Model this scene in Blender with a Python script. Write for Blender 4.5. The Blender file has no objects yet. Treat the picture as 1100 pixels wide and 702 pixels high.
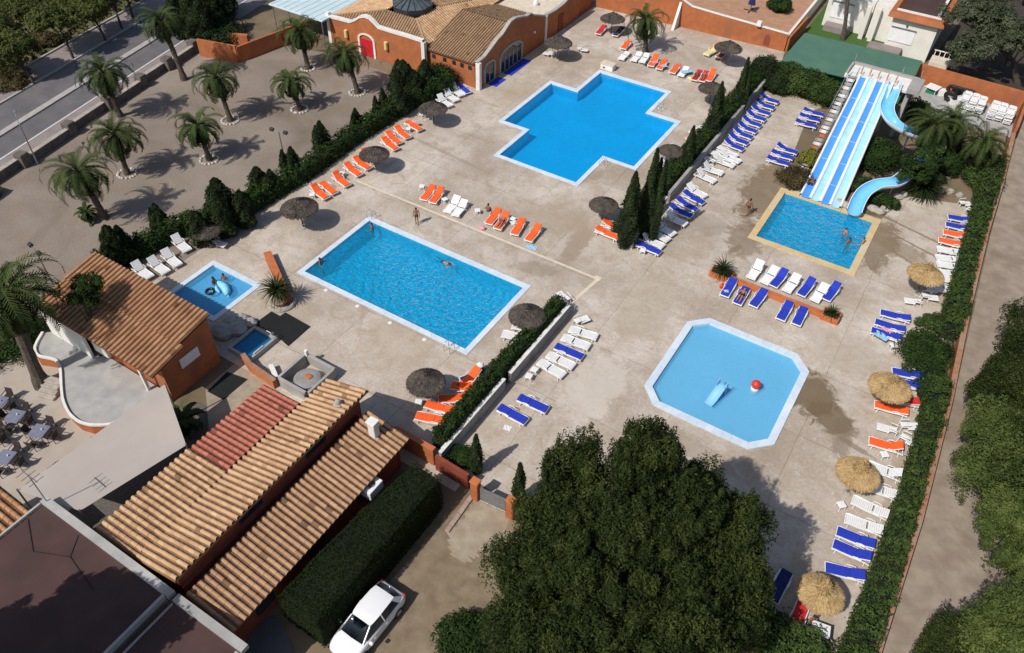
import bpy, bmesh, math, random
import numpy as np
from mathutils import Vector, Matrix, Quaternion, geometry

random.seed(7)
RNG = np.random.default_rng(11)
SC = bpy.context.scene
COL = SC.collection
R = math.radians

# ------------------------------------------------------------------ camera
FOC, CAMH = 841.5, 40.0
PITCH, ROLL, AZ = 0.778892, 0.0302639, 0.539944      # world axes follow the pool edges
_cp, _sp = math.cos(PITCH), math.sin(PITCH)
_fw = Vector((0, _cp, -_sp)); _r0 = Vector((1, 0, 0)); _u0 = Vector((0, _sp, _cp))
_r = _r0 * math.cos(ROLL) + _u0 * math.sin(ROLL)
_u = _u0 * math.cos(ROLL) - _r0 * math.sin(ROLL)
_A = Vector((math.cos(AZ), -math.sin(AZ), 0)); _B = Vector((math.sin(AZ), math.cos(AZ), 0))


def _w(v): return Vector((v.dot(_A), v.dot(_B), v.z))


CR, CU, CF = _w(_r), _w(_u), _w(_fw)


def at(px, py, z=0.0):
    d = CF * FOC + CR * (px - 550) - CU * (py - 351)
    t = (z - CAMH) / d.z
    return Vector((d.x * t, d.y * t, z))


def P(pts, z=0.0): return [at(x, y, z) for x, y in pts]


def Z(ox, oy, s):
    return lambda x, y, z=0.0: at(ox + x / s, oy + y / s, z)


cam = bpy.data.cameras.new('camera')
cam.sensor_width = 36; cam.sensor_fit = 'HORIZONTAL'; cam.lens = FOC / 1100 * 36
cam.clip_start = 0.5; cam.clip_end = 3000
camo = bpy.data.objects.new('camera', cam); COL.objects.link(camo)
M = Matrix((CR, CU, -CF)).transposed().to_4x4(); M.translation = Vector((0, 0, CAMH))
camo.matrix_world = M
SC.camera = camo

# ------------------------------------------------------------------ light
SUN_EL = R(49); SUN_AZ = R(73)                       # direction the shadows run, in the world plane
ldir = Vector((math.cos(SUN_AZ) * math.cos(SUN_EL), math.sin(SUN_AZ) * math.cos(SUN_EL), -math.sin(SUN_EL)))
sl = bpy.data.lights.new('sun', 'SUN'); sl.energy = 4.15; sl.angle = R(0.53); sl.color = (1.0, 0.955, 0.89)
so = bpy.data.objects.new('sun', sl); COL.objects.link(so)
so.rotation_euler = ldir.to_track_quat('-Z', 'Y').to_euler(); so.location = (-30, 0, 60)
wd = bpy.data.worlds.new('World'); SC.world = wd; wd.use_nodes = True
nt = wd.node_tree; bg = nt.nodes['Background']
sky = nt.nodes.new('ShaderNodeTexSky'); sky.sky_type = 'NISHITA'; sky.sun_disc = False
sky.sun_elevation = SUN_EL; sky.sun_rotation = math.atan2(-ldir.x, -ldir.y)
sky.dust_density = 1.5
nt.links.new(sky.outputs[0], bg.inputs[0]); bg.inputs[1].default_value = 0.096
SC.view_settings.view_transform = 'Standard'; SC.view_settings.look = 'None'
SC.view_settings.exposure = 0.0; SC.view_settings.gamma = 1.0; SC.view_settings.use_curve_mapping = False
SC.cycles.max_bounces = 6; SC.cycles.transparent_max_bounces = 8

# ------------------------------------------------------------------ materials
MATS = {}


def lin(c):
    if isinstance(c, str):
        c = [int(c[i:i + 2], 16) / 255 for i in (0, 2, 4)]
        c = [x / 12.92 if x < .04045 else ((x + .055) / 1.055) ** 2.4 for x in c]
    return (c[0], c[1], c[2], 1)


def newmat(name):
    m = bpy.data.materials.new(name); m.use_nodes = True
    MATS[name] = m
    return m, m.node_tree, m.node_tree.nodes['Principled BSDF']


def N(t, kind, **kw):
    n = t.nodes.new(kind)
    for k, v in kw.items():
        setattr(n, k, v)
    return n


def ramp(t, src, stops):
    r = t.nodes.new('ShaderNodeValToRGB')
    el = r.color_ramp.elements
    while len(el) < len(stops): el.new(0.5)
    for e, (p, c) in zip(el, stops):
        e.position = p; e.color = lin(c)
    t.links.new(src, r.inputs[0])
    return r.outputs[0]


def noise(t, co, scale, detail=4, rough=.55, dist=0):
    n = t.nodes.new('ShaderNodeTexNoise'); n.inputs['Scale'].default_value = scale
    n.inputs['Detail'].default_value = detail; n.inputs['Roughness'].default_value = rough
    n.inputs['Distortion'].default_value = dist
    t.links.new(co, n.inputs['Vector'])
    return n.outputs[0]


def mixc(t, fac, a, b, mode='MIX'):
    n = t.nodes.new('ShaderNodeMix'); n.data_type = 'RGBA'; n.blend_type = mode
    for sock, val in ((n.inputs[0], fac), (n.inputs[6], a), (n.inputs[7], b)):
        if hasattr(val, 'is_linked') or hasattr(val, 'links'):
            t.links.new(val, sock)
        elif isinstance(val, (int, float)):
            sock.default_value = val
        else:
            sock.default_value = lin(val)
    return n.outputs[2]


def math_(t, op, a, b=None, c=None):
    n = t.nodes.new('ShaderNodeMath'); n.operation = op
    for i, v in enumerate((a, b, c)):
        if v is None: continue
        if isinstance(v, (int, float)): n.inputs[i].default_value = v
        else: t.links.new(v, n.inputs[i])
    return n.outputs[0]


def coord(t, which='Object'):
    return t.nodes.new('ShaderNodeTexCoord').outputs[which]


def bump(t, b, h, strength=.3, dist=.05):
    n = t.nodes.new('ShaderNodeBump'); n.inputs['Strength'].default_value = strength
    n.inputs['Distance'].default_value = dist
    t.links.new(h, n.inputs['Height']); t.links.new(n.outputs[0], b.inputs['Normal'])


def mat(name, c1, c2=None, rough=.7, scale=3.0, metal=0, spec=.35, bmp=.15, c3=None):
    """weathered surface: two or three tones broken up by noise"""
    m, t, b = newmat(name)
    co = coord(t)
    if c2 is None:
        c = lin(c1)
        c2 = [x * .82 for x in c[:3]]
    n1 = noise(t, co, scale, 6)
    col = ramp(t, n1, [(.35, c2), (.65, c1)])
    if c3 is not None:
        n2 = noise(t, co, scale * .23, 5, .6, .4)
        f = ramp(t, n2, [(.5, (0, 0, 0)), (.68, (1, 1, 1))])
        col = mixc(t, f, col, c3)
    t.links.new(col, b.inputs['Base Color'])
    b.inputs['Roughness'].default_value = rough; b.inputs['Metallic'].default_value = metal
    b.inputs['Specular IOR Level'].default_value = spec
    if bmp: bump(t, b, noise(t, co, scale * 6, 3), bmp, .02)
    return m


def tintmat(name, stops, rough=.75, spec=.2, trans=0.0, noise_scale=None, noise_amt=.25):
    """colour read from the tint value stored on each leaf / tile / straw"""
    m, t, b = newmat(name)
    a = t.nodes.new('ShaderNodeAttribute'); a.attribute_name = 'tint'
    fac = a.outputs['Fac']
    if noise_scale:
        nn = noise(t, coord(t), noise_scale, 3)
        fac = math_(t, 'ADD', fac, math_(t, 'MULTIPLY', math_(t, 'SUBTRACT', nn, .5), noise_amt * 2))
    col = ramp(t, fac, stops)
    t.links.new(col, b.inputs['Base Color'])
    b.inputs['Roughness'].default_value = rough; b.inputs['Specular IOR Level'].default_value = spec
    if trans:
        tr = t.nodes.new('ShaderNodeBsdfTranslucent'); t.links.new(col, tr.inputs[0])
        mx = t.nodes.new('ShaderNodeMixShader'); mx.inputs[0].default_value = trans
        out = t.nodes['Material Output']
        t.links.new(b.outputs[0], mx.inputs[1]); t.links.new(tr.outputs[0], mx.inputs[2])
        t.links.new(mx.outputs[0], out.inputs['Surface'])
    return m


# ------------------------------------------------------------------ mesh building
class MB:
    def __init__(s):
        s.v, s.f, s.m, s.t = [], [], [], []

    def add(s, verts, faces, mi=0, tint=.5):
        o = len(s.v)
        s.v += [tuple(v) for v in verts]
        for f in faces:
            s.f.append(tuple(i + o for i in f)); s.m.append(mi); s.t.append(tint)
        return s

    def box(s, c, size, rz=0.0, mi=0, tint=.5, ax=None):
        hx, hy, hz = size[0] / 2, size[1] / 2, size[2] / 2
        pts = [Vector((x, y, z)) for z in (-hz, hz) for x, y in ((-hx, -hy), (hx, -hy), (hx, hy), (-hx, hy))]
        m = ax if ax is not None else Matrix.Rotation(rz, 3, 'Z')
        c = Vector(c)
        return s.add([m @ p + c for p in pts],
                     [(3, 2, 1, 0), (4, 5, 6, 7), (0, 1, 5, 4), (1, 2, 6, 5), (2, 3, 7, 6), (3, 0, 4, 7)], mi, tint)

    def bbox(s, c, size, rz=0.0, bev=.02, mi=0, tint=.5, ax=None):
        """box with chamfered vertical and top edges"""
        hx, hy, hz = size[0] / 2, size[1] / 2, size[2] / 2
        b = min(bev, hx * .45, hy * .45, hz * .9)
        ring = lambda ex, ey, z: [Vector((x, y, z)) for x, y in
                                  ((-ex + b, -ey), (ex - b, -ey), (ex, -ey + b), (ex, ey - b), (ex - b, ey), (-ex + b, ey), (-ex, ey - b), (-ex, -ey + b))]
        pts = ring(hx, hy, -hz) + ring(hx, hy, hz - b) + ring(hx - b, hy - b, hz)
        m = ax if ax is not None else Matrix.Rotation(rz, 3, 'Z')
        c = Vector(c)
        fs = [tuple(range(7, -1, -1)), tuple(range(16, 24))]
        for k in (0, 8):
            for i in range(8):
                j = (i + 1) % 8
                fs.append((k + i, k + j, k + 8 + j, k + 8 + i))
        return s.add([m @ p + c for p in pts], fs, mi, tint)

    def prism(s, poly, z0, z1, mi=0, tint=.5, top=None):
        n = len(poly)
        ar = sum(poly[i][0] * poly[(i + 1) % n][1] - poly[(i + 1) % n][0] * poly[i][1] for i in range(n))
        if ar < 0: poly = list(reversed(poly))
        lo = [(p[0], p[1], z0) for p in poly]; hi = [(p[0], p[1], z1) for p in poly]
        fs = [tuple(range(n - 1, -1, -1))] + [(i, (i + 1) % n, n + (i + 1) % n, n + i) for i in range(n)]
        s.add(lo + hi, fs, mi, tint)
        s.add(hi, [tuple(range(n))], mi if top is None else top, tint)
        return s

    def tube(s, path, rad, n=8, mi=0, cap=True, tint=.5):
        path = [Vector(p) for p in path]
        rad = rad if isinstance(rad, (list, tuple)) else [rad] * len(path)
        vs, fs = [], []
        for i, p in enumerate(path):
            d = (path[min(i + 1, len(path) - 1)] - path[max(i - 1, 0)]).normalized()
            ref = Vector((0, 0, 1)) if abs(d.z) < .9 else Vector((1, 0, 0))
            e1 = d.cross(ref).normalized(); e2 = d.cross(e1).normalized()
            for k in range(n):
                a = 2 * math.pi * k / n
                vs.append(p + (e1 * math.cos(a) + e2 * math.sin(a)) * rad[i])
        for i in range(len(path) - 1):
            for k in range(n):
                k2 = (k + 1) % n
                fs.append((i * n + k, i * n + k2, (i + 1) * n + k2, (i + 1) * n + k))
        if cap:
            fs.append(tuple(range(n))); fs.append(tuple(range((len(path) - 1) * n + n - 1, (len(path) - 1) * n - 1, -1)))
        return s.add(vs, fs, mi, tint)

    def lathe(s, prof, c=(0, 0, 0), n=20, mi=0, tint=.5, wob=0.0, sq=(1, 1)):
        vs, fs = [], []
        c = Vector(c)
        ph = random.random() * 6
        for r, z in prof:
            for k in range(n):
                a = 2 * math.pi * k / n
                w = 1 + wob * math.sin(3 * a + ph) + wob * .7 * math.sin(7 * a + ph * 2)
                vs.append(c + Vector((r * w * math.cos(a) * sq[0], r * w * math.sin(a) * sq[1], z)))
        for i in range(len(prof) - 1):
            for k in range(n):
                k2 = (k + 1) % n
                fs.append((i * n + k, i * n + k2, (i + 1) * n + k2, (i + 1) * n + k))
        fs.append(tuple(range(n - 1, -1, -1))); fs.append(tuple(range((len(prof) - 1) * n, len(prof) * n)))
        return s.add(vs, fs, mi, tint)

    def ball(s, c, r, n=10, mi=0, tint=.5, jit=0.0):
        r = r if isinstance(r, (tuple, list)) else (r, r, r)
        vs, fs = [], []
        m = max(4, n // 2)
        c = Vector(c)
        for i in range(m + 1):
            th = math.pi * (i + .001) / (m + .002)
            for k in range(n):
                a = 2 * math.pi * k / n
                j = 1 + jit * (random.random() - .5)
                vs.append(c + Vector((r[0] * math.sin(th) * math.cos(a) * j, r[1] * math.sin(th) * math.sin(a) * j, r[2] * math.cos(th) * j)))
        for i in range(m):
            for k in range(n):
                k2 = (k + 1) % n
                fs.append((i * n + k, (i + 1) * n + k, (i + 1) * n + k2, i * n + k2))
        return s.add(vs, fs, mi, tint)

    def build(s, name, mats, parent=None, world=False, smooth=False):
        me = bpy.data.meshes.new(name)
        vs = s.v
        if parent is not None and world:
            inv = (Matrix.Translation(parent.location) @ Matrix.Rotation(parent.rotation_euler.z, 4, 'Z')).inverted()
            vs = [inv @ Vector(v) for v in vs]
        me.from_pydata([tuple(v) for v in vs], [], s.f)
        mats = mats if isinstance(mats, (list, tuple)) else [mats]
        for m in mats: me.materials.append(MATS[m] if isinstance(m, str) else m)
        if len(mats) > 1: me.polygons.foreach_set('material_index', s.m)
        a = me.attributes.new('tint', 'FLOAT', 'FACE'); a.data.foreach_set('value', s.t)
        if smooth: me.polygons.foreach_set('use_smooth', [True] * len(s.f))
        me.update()
        o = bpy.data.objects.new(name, me); COL.objects.link(o)
        if parent is not None: o.parent = parent
        return o


def fast_mesh(name, V, F4, tint, material, parent=None, offset=None):
    """many quads from numpy arrays"""
    me = bpy.data.meshes.new(name)
    V = np.asarray(V, dtype=np.float32).reshape(-1, 3)
    if offset is not None: V = V - np.array(offset, dtype=np.float32)
    F4 = np.asarray(F4, dtype=np.int32).reshape(-1, 4)
    me.vertices.add(len(V)); me.vertices.foreach_set('co', V.ravel())
    me.loops.add(F4.size); me.loops.foreach_set('vertex_index', F4.ravel())
    me.polygons.add(len(F4)); me.polygons.foreach_set('loop_start', np.arange(0, F4.size, 4, dtype=np.int32))
    a = me.attributes.new('tint', 'FLOAT', 'FACE'); a.data.foreach_set('value', np.asarray(tint, dtype=np.float32))
    me.materials.append(MATS[material]); me.update(calc_edges=True); me.validate()
    o = bpy.data.objects.new(name, me); COL.objects.link(o)
    if parent is not None: o.parent = parent
    return o


def leaves(pos, dirs, length, width, rng=RNG):
    """diamond leaves: pos (N,3), dirs (N,3) -> verts, faces"""
    n = len(pos)
    d = dirs / (np.linalg.norm(dirs, axis=1, keepdims=True) + 1e-9)
    rnd = rng.normal(size=(n, 3))
    s = np.cross(d, rnd); s /= (np.linalg.norm(s, axis=1, keepdims=True) + 1e-9)
    L = (length * (0.7 + .6 * rng.random(n)))[:, None]; Wd = (width * (0.7 + .6 * rng.random(n)))[:, None]
    a = pos - d * L * .5; b = pos + s * Wd * .5; c = pos + d * L * .5; e = pos - s * Wd * .5
    V = np.stack([a, b, c, e], 1).reshape(-1, 3)
    F = np.arange(4 * n).reshape(-1, 4)
    return V, F


def scales(pos, nrm, length, width, rng=RNG):
    """small leaf faces whose normals follow the surface of the crown or hedge"""
    n = len(pos)
    d = nrm / (np.linalg.norm(nrm, axis=1, keepdims=True) + 1e-9)
    a = np.cross(d, rng.normal(size=(n, 3))); a /= (np.linalg.norm(a, axis=1, keepdims=True) + 1e-9)
    b = np.cross(d, a)
    L = (length * (0.65 + .7 * rng.random(n)))[:, None] * .5; Wd = (width * (0.65 + .7 * rng.random(n)))[:, None] * .5
    V = np.stack([pos - a * L, pos + b * Wd, pos + a * L, pos - b * Wd], 1).reshape(-1, 3)
    return V, np.arange(4 * n).reshape(-1, 4)


# ------------------------------------------------------------------ things
LABELS = {}


def tag(o, label, cat, group=None, kind=None):
    if label: o['label'] = label
    if cat: o['category'] = cat
    if group: o['group'] = group
    if kind: o['kind'] = kind
    if label:
        LABELS[label] = LABELS.get(label, 0) + 1
        n = len(label.split())
        if n < 4 or n > 16: print('LABEL LENGTH', n, label)
        if LABELS[label] > 1: print('DUP LABEL', label)
    return o


def thing(name, label, cat, loc=(0, 0, 0), rz=0.0, group=None):
    o = bpy.data.objects.new(name, None); COL.objects.link(o)
    o.empty_display_size = .3
    o.location = loc; o.rotation_euler = (0, 0, rz)
    return tag(o, label, cat, group)


def struct(o, label=None):
    o['kind'] = 'structure'
    if label: o['label'] = label
    return o


def copy_thing(root, loc, rz, label, group=None, scale=1.0):
    r = root.copy(); COL.objects.link(r)
    r.location = loc; r.rotation_euler = (0, 0, rz); r.scale = (scale,) * 3
    tag(r, label, None, group)
    for ch in list(root.children):
        c = ch.copy(); COL.objects.link(c); c.parent = r
        for g in list(ch.children):
            d = g.copy(); COL.objects.link(d); d.parent = c
    return r


PROTO = {}


def place(key, maker, loc, rz, label, group=None, scale=1.0):
    """first use keeps the maker's own object, later uses copy it"""
    if key not in PROTO:
        o = maker(); PROTO[key] = o
        o.location = loc; o.rotation_euler = (0, 0, rz); o.scale = (scale,) * 3
        tag(o, label, None, group)
        return o
    return copy_thing(PROTO[key], loc, rz, label, group, scale)


ORD = ['first', 'second', 'third', 'fourth', 'fifth', 'sixth', 'seventh', 'eighth', 'ninth', 'tenth', 'eleventh', 'twelfth',
       'thirteenth', 'fourteenth', 'fifteenth', 'sixteenth', 'seventeenth', 'eighteenth', 'nineteenth', 'twentieth']


def sheet(name, poly, z, m, holes=()):
    """flat ground sheet, holes left open for the pools"""
    loops = [[Vector((p[0], p[1], z)) for p in poly]] + [[Vector((p[0], p[1], z)) for p in h] for h in holes]
    tri = geometry.tessellate_polygon(loops)
    flat = [v for l in loops for v in l]
    mb = MB()
    fs = []
    for t in tri:
        a, b, c = (flat[i] for i in t)
        fs.append(t if (b - a).cross(c - a).z > 0 else (t[0], t[2], t[1]))
    mb.add(flat, fs)
    return struct(mb.build(name, m))


def rect(x0, y0, x1, y1): return [(x0, y0), (x1, y0), (x1, y1), (x0, y1)]
# ------------------------------------------------------------------ material library
def leafmat(name, dark, mid, light, trans=.18):
    return tintmat(name, [(0.0, dark), (.5, mid), (1.0, light)], .7, .08, trans, .55, .30)


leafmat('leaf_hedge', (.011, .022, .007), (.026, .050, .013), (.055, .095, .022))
leafmat('leaf_hedge_pale', (.020, .036, .010), (.048, .080, .020), (.090, .135, .035))  # lighter green leaf for other hedges and bushes
leafmat('leaf_pine', (.008, .014, .004), (.025, .038, .010), (.074, .092, .024))
leafmat('leaf_pine_light', (.031, .048, .013), (.076, .104, .028), (.138, .170, .047))
leafmat('leaf_olive', (.035, .045, .026), (.075, .09, .05), (.13, .145, .085))
leafmat('leaf_cypress', (.010, .017, .007), (.022, .036, .013), (.045, .065, .022))
leafmat('leaf_palm', (.007, .013, .004), (.023, .038, .010), (.066, .088, .027), .05)
leafmat('leaf_yellow', (.09, .10, .012), (.19, .19, .02), (.30, .28, .04))
leafmat('leaf_brown', (.035, .028, .012), (.075, .058, .025), (.13, .10, .05))
leafmat('leaf_lot', (.010, .017, .008), (.020, .034, .013), (.042, .060, .021))
leafmat('leaf_flat', (.005, .009, .002), (.013, .021, .005), (.024, .036, .009))
leafmat('leaf_tree', (.038, .048, .014), (.078, .092, .026), (.13, .145, .045))
mat('bark', (.085, .062, .045), (.045, .034, .026), .9, 5, bmp=.4)
mat('palm_bark', (.13, .10, .075), (.055, .042, .032), .9, 8, bmp=.6)
mat('hedge_core', (.010, .016, .006), (.006, .009, .004), .95, 5)
mat('soil_dark', (.06, .048, .036), (.035, .028, .022), .95, 3)
tintmat('tile_beige', [(0, (.11, .055, .03)), (.3, (.38, .225, .125)), (.65, (.53, .345, .20)), (1, (.61, .44, .28))], .85, .15, 0, .9, .24)
tintmat('tile_red', [(0, (.12, .04, .028)), (.5, (.40, .14, .095)), (1, (.47, .19, .13))], .85, .15, 0, 1.0, .16)
tintmat('tile_orange', [(0, (.09, .042, .024)), (.35, (.33, .165, .082)), (.7, (.43, .245, .13)), (1, (.50, .33, .19))], .85, .15, 0, .7, .25)
tintmat('tile_brown', [(0, (.11, .06, .035)), (.35, (.28, .175, .10)), (.7, (.37, .24, .14)), (1, (.44, .31, .19))], .85, .15, 0, .5, .2)
tintmat('tile_low', [(0, (.075, .04, .025)), (.35, (.34, .20, .115)), (.7, (.46, .285, .165)), (1, (.54, .38, .24))], .85, .15, 0, .9, .16)
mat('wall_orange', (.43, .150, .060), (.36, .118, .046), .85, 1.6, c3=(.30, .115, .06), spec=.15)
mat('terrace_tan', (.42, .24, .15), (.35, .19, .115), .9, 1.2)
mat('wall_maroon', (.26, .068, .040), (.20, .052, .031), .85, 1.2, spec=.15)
mat('wall_white', (.74, .72, .66), (.66, .63, .57), .8, .9)
mat('wall_cream', (.66, .59, .47), (.58, .51, .40), .8, .9)
mat('trim_white', (.76, .74, .70), (.66, .64, .60), .7, 2)
mat('render_grey', (.30, .29, .28), (.22, .215, .21), .85, 1.5, c3=(.38, .37, .35))
mat('concrete_grey', (.35, .335, .315), (.30, .29, .27), .85, 1.2, c3=(.46, .45, .43))
mat('dark_roof', (.080, .040, .036), (.056, .030, .027), .85, .5, c3=(.075, .052, .048))
mat('white_plastic', (.78, .78, .77), (.70, .70, .69), .45, 4, bmp=.03)
mat('fabric_orange', (.86, .125, .022), (.76, .10, .018), .85, 5, bmp=.1)
mat('fabric_blue', (.020, .042, .43), (.015, .034, .35), .85, 5, bmp=.1)
mat('fabric_navy', (.012, .02, .12), (.01, .016, .09), .85, 5, bmp=.1)
mat('fabric_red', (.58, .03, .03), (.48, .02, .025), .85, 5, bmp=.1)
mat('towel_white', (.72, .71, .70), (.62, .62, .63), .9, 9)
mat('towel_pink', (.74, .20, .30), (.62, .42, .40), .9, 9)
mat('towel_yellow', (.72, .62, .28), (.66, .55, .2), .9, 9)
mat('towel_sky', (.32, .55, .70), (.24, .45, .6), .9, 9)
mat('metal_grey', (.32, .32, .33), (.24, .24, .25), .45, 4, .6)
mat('metal_dark', (.05, .05, .055), (.035, .035, .04), .5, 4, .3)
mat('steel', (.62, .63, .65), (.5, .5, .52), .25, 4, .9)
mat('wood_post', (.19, .125, .07), (.12, .08, .045), .85, 6)
mat('rubber_black', (.012, .012, .013), (.018, .018, .02), .65, 6)
mat('net_black', (.008, .010, .010), (.012, .014, .013), .9, 3)
mat('door_red', (.56, .02, .03), (.46, .015, .025), .5, 3)
mat('glass_dark', (.03, .036, .045), (.02, .025, .032), .08, 1, spec=.6, bmp=0)
mat('glass_roof', (.10, .12, .13), (.06, .075, .085), .12, 2, spec=.6, bmp=0)
mat('shutter_white', (.80, .79, .79), (.74, .73, .73), .6, 2)
mat('green_sheet', (.075, .165, .115), (.062, .140, .100), .7, .6, c3=(.085, .17, .10))
mat('awning_pale', (.55, .66, .68), (.48, .60, .63), .6, .5)
mat('sail_cloth', (.42, .365, .325), (.39, .34, .30), .8, .5)
mat('terra_pot', (.40, .30, .23), (.30, .22, .17), .85, 3)
mat('stone', (.17, .145, .125), (.095, .08, .07), .9, 2.5, bmp=.5, c3=(.12, .09, .078))
mat('stone_light', (.42, .38, .33), (.30, .27, .23), .9, 3, bmp=.4)
mat('stone_white', (.58, .55, .50), (.42, .39, .35), .9, 5, bmp=.3)
mat('curb_orange', (.50, .16, .055), (.42, .12, .045), .85, 2)
mat('brick_strip', (.38, .19, .11), (.29, .14, .085), .85, 3, c3=(.33, .23, .16))
mat('slide_blue', (.075, .30, .80), (.065, .27, .74), .25, 1.5, spec=.5, bmp=0)
mat('slide_pale', (.30, .60, .84), (.40, .68, .88), .25, 1.2, spec=.5, bmp=0)
mat('slide_white', (.74, .78, .84), (.66, .70, .78), .3, 1.5, spec=.5, bmp=0)
mat('slide_sky', (.16, .50, .80), (.20, .55, .83), .25, 1.2, spec=.5, bmp=0)
mat('float_black', (.014, .014, .016), (.02, .02, .022), .4, 3)
mat('float_sky', (.25, .62, .85), (.3, .66, .88), .35, 3)
mat('float_yellow', (.80, .60, .03), (.74, .54, .03), .4, 3)
mat('plastic_red', (.62, .05, .03), (.55, .04, .025), .4, 3)
mat('plastic_green', (.02, .22, .12), (.015, .18, .1), .5, 3)
mat('play_blue', (.22, .50, .74), (.26, .54, .77), .3, 2)
mat('skin', (.42, .21, .125), (.37, .18, .105), .6, 6, bmp=0)
mat('skin_tan', (.25, .115, .065), (.22, .10, .055), .6, 6, bmp=0)
mat('hair_dark', (.018, .012, .009), (.03, .02, .014), .7, 9)
mat('swim_dark', (.02, .022, .035), (.03, .03, .045), .8, 5)
mat('swim_red', (.42, .03, .03), (.36, .02, .03), .8, 5)
mat('swim_orange', (.70, .16, .04), (.6, .13, .035), .8, 5)
mat('eye_dark', (.01, .01, .01), (.015, .015, .015), .3, 5, bmp=0)
mat('wicker_dark', (.055, .040, .034), (.03, .023, .02), .7, 9)
mat('cloth_slate', (.20, .20, .27), (.15, .155, .21), .85, 4)
tintmat('thatch_grey', [(0, (.035, .028, .024)), (.5, (.095, .078, .068)), (1, (.18, .15, .13))], .9, .1, 0, 2, .3)
tintmat('thatch_straw', [(0, (.24, .16, .075)), (.5, (.43, .30, .145)), (1, (.54, .40, .22))], .9, .1, 0, 1.2, .12)

# ---- the pool deck: patchy poured concrete with joints, damp stains round the pools
m, t, b = newmat('deck')
co = coord(t)
base = ramp(t, noise(t, co, .16, 6, .6, .3), [(.30, (.37, .30, .235)), (.48, (.50, .430, .36)), (.68, (.625, .56, .485))])
f2 = ramp(t, noise(t, co, .75, 6, .65, .6), [(.44, (0, 0, 0)), (.68, (1, 1, 1))])
base = mixc(t, math_(t, 'MULTIPLY', f2, .85), base, (.40, .32, .235))
f4 = ramp(t, noise(t, co, 1.7, 6, .7, 1.2), [(.56, (0, 0, 0)), (.70, (1, 1, 1))])
base = mixc(t, math_(t, 'MULTIPLY', f4, .6), base, (.60, .555, .51))
f3 = ramp(t, noise(t, co, 5.0, 5, .7), [(.40, (.80, .80, .80)), (.62, (1.06, 1.06, 1.06))])
base = mixc(t, .65, base, f3, 'MULTIPLY')
br = t.nodes.new('ShaderNodeTexBrick'); br.offset = 0.0; br.squash = 1
br.inputs['Scale'].default_value = 1.0; br.inputs['Brick Width'].default_value = 7.6; br.inputs['Row Height'].default_value = 6.1
br.inputs['Mortar Size'].default_value = .045; br.inputs['Mortar Smooth'].default_value = .5; br.inputs['Bias'].default_value = 0
br.inputs['Color1'].default_value = (1, 1, 1, 1); br.inputs['Color2'].default_value = (.87, .86, .86, 1); br.inputs['Mortar'].default_value = (.66, .63, .60, 1)
wob = t.nodes.new('ShaderNodeVectorMath'); wob.operation = 'MULTIPLY_ADD'
nz = t.nodes.new('ShaderNodeTexNoise'); nz.inputs['Scale'].default_value = .8
t.links.new(co, nz.inputs['Vector']); t.links.new(nz.outputs['Color'], wob.inputs[0]); wob.inputs[1].default_value = (.25, .25, 0); t.links.new(co, wob.inputs[2])
t.links.new(wob.outputs[0], br.inputs['Vector'])
base = mixc(t, .8, base, br.outputs['Color'], 'MULTIPLY')


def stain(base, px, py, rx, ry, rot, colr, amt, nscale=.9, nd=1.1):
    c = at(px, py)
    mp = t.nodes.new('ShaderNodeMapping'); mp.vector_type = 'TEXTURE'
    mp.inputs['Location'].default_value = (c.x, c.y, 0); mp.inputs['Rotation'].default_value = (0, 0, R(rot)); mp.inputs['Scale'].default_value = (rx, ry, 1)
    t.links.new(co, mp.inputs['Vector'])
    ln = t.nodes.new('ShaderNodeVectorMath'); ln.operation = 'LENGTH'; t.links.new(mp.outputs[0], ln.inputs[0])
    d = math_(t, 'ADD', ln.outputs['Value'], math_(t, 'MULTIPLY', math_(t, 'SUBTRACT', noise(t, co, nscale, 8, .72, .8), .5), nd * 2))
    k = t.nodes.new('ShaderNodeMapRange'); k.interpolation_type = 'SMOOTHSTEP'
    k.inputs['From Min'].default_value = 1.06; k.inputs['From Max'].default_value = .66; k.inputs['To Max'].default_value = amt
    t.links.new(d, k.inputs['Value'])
    return mixc(t, k.outputs[0], base, colr)


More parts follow.
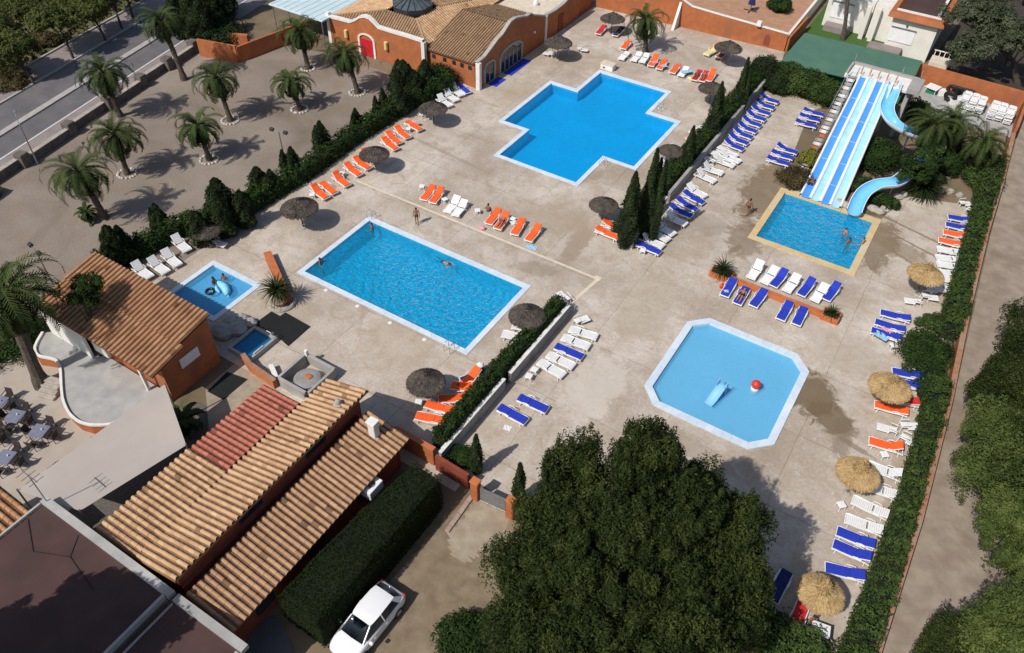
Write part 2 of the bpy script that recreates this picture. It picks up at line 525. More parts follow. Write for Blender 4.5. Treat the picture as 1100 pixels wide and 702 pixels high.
WET = (.165, .112, .060)
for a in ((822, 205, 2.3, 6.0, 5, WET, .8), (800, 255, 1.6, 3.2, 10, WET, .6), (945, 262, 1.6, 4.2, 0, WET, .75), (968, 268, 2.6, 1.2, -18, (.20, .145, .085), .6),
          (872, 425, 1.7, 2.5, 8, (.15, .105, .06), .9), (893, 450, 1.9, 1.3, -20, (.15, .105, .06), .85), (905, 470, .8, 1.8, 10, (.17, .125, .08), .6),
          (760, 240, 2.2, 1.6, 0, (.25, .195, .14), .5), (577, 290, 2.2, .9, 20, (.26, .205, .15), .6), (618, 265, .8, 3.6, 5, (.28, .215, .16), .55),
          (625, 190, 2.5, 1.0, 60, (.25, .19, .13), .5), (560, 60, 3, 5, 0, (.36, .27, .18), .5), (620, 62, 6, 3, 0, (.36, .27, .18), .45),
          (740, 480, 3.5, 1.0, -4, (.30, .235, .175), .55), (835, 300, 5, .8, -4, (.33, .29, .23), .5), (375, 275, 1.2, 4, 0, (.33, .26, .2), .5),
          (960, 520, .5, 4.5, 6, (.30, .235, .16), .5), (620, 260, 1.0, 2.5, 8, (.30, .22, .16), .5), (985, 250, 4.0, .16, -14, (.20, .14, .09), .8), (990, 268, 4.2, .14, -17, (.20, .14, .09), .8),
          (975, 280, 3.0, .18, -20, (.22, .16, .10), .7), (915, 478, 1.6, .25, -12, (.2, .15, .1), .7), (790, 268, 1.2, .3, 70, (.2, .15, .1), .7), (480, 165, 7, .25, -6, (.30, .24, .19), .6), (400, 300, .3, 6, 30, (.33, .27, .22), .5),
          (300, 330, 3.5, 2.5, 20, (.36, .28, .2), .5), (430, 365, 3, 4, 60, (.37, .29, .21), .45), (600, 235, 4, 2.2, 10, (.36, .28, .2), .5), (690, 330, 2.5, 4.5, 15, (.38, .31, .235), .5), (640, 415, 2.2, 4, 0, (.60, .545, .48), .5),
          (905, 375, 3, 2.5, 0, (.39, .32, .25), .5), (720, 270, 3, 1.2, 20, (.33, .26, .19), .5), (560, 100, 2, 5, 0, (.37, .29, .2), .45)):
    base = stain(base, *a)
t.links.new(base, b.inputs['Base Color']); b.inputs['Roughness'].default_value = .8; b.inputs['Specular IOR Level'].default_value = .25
bump(t, b, noise(t, co, 9, 4), .18, .02)

# ---- bare sandy lot on the left
m, t, b = newmat('lot_sand'); co = coord(t)
c = ramp(t, noise(t, co, .12, 6, .6, .5), [(.3, (.165, .130, .098)), (.5, (.240, .195, .158)), (.72, (.300, .252, .212))])
c = mixc(t, ramp(t, noise(t, co, .45, 6, .7, .5), [(.5, (0, 0, 0)), (.75, (.6, .6, .6))]), c, (.225, .160, .080))
c = mixc(t, .6, c, ramp(t, noise(t, co, 6, 5, .7), [(.35, (.72, .72, .72)), (.65, (1.08, 1.08, 1.08))]), 'MULTIPLY')
t.links.new(c, b.inputs['Base Color']); b.inputs['Roughness'].default_value = .95; bump(t, b, noise(t, co, 7, 4), .3, .04)

# ---- earth under everything
m, t, b = newmat('earth'); co = coord(t)
c = ramp(t, noise(t, co, .1, 7, .65, .4), [(.3, (.10, .075, .042)), (.5, (.17, .125, .075)), (.7, (.22, .17, .11))])
c = mixc(t, ramp(t, noise(t, co, .35, 6, .7), [(.52, (0, 0, 0)), (.66, (1, 1, 1))]), c, (.055, .068, .028))
t.links.new(c, b.inputs['Base Color']); b.inputs['Roughness'].default_value = .95; bump(t, b, noise(t, co, 5, 5), .4, .06)

mat('patio_sand', (.42, .365, .31), (.35, .30, .25), .95, .8, bmp=.3, c3=(.40, .335, .27))
mat('gravel_track', (.32, .262, .205), (.235, .185, .142), .95, .9, bmp=.5, c3=(.20, .145, .105))
mat('track_soil', (.24, .185, .125), (.17, .125, .08), .95, 1.1, bmp=.5, c3=(.30, .24, .17))
mat('drive_slab', (.37, .31, .235), (.28, .225, .16), .9, 1.4, c3=(.25, .195, .135))
mat('terrace_floor', (.40, .39, .375), (.31, .305, .295), .85, 1.1, c3=(.33, .32, .29))
mat('asphalt', (.135, .125, .130), (.108, .101, .107), .9, .6, bmp=.3, c3=(.155, .145, .148))
mat('pave_pink', (.27, .225, .215), (.22, .185, .178), .9, .8)
mat('kerb_pale', (.40, .375, .345), (.33, .31, .285), .9, 2)
mat('road_paint', (.58, .56, .54), (.50, .48, .46), .8, 3)
mat('lawn', (.055, .125, .022), (.045, .100, .018), .95, 2.5, bmp=.5)
mat('dry_field', (.12, .115, .05), (.075, .085, .035), .95, .25, bmp=.5, c3=(.17, .135, .075))
mat('gravel_dark', (.15, .13, .115), (.09, .08, .07), .95, 7, bmp=.6)
mat('joint_dark', (.22, .175, .135), (.18, .14, .105), .9, 3)
mat('drain_pale', (.66, .57, .45), (.55, .47, .36), .85, 2)

# ------------------------------------------------------------------ pools: outlines on the deck (outer edge of the coping)
def chamfer(x0, y0, x1, y1, c):
    return [(x0 + c, y0), (x1 - c, y0), (x1, y0 + c), (x1, y1 - c), (x1 - c, y1), (x0 + c, y1), (x0, y1 - c), (x0, y0 + c)]


def inset(poly, d):
    """move every edge of a counter-clockwise outline inwards"""
    n = len(poly); out = []
    for i in range(n):
        p0, p1, p2 = (Vector(poly[(i + k - 1) % n]).to_2d() for k in range(3))
        a = (p1 - p0).normalized(); c = (p2 - p1).normalized()
        na = Vector((-a.y, a.x)); nc = Vector((-c.y, c.x))
        bis = (na + nc); bis /= max(.2, 1 + na.dot(nc))
        out.append((p1.x + bis.x * d, p1.y + bis.y * d))
    return out


POOL = {
    'middle': rect(-37.9, 30.6, -21.95, 39.3),
    'cross': [(-34.35, 53.0), (-25.4, 53.0), (-25.4, 58.25), (-22.2, 58.25), (-22.2, 68.7), (-25.5, 68.7), (-25.5, 73.8), (-34.1, 73.8), (-34.1, 68.6), (-37.3, 68.6), (-37.3, 58.4), (-34.35, 58.4)],
    'paddling': chamfer(-10.3, 33.6, -1.2, 43.5, 1.25),
    'splash': rect(-10.1, 54.4, -1.3, 63.05),
    'toddler': rect(-44.3, 23.3, -39.1, 28.1),
}
HOLES = [inset(p, .04) for p in POOL.values()]

sheet('ground', rect(-600, -300, 500, 900), -.02, 'earth', HOLES)
sheet('pool_deck', [(-46.2, 21.2), (-30.9, 21.2), (-30.9, 21.0), (-16.2, 21.0), (-16.2, 22.4), (-12.0, 21.9), (-12, 23.5), (3.5, 23.6), (6.2, 23.8), (6.5, 30), (6.6, 42), (6.2, 56), (6.0, 62),
                    (5.2, 70), (-.5, 68.0), (-1.3, 63.3), (-11, 63.4), (-11.2, 80.0), (-17.3, 80.6), (-17.4, 84), (-18.6, 90), (-42.5, 88.5), (-42.5, 62.8), (-46.2, 62.8)], 0.0, 'deck', HOLES)
sheet('sand_lot', [(-46.2, 5), (-46.2, 60.2), (-60, 60.2), (-66, 59), (-71, 51.8), (-74.5, 52.5), (-66.5, 16), (-64, 5)], .002, 'lot_sand')
sheet('patio_sand', [(-60, 0), (-30.6, 0), (-30.6, 14.5), (-36, 16), (-60, 16)], .004, 'patio_sand')


def water_mat(name, tint, body, dens, rip=1.3, strength=.6, rings=None):
    m, t, b = newmat(name)
    co = coord(t)
    t.nodes.remove(b)
    h = noise(t, co, rip, 3, .5, 1.2)
    if rings:
        wv = t.nodes.new('ShaderNodeTexWave'); wv.wave_type = 'RINGS'; wv.rings_direction = 'SPHERICAL'
        mp = t.nodes.new('ShaderNodeMapping'); mp.inputs['Location'].default_value = (-rings[0], -rings[1], 0)
        t.links.new(co, mp.inputs['Vector']); t.links.new(mp.outputs[0], wv.inputs['Vector'])
        wv.inputs['Scale'].default_value = .42; wv.inputs['Distortion'].default_value = 6.5; wv.inputs['Detail'].default_value = 2; wv.inputs['Detail Scale'].default_value = 1.4
        h = math_(t, 'ADD', math_(t, 'MULTIPLY', h, .85), math_(t, 'MULTIPLY', wv.outputs['Fac'], .15))
    bp = t.nodes.new('ShaderNodeBump'); bp.inputs['Strength'].default_value = strength; bp.inputs['Distance'].default_value = .25
    t.links.new(h, bp.inputs['Height'])
    tr = t.nodes.new('ShaderNodeBsdfTransparent'); tr.inputs[0].default_value = lin(tint)
    df = t.nodes.new('ShaderNodeBsdfDiffuse'); df.inputs[0].default_value = lin(body); t.links.new(bp.outputs[0], df.inputs['Normal'])
    gl = t.nodes.new('ShaderNodeBsdfGlossy'); gl.inputs['Roughness'].default_value = .06; t.links.new(bp.outputs[0], gl.inputs['Normal'])
    fr = t.nodes.new('ShaderNodeFresnel'); fr.inputs['IOR'].default_value = 1.33; t.links.new(bp.outputs[0], fr.inputs['Normal'])
    m1 = t.nodes.new('ShaderNodeMixShader'); m1.inputs[0].default_value = dens
    t.links.new(tr.outputs[0], m1.inputs[1]); t.links.new(df.outputs[0], m1.inputs[2])
    m2 = t.nodes.new('ShaderNodeMixShader'); t.links.new(fr.outputs[0], m2.inputs[0])
    t.links.new(m1.outputs[0], m2.inputs[1]); t.links.new(gl.outputs[0], m2.inputs[2])
    t.links.new(m2.outputs[0], t.nodes['Material Output'].inputs['Surface'])


def tilemat(name, c, grout, size=.25):
    m, t, b = newmat(name); co = coord(t)
    br = t.nodes.new('ShaderNodeTexBrick'); br.offset = 0; br.inputs['Scale'].default_value = 1
    br.inputs['Brick Width'].default_value = size; br.inputs['Row Height'].default_value = size; br.inputs['Mortar Size'].default_value = .012
    br.inputs['Color1'].default_value = lin(c); br.inputs['Color2'].default_value = lin([x * .9 for x in c]); br.inputs['Mortar'].default_value = lin(grout)
    t.links.new(co, br.inputs['Vector'])
    c2 = mixc(t, .5, br.outputs['Color'], ramp(t, noise(t, co, .5, 4), [(.3, (.85, .85, .85)), (.7, (1.05, 1.05, 1.05))]), 'MULTIPLY')
    t.links.new(c2, b.inputs['Base Color']); b.inputs['Roughness'].default_value = .3


tilemat('pool_tile', (.15, .60, .80), (.12, .50, .70))
tilemat('pool_tile_pale', (.46, .70, .84), (.42, .64, .78))
mat('coping_white', (.60, .68, .76), (.52, .60, .69), .6, 1.6, c3=(.66, .72, .78))
mat('coping_sand', (.62, .47, .24), (.54, .40, .20), .7, 1.6, c3=(.58, .48, .32))
water_mat('water_middle', (.14, .84, 1.0), (.018, .56, .93), .26, 2.6, 1.0, (2.6, 1.2))
water_mat('water_cross', (.13, .76, .98), (.014, .45, .84), .16, .7, .12)
water_mat('water_paddling', (.60, .87, .99), (.18, .54, .82), .45, 1.8, .16)
water_mat('water_splash', (.13, .80, .97), (.016, .52, .88), .30, 1.9, 1.0)
water_mat('water_toddler', (.50, .80, .97), (.10, .42, .72), .40, 1.2, .2)
water_mat('water_dark', (.30, .62, .82), (.04, .24, .45), .3, 1.2, .2)


def pool(key, label, cop, tile, water, depth, level=-.12, cw=.42, ch=.05):
    outl = POOL[key]
    cx = sum(p[0] for p in outl) / len(outl); cy = sum(p[1] for p in outl) / len(outl)
    root = thing('swimming_pool', label, 'pool', (cx, cy, 0))
    inn = inset(outl, cw)
    n = len(outl)
    mb = MB()                                        # coping: top ring, outer and inner lips, cut into slabs along each edge
    for i in range(n):
        j = (i + 1) % n
        o0, o1, i0, i1 = Vector(outl[i]), Vector(outl[j]), Vector(inn[i]), Vector(inn[j])
        k = max(1, int((o1 - o0).length / .6))
        for q in range(k):
            e = .004 / max(.3, (o1 - o0).length / k)
            a, c2 = (q + e) / k, (q + 1 - e) / k
            pts = [o0.lerp(o1, a), o0.lerp(o1, c2), i0.lerp(i1, c2), i0.lerp(i1, a)]
            mb.prism([(p.x, p.y) for p in pts], -.10, ch + random.uniform(-.004, .004))
    mb.build('coping', cop, root, True)
    w = inset(outl, cw - .03)
    mb = MB()
    mb.add([(p[0], p[1], -depth) for p in w] + [(p[0], p[1], -.03) for p in w], [(i, n + i, n + (i + 1) % n, (i + 1) % n) for i in range(n)])
    tri = geometry.tessellate_polygon([[Vector((p[0], p[1], 0)) for p in w]])
    for tr in tri:
        a, b2, c3 = (Vector((w[k][0], w[k][1], 0)) for k in tr)
        tr = tr if (b2 - a).cross(c3 - a).z > 0 else (tr[0], tr[2], tr[1])
        mb.add([(w[k][0], w[k][1], -depth) for k in tr], [(0, 1, 2)])
    mb.build('basin', tile, root, True)
    mb = MB()
    w2 = inset(outl, cw - .028)
    for tr in tri:
        a, b2, c3 = (Vector((w2[k][0], w2[k][1], 0)) for k in tr)
        tr = tr if (b2 - a).cross(c3 - a).z > 0 else (tr[0], tr[2], tr[1])
        mb.add([(w2[k][0], w2[k][1], level) for k in tr], [(0, 1, 2)])
    mb.build('water', water, root, True)
    return root


pool_mid = pool('middle', 'rectangular deep blue swimming pool with rippled water and white coping', 'coping_white', 'pool_tile', 'water_middle', 1.5)
pool_cross = pool('cross', 'large cross-shaped swimming pool with calm blue water beside the orange building', 'coping_white', 'pool_tile', 'water_cross', 1.15)
pool_pad = pool('paddling', 'pale blue paddling pool with cut corners and a toy slide in it', 'coping_white', 'pool_tile_pale', 'water_paddling', .5, -.1, .5, .09)
pool_spl = pool('splash', 'square landing pool with sand coloured edge at the foot of the water slides', 'coping_sand', 'pool_tile', 'water_splash', 1.2, -.1, .55, .06)
pool_tod = pool('toddler', 'small shallow pool half in the shade of the tiled snack house', 'coping_white', 'pool_tile_pale', 'water_toddler', .45, -.1, .4, .05)


def ladder(px, py, rz, label):
    root = thing('pool_ladder', label, 'ladder', at(px, py), rz)
    for s in (-.25, .25):
        MB().tube([(.45, s, 0), (.43, s, .5), (.30, s, .72), (.05, s, .75), (-.12, s, .55), (-.15, s, -.6)], .022, 6).build('handrail', 'steel', root, smooth=True)
    for k in range(3):
        MB().box((-.15, 0, -.15 - .22 * k), (.09, .5, .03)).build('step', 'steel', root)


ladder(398, 235, R(90), 'steel ladder at the far left corner of the rippled rectangular pool')
ladder(484, 375, R(-90), 'steel ladder at the near corner of the rippled rectangular pool')
ladder(708, 119, R(90), 'steel ladder in the right notch of the cross-shaped pool')
ladder(646, 178, R(0), 'steel ladder at the near right notch of the cross-shaped pool')

# ------------------------------------------------------------------ roads on the far left
RO = Vector((-70.3, 27.1)); RD = Vector((-.205, .979)); RN = Vector((.979, .205))


def rp(s, o): p = RO + RD * s + RN * o; return (p.x, p.y)


def strip(name, o0, o1, z, m, s0=-90, s1=140): return sheet(name, [rp(s0, o0), rp(s0, o1), rp(s1, o1), rp(s1, o0)], z, m)


strip('road', -3.4, 2.2, .010, 'asphalt')
strip('parking_strip', -8.0, -4.1, .010, 'asphalt')
strip('footpath', -11.6, -8.3, .012, 'pave_pink')
strip('shoulder', -.35, 1.9, .014, 'pave_pink')
strip('road_marking', -.62, -.42, .018, 'road_paint')
strip('field', -260, -12.0, .006, 'dry_field')


def kerb(name, o0, o1, h, m, s0=-60, s1=110):
    mb = MB()
    s = s0
    while s < s1:
        a, b2, c2, d = rp(s + .01, o0), rp(s + .01, o1), rp(s + .99, o1), rp(s + .99, o0)
        mb.prism([a, b2, c2, d], 0, h + random.uniform(-.004, .004)); s += 1
    return struct(mb.build(name, m))


kerb('median_kerb', -4.1, -3.4, .14, 'kerb_pale')
kerb('path_kerb', -8.3, -8.05, .13, 'kerb_pale')
kerb('path_edge', -11.85, -11.6, .16, 'kerb_pale')

# ------------------------------------------------------------------ right-hand track, drive and other ground
sheet('gravel_track', [(7.9, 5), (12.2, 5), (12.6, 40), (11.6, 60), (11.5, 100), (6.4, 100), (7.0, 66), (7.8, 45)], .004, 'gravel_track')
_e = [(512, 536), (549, 554), (541, 575), (520, 592), (500, 606), (484, 596), (481, 573)]
_p = []
for (ax_, ay_), (bx_, by_) in zip(_e, _e[1:] + _e[:1]):
    for k in range(14):
        j_ = random.gauss(0, 2.2) if ay_ > 570 or by_ > 580 else 0
        _p.append((ax_ + (bx_ - ax_) * k / 14 + j_, ay_ + (by_ - ay_) * k / 14 + j_ * .8))
sheet('drive_slab', P(_p), .006, 'drive_slab')
mb = MB(); ka, kb = at(507, 534), at(480, 572)
for k in range(6):
    c = ka.lerp(kb, (k + .5) / 6); mb.bbox((c.x, c.y, .07), ((kb - ka).length / 6 - .02, .28, .14), math.atan2(kb.y - ka.y, kb.x - ka.x), .02)
struct(mb.build('drive_kerb', 'terra_pot'))
sheet('dark_ground', P([(225, 702), (260, 650), (300, 665), (318, 702)]), .004, 'asphalt')  # dark sheet on the ground by the house and hedge
sheet('driveway', [(-16.4, -8), (-11.5, -8), (-10.2, 15), (-11, 21.4), (-15.3, 21.4), (-15.9, 14)], .002, 'track_soil')
sheet('lawn', [(-18.3, 88.5), (-18.4, 112), (-8, 112), (-4.6, 95.5), (-4.5, 88.5)], .004, 'lawn')
sheet('gravel_bed', [(-34.2, 7), (-29.4, 7), (-29.4, 14.5), (-31.5, 17.5), (-34.2, 17.5)], .008, 'gravel_dark')
sheet('path_slab', [(-31.6, 16.0), (-29.4, 14.5), (-29.0, 19.6), (-31.0, 21.2), (-34.8, 21.2), (-34.8, 18.6)], .012, 'drive_slab')
sheet('neighbour_yard', [(-4.3, 92), (30, 91), (30, 130), (-2, 130)], .002, 'soil_dark')

# pale drain line across the deck
d0, d1, d2 = at(383, 194.5), at(642.5, 300), at(614, 325)
mb = MB()
for a, c2, w in ((d0, d1, .11), (d1, d2, .14)):
    v = (c2 - a).normalized(); nn = Vector((-v.y, v.x, 0)) * w
    mb.add([a - nn, c2 - nn, c2 + nn, a + nn], [(0, 1, 2, 3)])
mb.v = [(x, y, .004) for x, y, z in mb.v]
struct(mb.build('drain_channel', 'drain_pale'))
mb = MB(); p = at(642, 299); mb.box((p.x, p.y, .012), (.55, .45, .02)); struct(mb.build('drain_cover', 'drain_pale'))
# ------------------------------------------------------------------ plants
def unit(a): return a / (np.linalg.norm(a, axis=1, keepdims=True) + 1e-9)


def frond_set(rng, n, length, droop, up0=1.25, up1=-.55, leafl=.5, leafw=.05, nl=24, curl=1.0):
    """n arching feather fronds from the origin; returns verts, faces, tint"""
    V, F, T = [], [], []
    o = 0
    for i in range(n):
        az = i * 2.399 + rng.normal() * .15
        f = i / max(1, n - 1)
        el = up0 + (up1 - up0) * f + rng.normal() * .08
        L = length * (.82 + .3 * rng.random()) * (.8 + .25 * math.sin(math.pi * min(1, f + .25)))
        h = np.array([math.cos(az), math.sin(az), 0.]); side = np.array([-math.sin(az), math.cos(az), 0.])
        pts, tang = [], []
        p = np.zeros(3); a = el
        steps = 10
        for k in range(steps + 1):
            pts.append(p.copy()); d = h * math.cos(a) + np.array([0, 0, math.sin(a)])
            tang.append(d); p = p + d * L / steps
            a -= droop / steps * (1 + 1.2 * k / steps)
        pts = np.array(pts); tang = np.array(tang)
        ft = np.clip(.48 + .34 * (1 - f * 1.6) + rng.normal() * .12, .02, .98)
        for k in range(steps):                       # midrib
            w = .05 * (1 - k / steps) + .012
            q = [pts[k] - side * w, pts[k] + side * w, pts[k + 1] + side * w * .8, pts[k + 1] - side * w * .8]
            V += q; F.append([o, o + 1, o + 2, o + 3]); T.append(min(1, ft + .2)); o += 4
        for j in range(nl):                          # leaflets
            s = .14 + .86 * (j + .5) / nl
            x = s * steps; k = min(steps - 1, int(x)); u = x - k
            q = pts[k] * (1 - u) + pts[k + 1] * u; d = tang[k]
            nrm = np.cross(d, side)
            if nrm[2] < 0: nrm = -nrm
            ll = leafl * math.sin(math.pi * (.16 + .80 * s)) ** .7 * (.85 + .3 * rng.random())
            for sg in (-1, 1):
                dd = side * sg * .72 + d * .70 + nrm * .16
                dd = dd / np.linalg.norm(dd)
                tip = q + dd * ll + np.array([0, 0, -.16 * ll * curl])
                mid = q + dd * ll * .5 + nrm * .02
                ww = d * leafw
                V += [q - ww * .5, q + ww * .5, tip + ww * .28, tip - ww * .28]
                F.append([o, o + 1, o + 2, o + 3]); T.append(float(np.clip(ft + rng.normal() * .06, 0, 1))); o += 4
    return np.array(V), np.array(F), np.array(T)


PALM_MESH = {}


def palm_crown(kind):
    if kind not in PALM_MESH:
        rng = np.random.default_rng(hash(kind) % 1000 if not isinstance(kind, str) else sum(map(ord, kind)))
        par = dict(a=(48, 3.25, 1.8), b=(42, 2.9, 1.7), c=(56, 3.6, 1.9), young=(22, 1.35, 1.2))[kind]
        V, F, T = frond_set(rng, par[0], par[1], par[2], leafl=.42 if kind != 'young' else .32, leafw=.10, nl=22)
        o = fast_mesh('crown', V, F, T, 'leaf_palm'); PALM_MESH[kind] = o.data
        bpy.data.objects.remove(o)
    o = bpy.data.objects.new('crown', PALM_MESH[kind]); COL.objects.link(o)
    return o


def palm(label, base, top, h, kind='a', rz=0.0, scale=1.0, r=.24, cat='palm tree', group=None):
    """base and top given in the photograph's pixels, the top lifted to height h"""
    b = at(*base); t = at(top[0], top[1], h)
    off = t - b
    off.x = max(-2.2, min(2.2, off.x)); off.y = max(-2.2, min(2.2, off.y))
    root = thing('palm_tree', label, cat, b, 0, group)
    mb = MB()
    path, rad = [], []
    n = 14
    for i in range(n + 1):
        u = i / n
        path.append(Vector((off.x * u ** 1.3, off.y * u ** 1.3, off.z * u)))
        rad.append(r * (1.35 - .5 * min(1, u * 5) + .10 * (i % 2) + (.25 if u > .86 else 0)))
    mb.tube(path, rad, 10)
    mb.build('trunk', 'palm_bark', root)
    c = palm_crown(kind); c.parent = root; c.location = (off.x, off.y, off.z - .1); c.rotation_euler = (0, 0, rz); c.scale = (scale,) * 3
    # dead thatch collar under the crown
    rng = RNG; k = 90
    a = rng.random(k) * 6.283; pos = np.stack([np.cos(a) * r * 1.35, np.sin(a) * r * 1.35, -.1 - .5 * rng.random(k)], 1) + np.array([off.x, off.y, off.z])
    d = np.stack([np.cos(a) * .45, np.sin(a) * .45, -np.ones(k)], 1)
    V, F = leaves(pos, d, .7, .09)
    fast_mesh('dry_fronds', V, F, rng.random(k), 'leaf_brown', root)
    return root


def cloud(centers, radii, n_each, leaf=(.26, .07), up=.25, rng=RNG, shell=.55, tint_c=None):
    """tufts of leaves pointing out of each clump"""
    Vs, Fs, Ts = [], [], []
    o = 0
    for i, (c, r) in enumerate(zip(centers, radii)):
        n = n_each if isinstance(n_each, int) else n_each[i]
        d = unit(rng.normal(size=(n, 3)))
        d[:, 2] = np.abs(d[:, 2]) * np.where(rng.random(n) < .72, 1, -1)
        rad = (shell + (1 - shell) * rng.random(n))[:, None]
        pos = np.array(c) + d * rad * np.array(r)
        dd = unit(d + rng.normal(size=(n, 3)) * .42 + np.array([0, 0, up * .6]))
        V, F = scales(pos, dd, leaf[0], leaf[1], rng)
        tc = rng.random() if tint_c is None else tint_c[i]
        Vs.append(V); Fs.append(F + o); o += len(V)
        Ts.append(np.clip(.48 + (tc - .5) * .62 + rng.normal(size=n) * .14, 0, 1))
    return np.concatenate(Vs), np.concatenate(Fs), np.concatenate(Ts)


def tree(name, label, cat, base, h, lobes, leafm, clump=.75, nclump=100, nleaf=180, leaf=(.30, .075), trunk_r=.25, group=None, seed=1, up=.35, flat=.8, bare=.3):
    """lobes: (dx, dy, z, rx, ry, rz) ellipsoids that make up the crown envelope"""
    rng = np.random.default_rng(seed)
    root = thing(name, label, cat, base, 0, group)
    vol = np.array([l[3] * l[4] + l[3] * l[5] for l in lobes]); vol = vol / vol.sum()
    cs, rs, tc = [], [], []
    for l, v in zip(lobes, vol):
        k = max(4, int(nclump * v))
        d = unit(rng.normal(size=(k, 3))); d[:, 2] = np.where(d[:, 2] < -.25, -d[:, 2], d[:, 2])
        rr = .62 + .42 * rng.random(k) ** .6
        c = np.array(l[:3]) + d * rr[:, None] * np.array(l[3:6])
        c2 = np.array(l[:3]) + d[:k // 3] * (.25 + .35 * rng.random(k // 3))[:, None] * np.array(l[3:6])
        for q in np.concatenate([c, c2]):
            s = clump * (.5 + .75 * rng.random() ** 1.5)
            cs.append(q); rs.append((s, s, s * flat * (.85 + .5 * rng.random()))); tc.append(rng.random())
    V, F, T = cloud(cs, rs, nleaf, leaf, up, rng, .45, tc)
    if name == 'pine_tree':                          # upright new shoots standing out of the clumps
        k = len(cs) * 5
        pick = rng.integers(0, len(cs), k); d = unit(rng.normal(size=(k, 3)) + np.array([0, 0, .9]))
        q = np.array(cs)[pick] + d * np.array(rs)[pick] * .98
        V2, F2, T2 = cloud([tuple(x) for x in q], [(.15, .15, .34 + .2 * rng.random()) for _ in range(k)], 34, (leaf[0] * .85, leaf[1] * .8), .1, rng, .5, list(.3 + .7 * rng.random(k)))
        F = np.concatenate([F, F2 + len(V)]); V = np.concatenate([V, V2]); T = np.concatenate([T, T2])
    fast_mesh('crown', V, F, T, leafm, root)
    mb = MB()
    top = max(l[2] for l in lobes)
    mx, my = lobes[0][0], lobes[0][1]
    mb.tube([(0, 0, -.1), (mx * .2, my * .2, top * .4), (mx * .8, my * .8, top * .95)], [trunk_r * 1.2, trunk_r * .85, trunk_r * .3], 9)
    for l in lobes:
        for q in range(3):
            a = rng.random() * 6.28
            e = Vector((l[0] + math.cos(a) * l[3] * .6, l[1] + math.sin(a) * l[4] * .6, l[2] + l[5] * .2 * rng.normal()))
            s = Vector((mx * .3, my * .3, top * (bare + .25 * rng.random())))
            mb.tube([s, s.lerp(e, .5) + Vector((0, 0, .3)), e], [trunk_r * .42, trunk_r * .28, trunk_r * .1], 6)
    mb.build('trunk', 'bark', root)
    return root


def cypress(name, label, base, h, r, group=None, seed=1, leafm='leaf_cypress', twin=0, cat='cypress'):
    rng = np.random.default_rng(seed)
    root = thing(name, label, cat, base, 0, group)
    Vs, Fs, Ts = [], [], []; o = 0
    spires = [(0, 0, h, r)] + [(rng.normal() * r * .7, rng.normal() * r * .7, h * (.72 + .2 * rng.random()), r * .7) for _ in range(twin)]
    for (sx, sy, hh, rr) in spires:
        n = int(1500 * hh * rr / 2.2) + 500
        z = rng.random(n) ** .85
        prof = np.sin(np.pi * np.clip(.12 + .88 * z, 0, 1)) ** .6 * (1 - .45 * z)
        a = rng.random(n) * 6.283
        lump = 1 + .18 * np.sin(a * 3 + z * 9) + .14 * np.sin(a * 5 - z * 17)
        rad = rr * prof * lump * (.75 + .3 * rng.random(n))
        pos = np.stack([sx + np.cos(a) * rad, sy + np.sin(a) * rad, .15 + z * hh * .97], 1)
        d = np.stack([np.cos(a) * .55, np.sin(a) * .55, np.ones(n) * 1.0], 1) + rng.normal(size=(n, 3)) * .25
        d = np.stack([np.cos(a), np.sin(a), np.full(n, .35)], 1) + rng.normal(size=(n, 3)) * .4
        V, F = scales(pos, d, .26, .10, rng)
        Vs.append(V); Fs.append(F + o); o += len(V)
        Ts.append(np.clip(.5 + .25 * np.sin(a * 3 + z * 9) + rng.normal(size=n) * .18, 0, 1))
    fast_mesh('foliage', np.concatenate(Vs), np.concatenate(Fs), np.concatenate(Ts), leafm, root)
    mb = MB()
    for (sx, sy, hh, rr) in spires:
        mb.lathe([(.09, 0), (rr * .45, .3), (rr * .72, hh * .3), (rr * .6, hh * .6), (rr * .25, hh * .85), (.01, hh * .95)], (sx, sy, 0), 9)
    mb.build('light_blocker', 'hedge_core', root)  # dark solid inside each spire, added to stop light passing through
    return root


